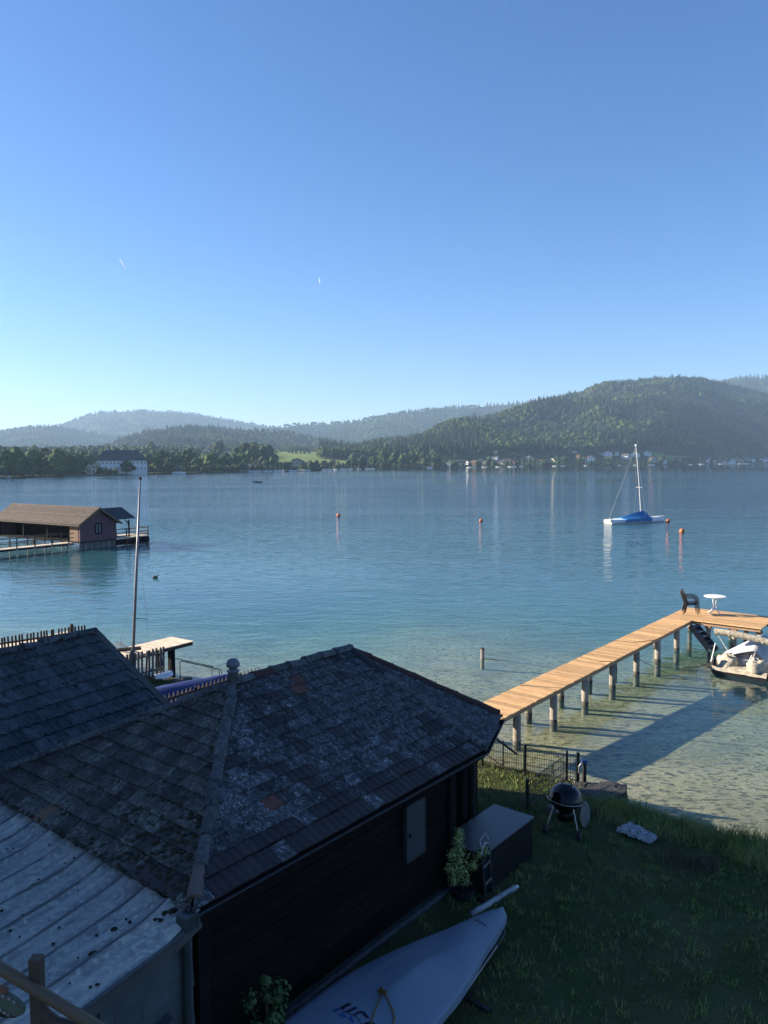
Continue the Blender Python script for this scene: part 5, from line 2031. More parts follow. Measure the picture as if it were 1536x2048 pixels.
for t in (-0.09, -0.5, -0.93):
    mb = MB()
    mb.bar(J(-0.5, t, JZ - 0.095), J(JL + 0.1, t, JZ - 0.095), 0.07, 0.13)
    mb.build('stringer', 'jetty_beam', jet)
for s_ in (JL + 0.08, JL + 1.3, PL_S1 - 0.1):
    mb = MB()
    mb.bar(J(s_, PL_T0 + 0.05, JZ - 0.095), J(s_, PL_T1 - 0.05, JZ - 0.095), 0.07, 0.13)
    mb.build('stringer', 'jetty_beam', jet)
pcol = MB()


def pile_at(P_, r, wet=True):
    mb = MB()
    mb.tube([P_ + UP * -1.9, P_ + UP * 0.28, P_ + UP * (JZ - 0.17)], r, 12)
    o = mb.build('pile', 'pile', jet, True)
    mb = MB()
    mb.tube([P_ + UP * -1.85, P_ + UP * 0.10], r + 0.004, 12)
    mb.build('wet_foot', 'pile_wet', o, True)


m = mat('wet_pile', (0.035, 0.033, 0.026), (0.06, 0.055, 0.04), 8, 0.6, 0, 0.4)
MT['pile_wet'] = m
for k in range(7):
    s_ = 1.0 + 1.99 * k
    pile_at(J(s_, -0.10, 0), 0.10)
    pile_at(J(s_ + 0.1, -0.90, 0), 0.10)
for s_, t in ((JL + 0.12, 0.55), (JL + 0.2, 1.45), (JL + 0.3, 2.28), (PL_S1 - .25, -0.8), (PL_S1 - .25, 0.8), (PL_S1 - .25, 2.25), (JL + 1.3, 1.6)):
    pile_at(J(s_, t, 0), 0.085)
    if t > 0:
        mb = MB()
        mb.box(J(s_, t, JZ - 0.215), (0.24, 0.20, 0.11), JR)
        mb.build('pile_cap', 'jetty_beam', jet)
hk = MB()
q = J(8.55, 0.0, JZ - 0.14)
hk.tube([q, q + UP * -0.08, q + JN * 0.03 + UP * -0.14, q + JN * 0.09 + UP * -0.15, q + JN * 0.12 + UP * -0.10], 0.012, 6)
hk.build('hook', 'rubber', jet)
for pts in ([J(6.6, -1.05, JZ + 0.008), J(6.45, -0.3, JZ + .012), J(6.7, 0.02, JZ + .008)], [J(9.4, -1.05, JZ + 0.008), J(9.5, -0.4, JZ + 0.012), J(10.2, 0.01, JZ + 0.008)]):
    mb = MB()
    mb.tube(pts, 0.008, 5)
    tag(mb.build('rope', 'stem', None), 'thin dark rope lying across the jetty planks ' + ('nearer the shore' if pts[0].y < 25 else 'halfway out'), 'rope')
for a, b_, lab in ((J(8.95, 0.0, 0.5), J(9.9, 1.25, -0.15), 'dark mooring line from the jetty pile with the long sag'), (J(11.0, -0.1, 0.1), J(10.6, 0.9, -0.25), 'short reddish rope trailing from the jetty pile into the water')):
    mb = MB()
    mb.tube([a, a.lerp(b_, 0.5) + UP * -0.08, b_], 0.009, 5)
    tag(mb.build('mooring_line', 'rope', None), lab, 'rope')

# boat steps hanging off the corner of the jetty
st = thing('boat_steps', 'dark blue metal steps leading from the jetty corner down into the water', 'steps', J(JL - 0.3, 0.1, 0.8))
a0, a1 = at(1386, 1250, 0.78), at(1424, 1297, 0.02)
sd2 = (a1 - a0).normalized()
sx = V((sd2.y, -sd2.x, 0)).normalized()
if sx.x < 0:
    sx = -sx
snn = sx.cross(sd2).normalized()
if snn.z < 0:
    snn = -snn
for k in (-1, 1):
    mb = MB()
    mb.bar(a0 + sx * 0.22 * k, a1 + sx * 0.22 * k + sd2 * 0.1, 0.045, 0.20, up=snn)
    mb.build('side_rail', 'gangway', st)
mb = MB()
mb.bar(a0 - snn * 0.06, a1 - snn * 0.06, 0.40, 0.02, up=snn)
mb.build('back_plate', 'gangway', st)
for k in range(5):
    c = a0.lerp(a1, 0.08 + k * 0.205)
    mb = MB()
    mb.box(c + snn * 0.02, (0.40, 0.20, 0.03), Matrix((sx, sx.cross(UP) * -1, UP)).transposed())
    mb.build('tread', 'gangway' if k in (0, 3) else 'white_old', st)

# ------------------------------------------------------------------ garden chairs and table on the platform
def garden_chair(p, rz, label, group):
    t = thing('garden_chair', label, 'chair', p, group)
    R = Matrix.Rotation(rz, 3, 'Z')
    g = lambda x, y, z: p + R @ V((x, y, z))      # x is the way it faces
    mb = MB()
    rows = []
    for i in range(6):
        x = -0.20 + 0.42 * i / 5
        rows.append([g(x, y, 0.42 - 0.02 * math.cos(y * 6) - 0.03 * (1 - i / 5)) for y in (-0.22, -0.1, 0, 0.1, 0.22)])
    mb.grid(rows)
    mb.grid([[q + UP * -0.03 for q in r][::-1] for r in rows])
    mb.build('seat', 'plastic_chair', t)
    fr = MB()
    pts = [g(-0.20 - 0.17 * math.sin(a) * 1.0, 0.235 * math.cos(a), 0.42 + 0.47 * math.sin(a)) for a in np.linspace(0, PI, 13)]
    fr.tube(pts, 0.02, 6)
    bk_ = fr.build('backrest', 'plastic_chair', t)
    for y in (-0.16, -0.09, -0.03, 0.03, 0.09, 0.16):
        zt = 0.42 + 0.47 * math.sqrt(max(0, 1 - (y / 0.235) ** 2))
        mb = MB()
        mb.bar(g(-0.19, y * 0.8, 0.42), g(-0.20 - 0.165 * (zt - .42) / .47, y, zt), 0.022, 0.012, up=R @ V((1, 0, 0.3)))
        mb.build('slat', 'plastic_chair', bk_)
    for sy in (-1, 1):
        mb = MB()
        mb.tube([g(-0.29, 0.22 * sy, 0.64), g(-0.1, 0.27 * sy, 0.655), g(0.12, 0.28 * sy, 0.64), g(0.21, 0.27 * sy, 0.58), g(0.22, 0.255 * sy, 0.42)], [0.014, 0.016, 0.016, 0.014, 0.013], 6)
        mb.build('armrest', 'plastic_chair', t)
        for x0, x1 in ((0.20, 0.27), (-0.18, -0.27)):
            mb = MB()
            mb.tube([g(x0, 0.21 * sy, 0.43), g(x1, 0.25 * sy, 0.0)], [0.019, 0.013], 6)
            mb.build('leg', 'plastic_chair', t)
    return t


cpos = at(1377, 1229, JZ) + JD * 0.15
names_ = ['lowest of the stacked dark brown garden chairs on the jetty', 'middle chair in the dark brown stack on the jetty', 'topmost of the stacked dark brown garden chairs on the jetty']
for k in range(3):
    off = V((math.cos(-0.25), math.sin(-0.25), 0)) * 0.040 * k
    garden_chair(cpos + off + UP * (0.0145 + 0.042 * k), -0.25, names_[k], 'stacked garden chairs')
tp = at(1429, 1228, JZ) + UP * 0.0
tb_ = thing('garden_table', 'round white garden table with curved legs standing on the jetty', 'table', tp)
mb = MB()
mb.lathe([(0.01, 0.685), (0.36, 0.685), (0.405, 0.695), (0.41, 0.71), (0.40, 0.722), (0.01, 0.725)], tp, 28)
mb.build('table_top', 'white', tb_)
mb = MB()
mb.lathe([(0.07, 0.36), (0.07, 0.38)], tp, 12)
mb.build('leg_ring', 'white', tb_)
for k in range(4):
    a = 0.5 + k * PI / 2
    d = V((math.cos(a), math.sin(a), 0))
    mb = MB()
    mb.tube([tp + d * r_ + UP * z for r_, z in ((0.17, 0.69), (0.10, 0.60), (0.065, 0.42), (0.07, 0.28), (0.14, 0.13), (0.27, 0.045), (0.31, 0.014))], 0.016, 7)
    mb.build('leg', 'white', tb_, True)

# ------------------------------------------------------------------ covered motor boat
B0, B1 = V((10.72, 24.95, 0)), V((12.02, 23.76, 0))
bx = (B1 - B0).normalized()                    # along the stern, left to right
by = V((-bx.y, bx.x, 0))                       # forward
if by.y < 0:
    by = -by
BWd = (B1 - B0).length


def Bq(a, f, z):
    return B0 + bx * a + by * f + UP * z


mbt = thing('motor_boat', 'dark hulled motor boat under pale covers with a folded beige sunshade', 'boat', Bq(BWd / 2, 1.5, 0))
rows = []
FLn = 3.9
for k in range(10):
    f_ = k / 9
    hw = BWd / 2 * (1 if f_ < 0.45 else 1 - ((f_ - 0.45) / 0.55) ** 2 * 0.93)
    zt = 0.19 + 0.16 * f_
    rows.append([Bq(BWd / 2 + y * hw, f_ * FLn, z) for y, z in ((0, -0.18), (-0.8, -0.12), (-0.98, 0.08), (-1.0, zt - 0.05), (-1.03, zt), (-0.9, zt), (0, zt + 0.02), (0.9, zt), (1.03, zt), (1.0, zt - 0.05), (0.98, 0.08), (0.8, -0.12), (0, -0.18))])
mb = MB()
mb.grid(rows)
mb.add(rows[0], [tuple(range(12))[::-1]])
mb.build('hull', 'boat_black', mbt)


def cloth(name, m_, ctr_fn, nu, nv, parent, smooth=True):
    mb = MB()
    mb.grid([[ctr_fn(i / nu, j / nv) for j in range(nv + 1)] for i in range(nu + 1)])
    return mb.build(name, m_, parent, smooth)


# stained apron over the stern
cloth('stern_apron', 'dirty_beige', lambda a, b_: Bq(BWd * (0.02 + 0.96 * a), -0.05 + 0.8 * b_, 0.27 + 0.05 * math.sin(a * 17 + b_ * 5) * b_ + (0.09 * b_) - (0.14 if b_ == 0 else 0) + 0.02 * fbm(a * 6, b_ * 6)), 18, 8, mbt)


def lump(c, rx, ry, rz, name, seed):
    mb = MB()
    rws = []
    for i in range(9):
        a = PI * 0.5 * i / 8
        row = []
        for j in range(15):
            p_ = 2 * PI * j / 14
            n_ = V((math.cos(p_) * math.cos(a), math.sin(p_) * math.cos(a), math.sin(a)))
            k = 1 + 0.45 * fbm(n_.x * 1.6 + seed, n_.y * 1.6, n_.z * 1.6 + seed, 3) * (1 if 0 < j < 14 else 0)
            sq = 0.75 + 0.25 * max(abs(n_.x), abs(n_.y))
            row.append(c + bx * (n_.x * rx * k) + by * (n_.y * ry * k) + UP * (max(0, n_.z) ** 0.8 * rz * k * sq))
        rws.append(row)
    mb.grid(rws)
    return mb.build(name, 'beige', mbt, True)


lump(Bq(0.40, 0.42, 0.26), 0.34, 0.34, 0.44, 'seat_cover', 2)
lump(Bq(1.36, 0.24, 0.26), 0.31, 0.28, 0.46, 'engine_cover', 5)


# tent cover over the cockpit with a ridge pole
def tent(a, b_):
    f_ = 0.45 + 3.2 * b_
    hw = (BWd / 2 + 0.05) * (1 if b_ < 0.45 else 1 - ((b_ - 0.45) / 0.55) ** 2 * 0.85)
    y = 2 * a - 1
    yr_ = (y - 0.3) / (0.7 if y > 0.3 else 1.3)
    pk = math.exp(-((b_ - 0.24) / (0.34 if b_ > 0.24 else 0.17)) ** 2)
    ridge_h = 0.40 + 0.50 * pk + 0.1 * (1 - b_)
    z = 0.34 + (ridge_h - 0.05) * (1 - abs(yr_) ** 1.25) * 0.95
    z += 0.025 * math.sin((a * 9 + b_ * 4)) * pk + 0.02 * fbm(a * 5, b_ * 7)
    if a in (0, 1):
        z = 0.18
    return Bq(BWd / 2 + y * hw, f_, z)


cloth('cockpit_cover', 'sail_white', tent, 20, 18, mbt)
# front sheet of the tent, falling in folds from the peak down to the seat covers
pk_ = Bq(BWd / 2 + 0.30, 1.02, 1.06)


def front(a, b_):
    top_p = tent(0.06 + 0.88 * a, 0.20) + UP * 0.012
    base = Bq(BWd * (0.04 + 0.92 * a), 0.42 + 0.12 * math.sin(a * 3.1), 0.30)
    p_ = top_p.lerp(base, b_)
    return p_ + by * (0.06 * math.sin(a * 24) * b_ * (1 - b_) * 2.2)


cloth('front_sheet', 'sail_white', front, 26, 8, mbt)
mb = MB()
mb.tube([Bq(1.05, 0.30, 0.4), pk_ + UP * 0.02], 0.018, 6)
mb.tube([Bq(1.20, 0.18, 0.55), pk_ + UP * 0.02 + bx * 0.05], 0.012, 6)
mb.build('tent_pole', 'white', mbt)
# folded bimini on its bow
q0, q1 = Bq(-0.02, 0.40, 1.36), Bq(BWd + 0.02, 0.70, 1.14)
rws = []
for i in range(25):
    a = i / 24
    c = q0.lerp(q1, a) + UP * (0.05 * math.sin(PI * a))
    rws.append([c + by * (math.cos(p_) * 0.11) + UP * (math.sin(p_) * 0.09 * (1.7 if math.sin(p_) < 0 else 0.7) + (0.035 * math.sin(i * 2.4 + p_ * 2) if math.sin(p_) < 0.2 else 0)) for p_ in np.linspace(0, 2 * PI, 11)])
mb = MB()
mb.grid(rws)
for r in (rws[0], rws[-1]):
    mb.add(r[:-1], [tuple(range(10))])
mb.build('folded_sunshade', 'beige', mbt, True)
mb = MB()
for e_, s_ in ((q0, 0), (q1, BWd)):
    mid = e_.lerp(Bq(s_, 0.35, 0.38), 0.45) + by * 0.05
    mb.tube([e_ + UP * -0.02, Bq(s_ + (0.28 if s_ == 0 else -0.1), 0.9, 0.55)], 0.014, 6)
    mb.tube([mid, Bq(s_, 0.02, 0.36)], 0.016, 6)
mb.build('sunshade_frame', 'white', mbt)
mb = MB()
mb.tube([Bq(0.02, 0.05, 0.30), Bq(-0.6, -0.05, 0.08), Bq(-1.3, 0.1, -0.05), Bq(-1.9, 0.5, -0.1)], 0.012, 5)
mb.build('mooring_rope', 'rope', mbt)
mb = MB()
mb.lathe([(0.02, -0.16), (0.07, -0.12), (0.08, 0.08), (0.03, 0.16)], Bq(0.12, -0.02, 0.42), 10)
mb.build('fender', 'boat_black', mbt, True)

# ------------------------------------------------------------------ wire panel fences by the water
def panel_fence(A, B, h, label, posts):
    t = thing('wire_fence', label, 'fence', A)
    d = (B - A).normalized()
    L = (B - A).length
    mb = MB()
    n = int(L / 0.05)
    for k in range(n + 1):
        p_ = A + d * (k * L / n)
        mb.tube([p_ + UP * 0.04, p_ + UP * h], 0.005, 4, False)
    pn = mb.build('mesh_panel', 'fence_green', t)
    for z in (0.08, h * 0.36, h * 0.66, h - 0.03):
        mb = MB()
        mb.tube([A + UP * z, B + UP * z], 0.008, 5)
        mb.build('rail_wire', 'fence_green', pn)
    for f_, w_ in posts:
        c = A.lerp(B, f_)
        mb = MB()
        mb.box(c + UP * ((h + 0.05) / 2 - 0.1), (w_, w_, h + 0.25))
        mb.build('post', 'fence_green', t)
    return t


fA, fB, fC = V((2.10, 16.55, 0.28)), V((2.99, 16.11, 0.28)), V((4.0, 15.62, 0.28))
panel_fence(fA, fC, 0.62, 'green wire panel fence along the water edge beside the hut', [(0.02, 0.045), (0.24, 0.03), (0.47, 0.055), (1.0, 0.06)])
gA, gB = at(1054, 1622, 0.34), at(1114, 1575, 0.34)
gB = gA + (gB - gA) * 1.35
panel_fence(gA, gB, 0.58, 'low green wire fence running from the grey box towards the grill', [(0.0, 0.06), (1.0, 0.04)])
# hose loop on the fence
mb = MB()
c = fA.lerp(fC, 0.84) + V((-0.05, -0.06, 0.25))
fd_ = (fC - fA).normalized()
for r_, o_ in ((0.17, 0), (0.15, 0.02)):
    mb.tube([c + fd_ * (math.cos(a) * r_) + UP * (math.sin(a) * r_ * 1.15 + o_) for a in np.linspace(-0.4, 4.0, 16)], 0.010, 6)
mb.tube([c + fd_ * 0.15 + UP * -0.05, c + fd_ * 0.3 + UP * -0.22, c + fd_ * 0.5 + UP * -0.2 + V((0.05, -.1, 0))], 0.010, 6)
tag(mb.build('garden_hose', 'rubber', None, True), 'black garden hose hanging in a loop on the water side fence', 'hose')
mb = MB()
mb.bar(V((2.05, 16.4, 0.72)), V((2.75, 16.0, 0.34)), 0.02, 0.02)
tag(mb.build('thin_stick', 'old_wood', None), 'thin stick leaning on the wire fence under the hut eave', 'stick')

# standpipe with a blue tap
p = V((4.12, 15.55, 0.2))
tpz = thing('water_tap', 'dark standpipe with a blue tap beside the fence end', 'tap', p)
mb = MB()
mb.tube([p + UP * -0.2, p + UP * 0.55], 0.042, 10)
mb.build('standpipe', 'rubber', tpz)
mb = MB()
mb.tube([p + UP * 0.52, p + UP * 0.58 + V((-0.05, -.02, 0)), p + V((-0.12, -0.03, 0.5)), p + V((-0.12, -0.03, 0.36))], 0.018, 8)
mb.build('spout', 'steel', tpz)
mb = MB()
mb.box(p + UP * 0.6, (0.12, 0.05, 0.045))
mb.box(p + UP * 0.57, (0.05, 0.06, 0.06))
mb.build('tap_handle', 'tap_blue', tpz)

# ------------------------------------------------------------------ kettle grill
gp = at(1130, 1660, 0.34)
gt = thing('kettle_grill', 'round black kettle charcoal grill on wheeled legs by the bank', 'grill', gp)
gl_h = 0.60
rg = 0.295
c = gp + UP * gl_h
tilt = Matrix.Rotation(math.radians(6), 3, 'Y')
mb = MB()
mb.lathe([(0.05, -0.25), (0.12, -0.235), (0.19, -0.19), (0.25, -0.11), (rg * 0.97, -0.02), (rg, 0.0), (rg * .96, 0.01)], c, 32, tilt)
mb.build('bowl', 'bowl', gt, True)
mb = MB()
mb.lathe([(rg + 0.012, 0.0), (rg + 0.016, 0.012), (rg + 0.006, 0.03), (rg * 0.98, 0.06), (rg * 0.90, 0.12), (rg * 0.74, 0.18), (rg * 0.5, 0.225), (rg * 0.22, 0.248), (0.005, 0.253)], c, 36, tilt)
lid = mb.build('lid', 'enamel', gt, True)
mb = MB()
tt = lambda x, y, z: c + tilt @ V((x, y, z))
mb.tube([tt(-0.09, 0, 0.235), tt(-0.085, 0, 0.285), tt(-0.05, 0, 0.31), tt(0.05, 0, 0.31), tt(0.085, 0, 0.285), tt(0.09, 0, 0.235)], 0.012, 8)
mb.build('lid_handle', 'rubber', lid, True)
mb = MB()
mb.lathe([(0.0, 0.0), (0.04, 0.0), (0.04, 0.006), (0.0, 0.008)], tt(0.10, -0.09, 0.215), 12, Matrix.Rotation(0.45, 3, 'X') @ Matrix.Rotation(0.45, 3, 'Y'))
mb.build('vent_disc', 'steel', lid)
mb = MB()
rr = rg + 0.03
mb.tube([tt(rr * math.cos(a), rr * math.sin(a), -0.01) for a in np.linspace(PI * 0.95, PI * 1.75, 16)], 0.007, 6)
mb.build('rim_rail', 'steel', gt)
mb = MB()
mb.lathe([(0.13, -0.40), (0.155, -0.36), (0.155, -0.26), (0.15, -0.25)], c, 20)
mb.build('ash_catcher', 'bowl', gt, True)
for a, L_, m_ in ((math.radians(-160), 0.40, 'steel'), (math.radians(-68), 0.40, 'steel'), (math.radians(70), 0.42, 'steel')):
    d = V((math.cos(a), math.sin(a), 0))
    mb = MB()
    mb.tube([c + d * 0.24 + UP * -0.10, gp + d * L_ + UP * 0.07], 0.012, 8)
    mb.build('leg', m_, gt)
for a in (math.radians(-160), math.radians(-68)):
    d = V((math.cos(a), math.sin(a), 0))
    wc = gp + d * 0.41 + UP * 0.085
    ax_ = V((math.cos(math.radians(-24)), math.sin(math.radians(-24)), 0))
    R = Matrix((ax_.cross(UP), UP, ax_)).transposed()
    mb = MB()
    mb.lathe([(0.05, -0.028), (0.082, -0.028), (0.09, -0.015), (0.09, 0.015), (0.082, 0.028), (0.05, 0.028)], wc, 20, R)
    w_ = mb.build('wheel', 'rubber', gt, True)
    mb = MB()
    mb.lathe([(0.0, 0.026), (0.06, 0.026), (0.06, 0.034), (0.0, 0.036)], wc, 16, R)
    mb.build('hub_cap', 'wheel_grey', w_)
a, b_ = (gp + V((math.cos(math.radians(q)), math.sin(math.radians(q)), 0)) * 0.40 + UP * 0.085 for q in (-160, -68))
mb = MB()
mb.tube([a, b_], 0.009, 6)
mb.build('axle', 'rubber', gt)

# plywood disc leaning at the grill, concrete block behind it
p = at(1168, 1654, 0.34)
mb = MB()
nx = V((0.80, -0.58, 0.12)).normalized()
R = Matrix((nx.cross(UP).normalized(), nx.cross(nx.cross(UP)).normalized() * -1, nx)).transposed()
mb.lathe([(0.0, -0.012), (0.222, -0.012), (0.225, 0.0), (0.222, 0.012), (0.0, 0.012)], p + UP * 0.225 + V((0.02, 0.02, 0)), 32, R)
tag(mb.build('wooden_disc', 'disc_wood', None), 'round weathered plywood disc standing on edge beside the grill', 'disc')
p = at(1110, 1625, 0.34)
mb = MB()
mb.box(p + UP * 0.06, (0.26, 0.20, 0.15), Matrix.Rotation(0.6, 3, 'Z'))
tag(mb.build('concrete_block', 'concrete', None), 'pale concrete block on the grass behind the grill', 'block')

# bank stones at the corner
def rock(c, sx_, sy_, sz_, seed, label):
    bm = bmesh.new()
    r_ = bmesh.ops.create_cube(bm, size=2.0)
    bmesh.ops.subdivide_edges(bm, edges=bm.edges[:], cuts=3, use_grid_fill=True)
    R = Matrix.Rotation(seed * 0.37, 3, 'Z')
    for v in bm.verts:
        n_ = v.co.normalized()
        v.co = v.co * 0.62 + n_ * 0.5
        k = 1 + 0.20 * fbm(v.co.x * 1.3 + seed, v.co.y * 1.3, v.co.z * 1.3, 3)
        q = R @ V((v.co.x * sx_ * k, v.co.y * sy_ * k, v.co.z * sz_ * (1 + 0.35 * (k - 1))))
        v.co = c + q
    bm.verts.index_update()
    mb = MB()
    mb.add([tuple(v.co) for v in bm.verts], [tuple(v.index for v in f.verts) for f in bm.faces])
    bm.free()
    tag(mb.build('bank_stone', 'stone', None), label, 'stone', 'stones along the bank')


rock(at(1200, 1605, 0.3), 0.42, 0.30, 0.22, 1.7, 'large flat grey stone at the corner of the bank')
rock(at(1225, 1597, 0.2), 0.22, 0.26, 0.26, 3.1, 'outermost grey stone standing in the water at the bank corner')
rock(at(1175, 1625, 0.3), 0.26, 0.20, 0.18, 4.4, 'grey stone behind the plywood disc')
rock(at(1232, 1625, 0.12), 0.16, 0.16, 0.20, 6.2, 'small upright stone below the bank corner')
rock(at(1172, 1583, 0.22), 0.24, 0.18, 0.14, 7.7, 'mossy stone by the blue tap')

# crumpled silvery sheet
p = at(1276, 1672, 0.36)
cloth_dir = V((0.62, -0.78, 0))
cd2 = V((0.78, 0.62, 0))
mb = MB()
def foil_pt(i, j):
    e_ = min(i, 22 - i, j, 12 - j)
    a = (i / 22 - 0.5) * 0.66 + 0.02 * fbm(i * 0.8, j * 0.8, 9, 2)
    b_ = (j / 12 - 0.5) * (0.40 - 0.006 * i) + 0.02 * fbm(i * 0.9, j * 0.7, 4, 2)
    z_ = 0.05 + 0.055 * abs(fbm(i * 0.42, j * 0.5, 3.3, 4)) + 0.035 * abs(math.sin(i * 1.1 + j * 0.9 + 2 * fbm(i * .3, j * .3, 1, 2))) + (0.03 if e_ > 1 else -0.05 if e_ == 0 else 0)
    return p + cloth_dir * a + cd2 * b_ + UP * z_


mb.grid([[foil_pt(i, j) for j in range(13)] for i in range(23)])
tag(mb.build('crumpled_sheet', 'foil', None), 'crumpled silvery plastic sheet lying in the bank grass', 'plastic sheet')

# ------------------------------------------------------------------ grey storage box
sbx = thing('storage_box', 'dark boarded storage box with flat grey metal lid at the end of the hut', 'box', H(5.85, 0.06, 0.3))
u0, u1, v0, v1, z1 = 5.06, 6.66, -0.34, 0.44, 1.07
mb = MB()
mb.box(H((u0 + u1) / 2, (v0 + v1) / 2, 0.66), (u1 - u0 - 0.08, v1 - v0 - 0.08, 0.76), HRM)
bd_ = mb.build('body', 'box_side', sbx)
for k in range(9):
    z = 0.30 + k * 0.084
    mb = MB()
    mb.box(H((u0 + u1) / 2, v0 + 0.03, z + 0.04), (u1 - u0 - 0.06, 0.025, 0.074), HRM @ Matrix.Rotation(-0.12, 3, 'X'))
    mb.build('board', 'box_side', bd_)
    mb = MB()
    mb.box(H(u1 - 0.03, (v0 + v1) / 2, z + 0.04), (0.025, v1 - v0 - 0.1, 0.074), HRM)
    mb.build('board', 'box_side', bd_)
mb = MB()
mb.box(H((u0 + u1) / 2, (v0 + v1) / 2, z1 - 0.012), (u1 - u0, v1 - v0, 0.024), HRM)
mb.build('lid', 'box_top', sbx)

# ------------------------------------------------------------------ potted bush and hand truck at the hut corner
def bush(leaf_m, clumps, n, size, seed):
    mb = MB()
    for k, (c_, r_) in enumerate(clumps):
        leaf_quads(mb, c_, r_, n, size, seed + k, 1.0, 0.25)
    return mb


pp_ = H(4.86, -0.10, 0.3)
pb = thing('potted_bush', 'leggy yellow green bush in a dark pot beside the hut wall', 'plant', pp_)
mb = MB()
mb.lathe([(0.12, 0.0), (0.17, 0.24), (0.185, 0.25), (0.185, 0.27), (0.165, 0.27), (0.15, 0.22), (0.0, 0.22)], pp_, 20)
pot_ = mb.build('pot', 'pot', pb)
cl = []
for z, du, dv, r_ in ((0.36, 0.03, -.01, .09), (0.45, 0.0, 0.02, .12), (0.55, -0.05, 0.02, .14), (0.66, -0.06, 0.03, .14), (0.78, -0.06, 0.03, .13), (0.90, -0.05, 0.04, .10), (1.02, -0.06, 0.05, .09), (1.12, -0.04, 0.05, .07), (0.60, 0.12, -0.10, .08), (0.72, 0.22, -0.14, .10), (0.76, 0.30, -0.18, .085), (0.62, -0.20, 0.08, .10), (0.45, -0.20, 0.05, .08), (0.82, -0.18, 0.08, .08)):
    cl.append((pp_ + HU * du + HV * dv + UP * z, r_))
bush('leaf_box', [(c_, r_ * 1.12) for c_, r_ in cl], 150, 0.020, 5).build('foliage', 'leaf_box', pb)
mb = MB()
for c_, r_ in cl:
    mb.tube([pp_ + UP * 0.2, pp_ + UP * 0.35 + (c_ - pp_) * 0.12, c_], [0.010, 0.008, 0.004], 5)
mb.build('stems', 'stem', pb)
ht = thing('hand_truck', 'old metal hand truck leaning on the end of the grey box', 'hand truck', H(5.02, -0.38, 0.3))
lean_v = V((0, 0, 1))


def Ht(u, z, o=0.0):
    return H(5.00 + u * 0.95, -0.42 + o + (z) * 0.10 + u * 0.1, 0.30 + z)


for u_ in (-0.0, 0.26):
    mb = MB()
    mb.tube([Ht(u_, 0.02), Ht(u_, 0.80)], 0.014, 8)
    mb.build('upright', 'downpipe', ht)
mb = MB()
mb.tube([Ht(0, 0.80), Ht(0.02, 0.88), Ht(0.13, 0.92), Ht(0.24, 0.88), Ht(0.26, 0.80)], 0.013, 8)
mb.tube([Ht(0, 0.92), Ht(0.02, 1.0, 0.03), Ht(0.25, 1.02, 0.03), Ht(0.26, 0.92)], 0.010, 8)
mb.build('handle', 'steel', ht)
for z in (0.34, 0.60, 0.04):
    mb = MB()
    mb.bar(Ht(0, z), Ht(0.26, z), 0.02, 0.03)
    mb.build('cross_bar', 'steel', ht)
mb = MB()
mb.box(Ht(0.13, 0.02, -0.08), (0.28, 0.18, 0.012), HRM)
mb.build('toe_plate', 'steel', ht)
for u_ in (-0.06, 0.32):
    mb = MB()
    mb.lathe([(0.03, -0.02), (0.08, -0.02), (0.085, 0), (0.08, 0.02), (0.03, 0.02)], Ht(u_, 0.09, 0.05), 16, HRM @ Matrix.Rotation(PI / 2, 3, 'Y'))
    mb.build('wheel', 'rubber', ht, True)

# rolled pale pole on the grass
a, b_ = at(942, 1829, 0.43), at(1030, 1776, 0.43)
wp_ = thing('rolled_pole', 'pale rolled sail sleeve lying in the grass at the dinghy bow', 'pole', a)
mb = MB()
n = 14
mb.tube([a.lerp(b_, k / (n - 1)) + UP * 0.012 * fbm(k * 0.7, 2) for k in range(n)], [0.046 + 0.008 * fbm(k * 0.9, 7) for k in range(n)], 10)
mb.build('sleeve', 'white_old', wp_, True)
mb = MB()
d = (b_ - a).normalized()
mb.tube([b_ - d * 0.05, b_ + d * 0.06], 0.03, 8)
mb.build('end_cap', 'white', wp_)

# ------------------------------------------------------------------ covered dinghy on its trolley
DB = V((1.62, 10.30, 0))
DA = V((-0.6727, -0.742, 0)).normalized()       # from the bow aft
DP = V((0.742, -0.6727, 0)).normalized()        # to starboard, towards the lawn
DZ = 0.78
DL = 4.2


def half_beam(s):
    if s < 0.001:
        return 0.0
    k = min(s / 2.5, 1)
    b_ = 0.66 * (1 - (1 - k) ** 1.55)
    b_ += 0.10 * math.sqrt(min(s, 0.12) / 0.12) * max(0, 1 - s / 0.8)
    if s > 2.8:
        b_ -= 0.10 * ((s - 2.8) / 1.4) ** 1.5
    return b_


def cover_z(s, y):
    b_ = max(half_beam(s), 0.02)
    k = abs(y) / b_
    crown = 0.05 * (1 - k ** 2) + 0.10 * math.exp(-((s - 1.95) / 0.5) ** 2) * (1 - k) ** 1.2
    wr = 0.012 * math.sin((y * 6 - s * 5.0)) * math.exp(-((s - 1.0) / 0.7) ** 2)
    wr += 0.014 * math.exp(-((y - 0.1 + (s - 1.2) * 0.28) / 0.05) ** 2) * math.exp(-((s - 1.0) / 0.55) ** 2)
    wr += 0.016 * math.exp(-((y + 0.42 + (s - 2.0) * 0.1) / 0.04) ** 2) * math.exp(-((s - 2.1) / 0.4) ** 2)
    wr -= 0.014 * math.exp(-((s - 2.15 - y * 0.5) / 0.06) ** 2) * (1 - k)
    wr += 0.008 * fbm(s * 1.6, y * 2.2, 4, 3)
    return DZ + crown + wr * (1 - k ** 6)


def Dg(s, y, z):
    return DB + DA * s + DP * y + UP * z


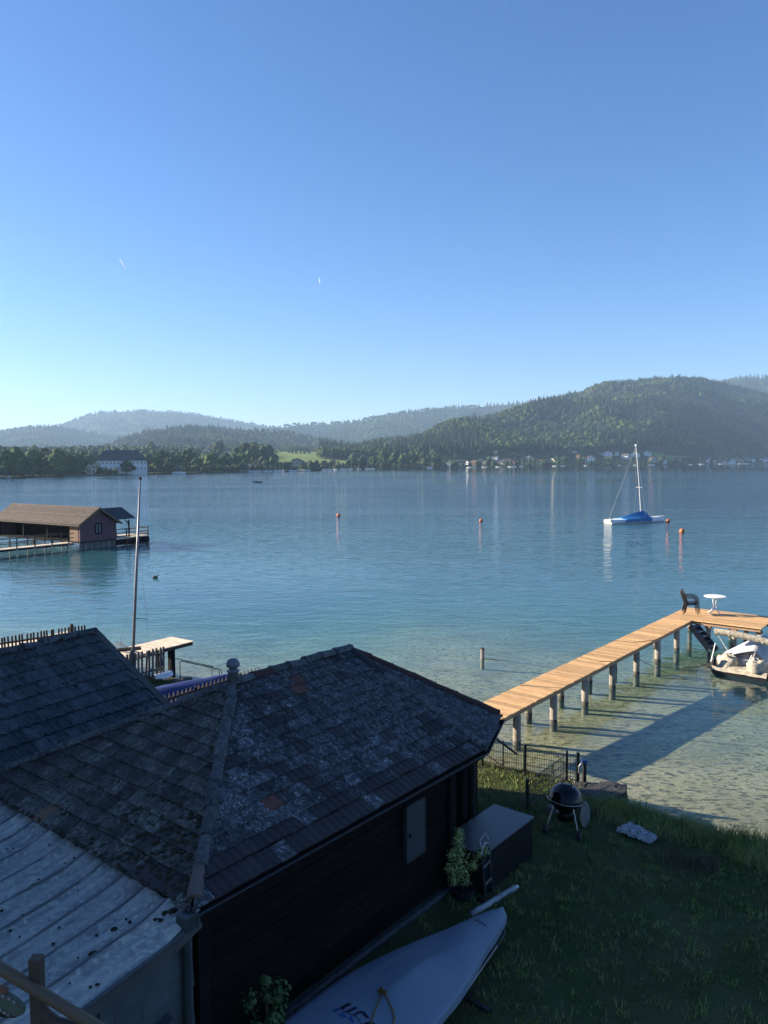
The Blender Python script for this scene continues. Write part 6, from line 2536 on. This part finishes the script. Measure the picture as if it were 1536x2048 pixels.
dg = thing('dinghy', 'small sailing dinghy under a taut grey blue cover beside the hut wall', 'dinghy', Dg(2.1, 0, 0.3))
rows = []
sts = [0.0, 0.02, 0.05, 0.1, 0.16, 0.25, 0.36, 0.5, 0.65, 0.8, 0.95, 1.1] + [1.1 + 0.1 * k for k in range(1, 32)]
for s in sts:
    b_ = max(half_beam(s), 0.015)
    row = [Dg(s, -b_ - 0.004, DZ - 0.10 + 0.012 * math.sin(s * 7)), Dg(s, -b_ - 0.006, DZ - 0.02)]
    for j in range(25):
        y = b_ * (2 * j / 24 - 1)
        row.append(Dg(s, y, cover_z(s, y)))
    row += [Dg(s, b_ + 0.006, DZ - 0.02), Dg(s, b_ + 0.004, DZ - 0.10 + 0.012 * math.sin(s * 6 + 1))]
    rows.append(row)
mb = MB()
mb.grid(rows)
cv = mb.build('cover', 'cover', dg, True)
for side, yy in (('port', -1), ('star', 1)):
    mb = MB()
    mb.tube([Dg(s, yy * (max(half_beam(s), 0.015) + 0.006), DZ - 0.012) for s in sts], 0.008, 6)
    mb.build('cover_seam', 'hem', cv)
hr = []
for s in sts:
    b_ = max(half_beam(s) - 0.02, 0.01)
    hr.append([Dg(s + 0.03, y * b_, z) for y, z in ((-1, DZ - 0.03), (-0.98, DZ - 0.16), (-0.75, DZ - 0.30), (0, DZ - 0.36), (0.75, DZ - 0.30), (0.98, DZ - 0.16), (1, DZ - 0.03))])
mb = MB()
mb.grid([r[::-1] for r in hr])
mb.build('hull', 'hull', dg, True)


def cover_pt(px, py, lift=0.004):
    q = at(px, py, DZ + 0.05) - DB
    s, y = q.dot(DA), q.dot(DP)
    for _ in range(3):
        q = at(px, py, cover_z(s, y) + lift) - DB
        s, y = q.dot(DA), q.dot(DP)
    return Dg(s, y, cover_z(s, y) + lift)


def zoomed(pts):
    return [(640 + x / 7.68, 1940 + y / 7.68) for x, y in pts]


def print_shape(pts, m_, name):
    mb = MB()
    o = [cover_pt(*q) for q in zoomed(pts)]
    n = len(o)
    mb.add(o, [tuple(range(n))])
    me = mb.build(name, m_, cv)
    return me


print_shape([(295, 580), (440, 500), (490, 525), (345, 600)], 'logo_dark', 'emblem_bar')
print_shape([(385, 637), (540, 560), (578, 585), (430, 655)], 'logo_dark', 'emblem_bar')
for seg in ([(508, 692), (560, 648), (600, 665), (550, 692)], [(560, 648), (620, 624), (632, 664), (600, 665)], [(620, 624), (690, 645), (660, 692), (632, 664)], [(690, 645), (758, 732), (712, 745), (660, 692)]):
    print_shape(seg, 'logo_dark', 'emblem_hook')
for seg in ([(650, 835), (700, 806), (740, 830), (690, 860)], [(700, 806), (770, 793), (775, 825), (740, 830)], [(770, 793), (830, 805), (815, 840), (775, 825)], [(830, 805), (860, 835), (850, 880), (815, 840)]):
    print_shape(seg, 'logo_dark', 'emblem_arc')
for seg in ([(185, 628), (222, 600), (280, 584), (312, 607), (215, 647)], [(283, 687), (345, 643), (398, 655), (350, 682), (412, 712), (368, 736)], [(428, 737), (488, 700), (496, 742), (532, 802), (490, 812)]):
    print_shape(seg, 'logo_blue', 'emblem_block')
ln = [cover_pt(*q, 0.005) for q in zoomed([(325, 598), (400, 640), (480, 685), (545, 705), (590, 750), (620, 800), (640, 840)])]
mb = MB()
mb.tube(ln, 0.0032, 5)
mb.build('emblem_line', 'logo_dark', cv)
# yellow rope knotted at the mast collar
yr = thing('yellow_rope', 'yellow rope knotted on top of the grey dinghy cover', 'rope', cover_pt(766, 1982))
mb = MB()
kc = cover_pt(766, 1983, 0.03)
rd = random.Random(4)
pts = [kc + DA * rd.uniform(-.05, .05) + DP * rd.uniform(-.06, .06) + UP * rd.uniform(-0.02, 0.03) for _ in range(22)]
mb.tube(pts, 0.010, 6)
mb.build('knot', 'yellow_rope', yr, True)
for path in ([(762, 1990), (757, 2005), (748, 2025), (742, 2046), (738, 2062)], [(769, 1986), (778, 2004), (786, 2022), (789, 2036), (785, 2052), (780, 2066)]):
    mb = MB()
    mb.tube([cover_pt(x, y, 0.012) for x, y in path], 0.009, 7)
    mb.build('strand', 'yellow_rope', yr, True)
mb = MB()
mb.tube([cover_pt(950, 1840, 0.004), cover_pt(962, 1844, 0.006), cover_pt(974, 1853, 0.004)], 0.006, 5)
mb.build('cover_tie', 'stem', cv)
# trolley under it
tr_ = thing('launching_trolley', 'dark launching trolley with a metal side tube under the covered dinghy', 'trolley', Dg(2.4, 0, 0.3))
mb = MB()
tube_pts = [at(992, 1838, 0.66), at(1002, 1846, 0.62), at(1009, 1860, 0.58), at(1006, 1874, 0.54), at(994, 1892, 0.52), at(935, 1978, 0.50), at(872, 2048, 0.50), at(800, 2120, 0.50)]
mb.tube(tube_pts[:5], 0.014, 8)
mb.build('hose_sleeve', 'rope', tr_, True)
mb = MB()
mb.tube(tube_pts[4:], 0.016, 8)
mb.build('side_tube', 'steel', tr_, True)
for s in (1.4, 3.0):
    mb = MB()
    mb.bar(Dg(s, -0.6, 0.40), Dg(s, 0.75, 0.46), 0.06, 0.05)
    mb.build('cross_beam', 'boat_black', tr_)
    for y in (-0.55, 0.6):
        mb = MB()
        mb.bar(Dg(s, y, 0.25), Dg(s, y, 0.42), 0.05, 0.05)
        mb.build('foot', 'boat_black', tr_)
mb = MB()
mb.tube([at(994, 1846, 0.6), at(996, 1870, 0.45), at(994, 1908, 0.36), at(988, 1916, 0.36), at(975, 1914, 0.36), at(968, 1906, 0.36)], 0.005, 5)
mb.build('cord', 'rope', tr_)

# bushy plant at the foot of the wall, lower left
p = H(0.85, -0.15, 0.28)
gb = thing('green_bush', 'leafy green bush at the foot of the dark hut wall beside the downpipe', 'plant', p)
cl = []
rd = random.Random(19)
for _ in range(16):
    cl.append((p + HU * rd.gauss(0, 0.16) + HV * rd.uniform(-0.1, 0.12) + UP * rd.uniform(0.2, 0.95), rd.uniform(0.07, 0.14)))
cl.append((p + UP * 1.05 + HU * -0.02, 0.07))
bush('leaf_green', cl, 60, 0.030, 9).build('foliage', 'leaf_green', gb)
mb = MB()
for c_, r_ in cl:
    mb.tube([p + UP * -0.05, p.lerp(c_, 0.5), c_], [0.012, 0.008, 0.004], 5)
mb.build('stems', 'stem', gb)

# ------------------------------------------------------------------ left side: pickets, decks, boats and trellis behind the roofs
def picket_fence(A, B, h, pitch, w, label, posts=(), m_='old_wood', lean_=0.0, round_top=False):
    t = thing('picket_fence', label, 'fence', A)
    d = (B - A)
    L = d.length
    dh = V((d.x, d.y, 0)).normalized()
    n_ = V((dh.y, -dh.x, 0))
    R = Matrix((dh, n_, UP)).transposed()
    pb_ = MB()
    pb_.add([(-w / 2, 0, 0), (w / 2, 0, 0), (w / 2, 0, h - 0.03), (0, 0, h), (-w / 2, 0, h - 0.03), (-w / 2, 0.022, 0), (w / 2, 0.022, 0), (w / 2, 0.022, h - 0.03), (0, 0.022, h), (-w / 2, 0.022, h - 0.03)],
            [(0, 1, 2, 3, 4), (9, 8, 7, 6, 5), (0, 5, 6, 1), (1, 6, 7, 2), (2, 7, 8, 3), (3, 8, 9, 4), (4, 9, 5, 0)])
    me = pb_.mesh('picket', m_)
    rd = random.Random(int(L * 100))
    for k in range(int(L / pitch) + 1):
        M = (Matrix.Rotation(rd.gauss(lean_, 0.02), 3, 'Y') @ R).to_4x4()
        M.translation = A + d * (k * pitch / L) + UP * rd.uniform(-0.015, 0.015)
        put('picket', me, t, M)
    for z in (h * 0.25, h * 0.78):
        mb = MB()
        mb.bar(A + UP * z - n_ * 0.03, B + UP * z - n_ * 0.03, 0.035, 0.06)
        mb.build('rail', m_, t)
    for f_, r_ in posts:
        c = A.lerp(B, f_) - n_ * 0.04
        mb = MB()
        mb.tube([c + UP * -0.3, c + UP * (h + 0.02), c + UP * (h + 0.06), c + UP * (h + 0.085)], [r_, r_, r_ * 0.75, r_ * 0.3], 10)
        mb.build('post', m_, t)
    return t


pA, pB = at(-150, 1297, 1.45), at(171, 1250, 1.45)
pA.z = pB.z = 0.42
picket_fence(pA, pB, 1.05, 0.112, 0.058, 'dark picket fence with a round topped post behind the left roof', [(0.905, 0.07)])
qA, qB = at(236, 1313, 1.30), at(327, 1294, 1.30)
qA.z = qB.z = 0.42
picket_fence(qA, qB, 0.90, 0.125, 0.07, 'short grey picket fence beside the small pale jetty', [(0.30, 0.07)], 'grey_wood', 0.03)
mb = MB()
a, b_ = at(236, 1300, 1.2), at(282, 1296, 1.2)
mb.bar(a, b_, 0.3, 0.05)
tag(mb.build('timber_shelf', 'black_wood', None), 'dark timber board behind the leaning mast and pickets', 'board')

LD = V((0.57, 0.82, 0)).normalized()
LN = V((LD.y, -LD.x, 0))
K0 = V((-6.53, 26.03, 0))
sj = thing('small_jetty', 'small pale plank jetty on dark posts left of the hut', 'jetty', K0 - LD * 2)
LRm = Matrix((LD, LN, UP)).transposed()
pl_ = MB()
pl_.box((0, 0, -0.014), (0.132, 1.18, 0.028))
plm = pl_.mesh('plank', 'pale_wood')
for k in range(30):
    put('plank', plm, sj, frame(K0 - LN * 0.59 - LD * (0.07 + k * 0.14) + UP * 0.9, LD, LN, UP))
for t in (-0.1, -1.08):
    mb = MB()
    mb.bar(K0 + LN * t + UP * 0.81, K0 + LN * t - LD * 4.1 + UP * 0.81, 0.07, 0.12)
    mb.build('stringer', 'old_wood', sj)
for s_, t in ((0.75, -0.28), (0.75, -0.95), (2.7, -0.28), (2.7, -0.95)):
    c = K0 - LD * s_ + LN * t
    mb = MB()
    mb.box(c + UP * 0.0, (0.17, 0.17, 1.55), LRm)
    mb.build('post', 'black_wood', sj)
c0 = at(189, 1271, 0.9)
ld = thing('lake_deck', 'sunlit pale plank walkway seen through the left picket fence', 'deck', c0)
pl_ = MB()
pl_.box((0, 0, -0.014), (0.132, 1.45, 0.028))
plm = pl_.mesh('plank', 'pale_wood')
for k in range(24):
    put('plank', plm, ld, frame(c0 - LN * 0.72 - LD * (0.07 + k * 0.14), LD, LN, UP))
for t in (-0.15, -1.3):
    mb = MB()
    mb.bar(c0 + LN * t + UP * -0.09, c0 + LN * t - LD * 3.4 + UP * -0.09, 0.08, 0.12)
    mb.build('stringer', 'old_wood', ld)
    for q in (0.3, 1.9):
        mb = MB()
        mb.tube([c0 + LN * t - LD * q + UP * -2.4, c0 + LN * t - LD * q + UP * -0.15], 0.09, 8)
        mb.build('post', 'old_wood', ld)
# grab rails of the bathing ladder
lr = thing('bathing_ladder', 'bent metal grab rails of a bathing ladder at the small jetty', 'ladder', at(240, 1296, 0.9))
for dx in (0, 9):
    mb = MB()
    mb.tube([at(225 + dx, 1297, 0.95), at(232 + dx, 1285 + dx * .2, 1.35), at(234 + dx, 1284 + dx * .2, 1.36), at(253 + dx * .6, 1297, 0.92)], 0.016, 6)
    mb.build('grab_rail', 'steel', lr)
# steps into the water with bent handrails
hs = thing('water_steps', 'bathing steps with bent dark handrails going down into the shallow water', 'steps', at(370, 1360, 0.3))
for o_ in (0, 1):
    d = V((0.30, -0.34, 0)) * o_
    base = at(347, 1356, 0.35)
    mb = MB()
    top_ = base + UP * 0.62
    far_ = base + V((1.15, 0.42, 0.05))
    mb.tube([base + d, top_ + d + V((0, 0, -0.05)), top_ + d + V((0.03, 0.01, 0)), far_ + d + V((0, 0, 0.18)), far_ + d + V((0.03, 0, 0.06))], 0.014, 6)
    mb.tube([far_ + d + V((-0.05, 0, 0.15)), far_ + d + V((-0.05, 0, -0.4))], 0.012, 6)
    mb.build('handrail', 'rubber', hs)
for k in range(3):
    mb = MB()
    mb.box(at(352 + k * 9, 1362 - k * 2, 0.28 - k * 0.13), (0.45, 0.30, 0.04), Matrix.Rotation(0.35, 3, 'Z'))
    mb.build('tread', 'old_wood', hs)
# white upturned board on the grass
p = at(326, 1353, 0.45)
mb = MB()
rows = []
for k in range(11):
    s_ = k / 10
    w_ = 0.20 * math.sin(PI * (0.08 + 0.84 * s_)) ** 0.6
    c = p + V((0.55, 0.62, 0)) * (s_ - 0.5) * 0.75
    nn_ = V((0.75, -0.66, 0))
    rows.append([c + nn_ * (w_ * y) + UP * z for y, z in ((-1, 0), (-0.8, 0.08), (0, 0.13), (0.8, 0.08), (1, 0))])
mb.grid([r[::-1] for r in rows])
mb.add([q for q in (rows[0][0], rows[0][4], rows[-1][4], rows[-1][0])], [(0, 1, 2, 3)])
tag(mb.build('paddle_board', 'white', None, True), 'white upturned board lying on the grass behind the left roof', 'board')

# small keelboat ashore whose mast stands behind the left roof
m0, m1 = V((-7.80, 23.4, 0.5)), V((-7.40, 23.4, 6.48))
kb = thing('sailing_dinghy', 'sailing dinghy ashore with a tall bare grey mast behind the left roof', 'sailboat', V((-7.8, 23.4, 0.4)))
rows = []
for k in range(9):
    s_ = k / 8
    b_ = 0.7 * math.sin(PI * min(1, 0.3 + 0.7 * s_)) ** 0.7 + 0.02
    c = V((-7.8, 23.4, 0)) + V((-0.75, -0.66, 0)) * (1.0 - s_) * 3.2
    n_ = V((0.66, -0.75, 0))
    rows.append([c + n_ * (b_ * y) + UP * z for y, z in ((0, 0.38), (-0.8, 0.45), (-1, 0.8), (0, 0.86), (1, 0.8), (0.8, 0.45), (0, 0.38))])
mb = MB()
mb.grid(rows)
mb.build('hull', 'white', kb, True)
mb = MB()
mb.tube([m0, m0.lerp(m1, 0.5), m1], [0.047, 0.044, 0.024], 10)
mk = mb.build('mast', 'mast', kb, True)
mb = MB()
mb.lathe([(0.02, 0), (0.045, 0.02), (0.04, 0.08), (0.01, 0.1)], m1, 8)
mb.build('mast_cap', 'rubber', mk)
sc_ = m0.lerp(m1, 0.29)
for dv in (V((-0.25, 0.20, 0.10)), V((0.40, -0.06, -0.02))):
    mb = MB()
    mb.tube([sc_, sc_ + dv], 0.012, 5)
    mb.build('spreader', 'mast', mk)
mb = MB()
t78 = m0.lerp(m1, 0.72)
for dv, foot in ((V((-0.25, 0.20, 0.10)), V((-8.5, 23.8, 0.8))), (V((0.40, -0.06, -0.02)), V((-7.2, 23.0, 0.8)))):
    mb.tube([t78, sc_ + dv, foot], 0.0025, 4)
    mb.tube([t78 + V((0, 0, -0.05)), foot + V((0.12, 0.1, 0))], 0.0025, 4)
mb.tube([m0.lerp(m1, 0.86), V((-9.0, 22.4, 0.8))], 0.0018, 4)
mb.build('shrouds', 'rope', mk)

# boat under a blue tarpaulin, and the trellis in front of it
a, b_ = at(240, 1392, 0.85), at(445, 1352, 0.85)
d = (b_ - a).normalized()
n_ = V((d.y, -d.x, 0))
L = (b_ - a).length
bt = thing('tarp_boat', 'long low boat under a deep blue tarpaulin behind the trellis', 'boat', (a + b_) / 2)


def tarp(u_, v_):
    y = (v_ - 0.5) * 2
    w_ = 0.62 * (1 - 0.55 * max(0, u_ - 0.6) ** 2 * 4)
    z = 0.42 * (1 - abs(y) ** 2.2) + 0.02 * math.sin(u_ * 40) * (abs(y)) + 0.02 * fbm(u_ * 6, y * 3)
    if v_ in (0, 1):
        z = -0.25
    return a + d * (L * u_) + n_ * (0.45 + y * w_) + UP * (z - 0.25)


mb = MB()
mb.grid([[tarp(i / 24, j / 12) for j in range(13)] for i in range(25)])
mb.build('tarpaulin', 'navy_cover', bt, True)
mb = MB()
mb.grid([[a + d * (L * (0.02 + 0.95 * i / 8)) + n_ * (0.45 + y * 0.5) + UP * z for y, z in ((-1, -0.25), (-0.7, -0.42), (0, -0.45), (0.7, -0.42), (1, -0.25))] for i in range(9)])
mb.build('hull', 'white', bt, True)

ta, tb2 = at(285, 1404, 1.6), at(512, 1336, 1.6)
td = (tb2 - ta).normalized()
TL = (tb2 - ta).length
tl_ = thing('trellis_fence', 'dark crossed lath trellis fence along the blue covered boat', 'fence', ta + UP * -1.2)
step = 0.125
lat = MB()
lat.bar((-0.135, 0, -0.30), (0.135, 0, 0.30), 0.012, 0.026, up=V((0, 1, 0)))
lm1 = lat.mesh('lath', 'old_wood')
lat = MB()
lat.bar((-0.135, 0.014, 0.30), (0.135, 0.014, -0.30), 0.012, 0.026, up=V((0, 1, 0)))
lm2 = lat.mesh('lath', 'old_wood')
tnv = V((-td.y, td.x, 0))
k = 0
while k * step < TL:
    c = ta + td * (k * step) + UP * -0.30
    for me in (lm1, lm2):
        put('lath', me, tl_, frame(c, td, tnv, UP))
    k += 1
for z in (-0.10, -0.50):
    mb = MB()
    mb.bar(ta + UP * z - tnv * 0.02, tb2 + UP * z - tnv * 0.02, 0.02, 0.05)
    mb.build('rail', 'old_wood', tl_)
for f_ in (0.05, 0.42, 0.83):
    mb = MB()
    mb.box(ta.lerp(tb2, f_) + UP * -0.62 - tnv * 0.05, (0.06, 0.06, 1.25))
    mb.build('post', 'old_wood', tl_)

# ------------------------------------------------------------------ balcony rail close to the camera
hb = thing('balcony_rail', 'brown round balcony handrail with a square post close to the camera', 'railing', V((-1.45, 3.0, 4.2)))
mb = MB()
r0, r1 = V((-1.95, 3.0, 5.195)), V((-0.80, 3.0, 4.46))
mb.tube([r0, r0.lerp(r1, 0.35) + UP * 0.004, r0.lerp(r1, 0.7) - UP * 0.003, r1], 0.0235, 14)
mb.build('handrail', 'rail_wood', hb, True)
mb = MB()
mb.box((-1.435, 3.03, 4.62), (0.046, 0.046, 0.72))
mb.build('post', 'rail_post', hb)
mb = MB()
mb.tube([(-1.435, 3.03, 4.79), (-1.405, 3.03, 4.73), (-1.36, 3.03, 4.70), (-1.28, 3.03, 4.69)], [0.020, 0.026, 0.022, 0.012], 8)
mb.prism([V((-1.458, 3.01, 4.60)), V((-1.30, 3.01, 4.60)), V((-1.34, 3.01, 4.68)), V((-1.412, 3.01, 4.76)), V((-1.458, 3.01, 4.80))], V((0, 0.03, 0)))
mb.build('bracket', 'rail_post', hb)
og = thing('painted_ornament', 'faded green painted wooden ornament with white toothed edge beside the balcony post', 'ornament', V((-1.53, 3.05, 4.8)))
def Og(px, py, y=3.06):
    d_ = _fw + _r * ((px - 768) / FPX) - _up * ((py - 1024) / FPX)
    return EYE + d_ * (y / d_.y)
mb = MB()
mb.prism([Og(x, y) for x, y in ((-30, 1985), (4, 1986), (20, 1993), (36, 2004), (47, 2016), (47, 2028), (36, 2034), (20, 2032), (4, 2026), (-30, 2010))], V((0, 0.02, 0)))
mb.build('body', 'orn_green', og)
mb = MB()
mb.prism([Og(x, y) for x, y in ((-30, 1976), (3, 1977), (14, 1984), (10, 1990), (-30, 1986))], V((0, 0.024, -0.0)))
mb.build('rim', 'orn_rust', og)
mb = MB()
mb.prism([Og(x, y, 3.075) for x, y in ((-30, 2020), (4, 2022), (20, 2030), (40, 2032), (30, 2036), (12, 2036), (-30, 2030))], V((0, 0.012, 0)))
mb.build('dark_edge', 'rubber', og)
for x, y in ((0, 2018), (9, 2024), (17, 2029), (6, 1991), (18, 1996), (28, 2003)):
    mb = MB()
    mb.prism([Og(x - 3, y - 2, 3.055), Og(x + 3, y + 2, 3.055), Og(x + 1, y + 6, 3.055), Og(x - 4, y + 2, 3.055)], V((0, 0.012, 0)))
    mb.build('tooth', 'white_old', og)

# ------------------------------------------------------------------ unseen house added to shade the hut, lean-to and lawn
nb = thing('unseen_shade_house', 'unseen pale house added left of the lean-to to shade the hut', 'house', V((-15.2, 10.8, 0.3)))
mb = MB()
mb.box((-15.2, 10.8, 4.1), (8.0, 15.6, 8.2))
mb.build('wall', 'wall_cream', nb)
mb = MB()
mb.prism([V((-19.8, 2.6, 8.0)), V((-10.6, 2.6, 8.0)), V((-15.2, 2.6, 11.2))], V((0, 16.4, 0)))
mb.build('roof', 'roof_brown', nb)
for y in (4.5, 7.5, 10.5):
    for z in (2.2, 5.2):
        mb = MB()
        mb.box((-11.18, y, z), (0.06, 1.0, 1.3))
        mb.build('window', 'glass_dark', nb)

# ------------------------------------------------------------------ grass
def blades(name, m_, pts, hgt, wid, segs=1, seed=1, bend=0.5):
    g_ = np.random.default_rng(seed)
    P_ = np.array(pts, float)
    n = len(P_)
    h_ = hgt * g_.uniform(0.55, 1.35, n) * (P_[:, 3] if P_.shape[1] > 3 else 1)
    w_ = wid * g_.uniform(0.7, 1.3, n)
    a = g_.uniform(0, 2 * PI, n)
    ln_ = g_.uniform(0.1, 1.0, n) * bend
    fa = g_.uniform(0, 2 * PI, n)
    dx, dy = np.cos(a), np.sin(a)
    lx, ly = np.cos(fa) * ln_ * h_, np.sin(fa) * ln_ * h_
    base = P_[:, :3]
    V_, F_ = [], []
    if segs == 1:
        v = np.empty((n, 3, 3))
        v[:, 0] = base + np.stack([-dx * w_, -dy * w_, -0.02 + 0 * w_], 1)
        v[:, 1] = base + np.stack([dx * w_, dy * w_, -0.02 + 0 * w_], 1)
        v[:, 2] = base + np.stack([lx, ly, h_], 1)
        nv, faces = 3, np.arange(n)[:, None] * 3 + np.array([0, 1, 2])
    else:
        v = np.empty((n, 5, 3))
        v[:, 0] = base + np.stack([-dx * w_, -dy * w_, -0.03 + 0 * w_], 1)
        v[:, 1] = base + np.stack([dx * w_, dy * w_, -0.03 + 0 * w_], 1)
        v[:, 2] = base + np.stack([lx * 0.3 + dx * w_ * 0.8, ly * 0.3 + dy * w_ * 0.8, h_ * 0.6], 1)
        v[:, 3] = base + np.stack([lx * 0.3 - dx * w_ * 0.8, ly * 0.3 - dy * w_ * 0.8, h_ * 0.6], 1)
        v[:, 4] = base + np.stack([lx, ly, h_ * 0.95], 1)
        nv = 5
    me = bpy.data.meshes.new(name)
    if segs == 1:
        loops = faces.reshape(-1)
        starts = np.arange(n) * 3
        tot = np.full(n, 3)
    else:
        b5 = np.arange(n)[:, None] * 5
        loops = np.concatenate([b5 + np.array([0, 1, 2, 3]), b5 + np.array([3, 2, 4])], 1).reshape(-1)
        tot = np.tile([4, 3], n)
        starts = np.concatenate([[0], np.cumsum(tot)[:-1]])
    me.vertices.add(n * nv)
    me.vertices.foreach_set('co', v.reshape(-1))
    me.loops.add(len(loops))
    me.loops.foreach_set('vertex_index', loops.astype(np.int32))
    me.polygons.add(len(tot))
    me.polygons.foreach_set('loop_start', starts.astype(np.int32))
    me.polygons.foreach_set('loop_total', tot.astype(np.int32))
    me.materials.append(MT[m_])
    me.update(calc_edges=True)
    me.validate()
    return put(name, me, None, Matrix.Identity(4))


def blocked(x, y):
    d = V((x, y, 0)) - HN
    u_, v_ = d.dot(HU), d.dot(HV)
    if -0.1 < u_ < 5.0 and v_ > 0.1:
        return True
    if 5.0 < u_ < 6.7 and -0.36 < v_ < 0.46:
        return True
    return False


def scatter(n, x0, x1, y0, y1, ok, seed):
    rd = random.Random(seed)
    o = []
    tries = 0
    while len(o) < n and tries < n * 8:
        tries += 1
        x, y = rd.uniform(x0, x1), rd.uniform(y0, y1)
        k = ok(x, y)
        if k:
            o.append((x, y, ground_z(x, y), float(k)))
    return o


def lawn_ok(x, y):
    if blocked(x, y) or abs(x) > 0.56 * y + 0.6:
        return 0
    s_ = shore_sd(x, y)
    if s_ < 0.12:
        return 0
    return max(0.25, 0.8 + 0.9 * fbm(x * 1.1, y * 1.1, 2, 3))


g1 = blades('grass', 'grass', scatter(90000, -0.5, 9.5, 6.8, 17, lawn_ok, 1), 0.055, 0.006, 1, 1, 0.9)
tag(g1, 'short dark green lawn grass beside the hut', 'grass', None, 'stuff')
g2 = blades('grass', 'grass', scatter(6000, -9, -3.5, 18.0, 25.0, lambda x, y: 1.0 if shore_sd(x, y) > 0.15 else 0, 2), 0.08, 0.010, 1, 2, 0.9)
tag(g2, 'patch of lawn grass behind the left roof', 'grass', None, 'stuff')


tuft = []
rd = random.Random(52)
for x, y, z, k in scatter(900, 0.5, 8.5, 7.2, 16.5, lawn_ok, 8):
    for _ in range(rd.randint(8, 22)):
        tuft.append((x + rd.gauss(0, 0.045), y + rd.gauss(0, 0.045), z, rd.uniform(0.6, 1.4)))
gt_ = blades('grass_tufts', 'tall_grass', tuft, 0.062, 0.006, 2, 8, 0.9)
tag(gt_, 'longer grass tufts scattered over the lawn', 'grass', None, 'stuff')


def bank_ok(x, y):
    s_ = shore_sd(x, y)
    if s_ < 0.02 or s_ > 1.15 or blocked(x, y):
        return 0
    if x < 3.75 or y > 14.9:
        return 0
    k = 0.5 + 1.1 * fbm(x * 0.9, y * 0.9, 7, 3) + 0.35 * (1 - abs(s_ - 0.4) / 0.7)
    if k < 0.25:
        return 0
    if x > 5.4:
        k *= 1.5
    return min(1.5, k)


bank = scatter(15000, 3.7, 10, 9.5, 15, bank_ok, 3)
g3 = blades('tall_grass', 'tall_grass', bank, 0.26, 0.0055, 2, 3, 0.8)
tag(g3, 'tall wild grass along the bank edge', 'grass', None, 'stuff')
pd = at(1402, 1735, 0.36)
dr_ = [(pd.x + random.gauss(0, 0.16), pd.y + random.gauss(0, 0.14), ground_z(pd.x, pd.y)) for _ in range(220)] + [(at(1340, 1725, 0.36).x + random.gauss(0, 0.2), at(1340, 1725, 0.36).y + random.gauss(0, 0.14), 0.36) for _ in range(140)]
g4 = blades('dry_stalks', 'dry', dr_, 0.26, 0.004, 2, 5, 0.7)
tag(g4, 'dry brown stalks in the bank grass', 'dry grass', None, 'stuff')
cl_pts = scatter(420, 1.5, 8, 7, 14.5, lambda x, y: lawn_ok(x, y), 6)
mb = MB()
for x, y, z, k in cl_pts:
    mb.lathe([(0.002, 0.03), (0.007, 0.036), (0.006, 0.045), (0.001, 0.048)], (x, y, z), 5)
tag(mb.build('clover_flowers', 'clover', None), 'small white clover heads scattered over the lawn', 'flowers', None, 'stuff')
rf_ = at(1238, 1628, 0.3)
mb = MB()
for _ in range(70):
    c = V((rf_.x + random.gauss(0, 0.20), rf_.y + random.gauss(0, 0.10), 0.33 + random.uniform(0, 0.22)))
    leaf_quads(mb, c, 0.016, 4, 0.016, random.randint(0, 999), 1, 0.3)
tag(mb.build('red_flowers', 'red_flower', None), 'small red flowers in the bank grass by the corner stone', 'flowers', None, 'stuff')
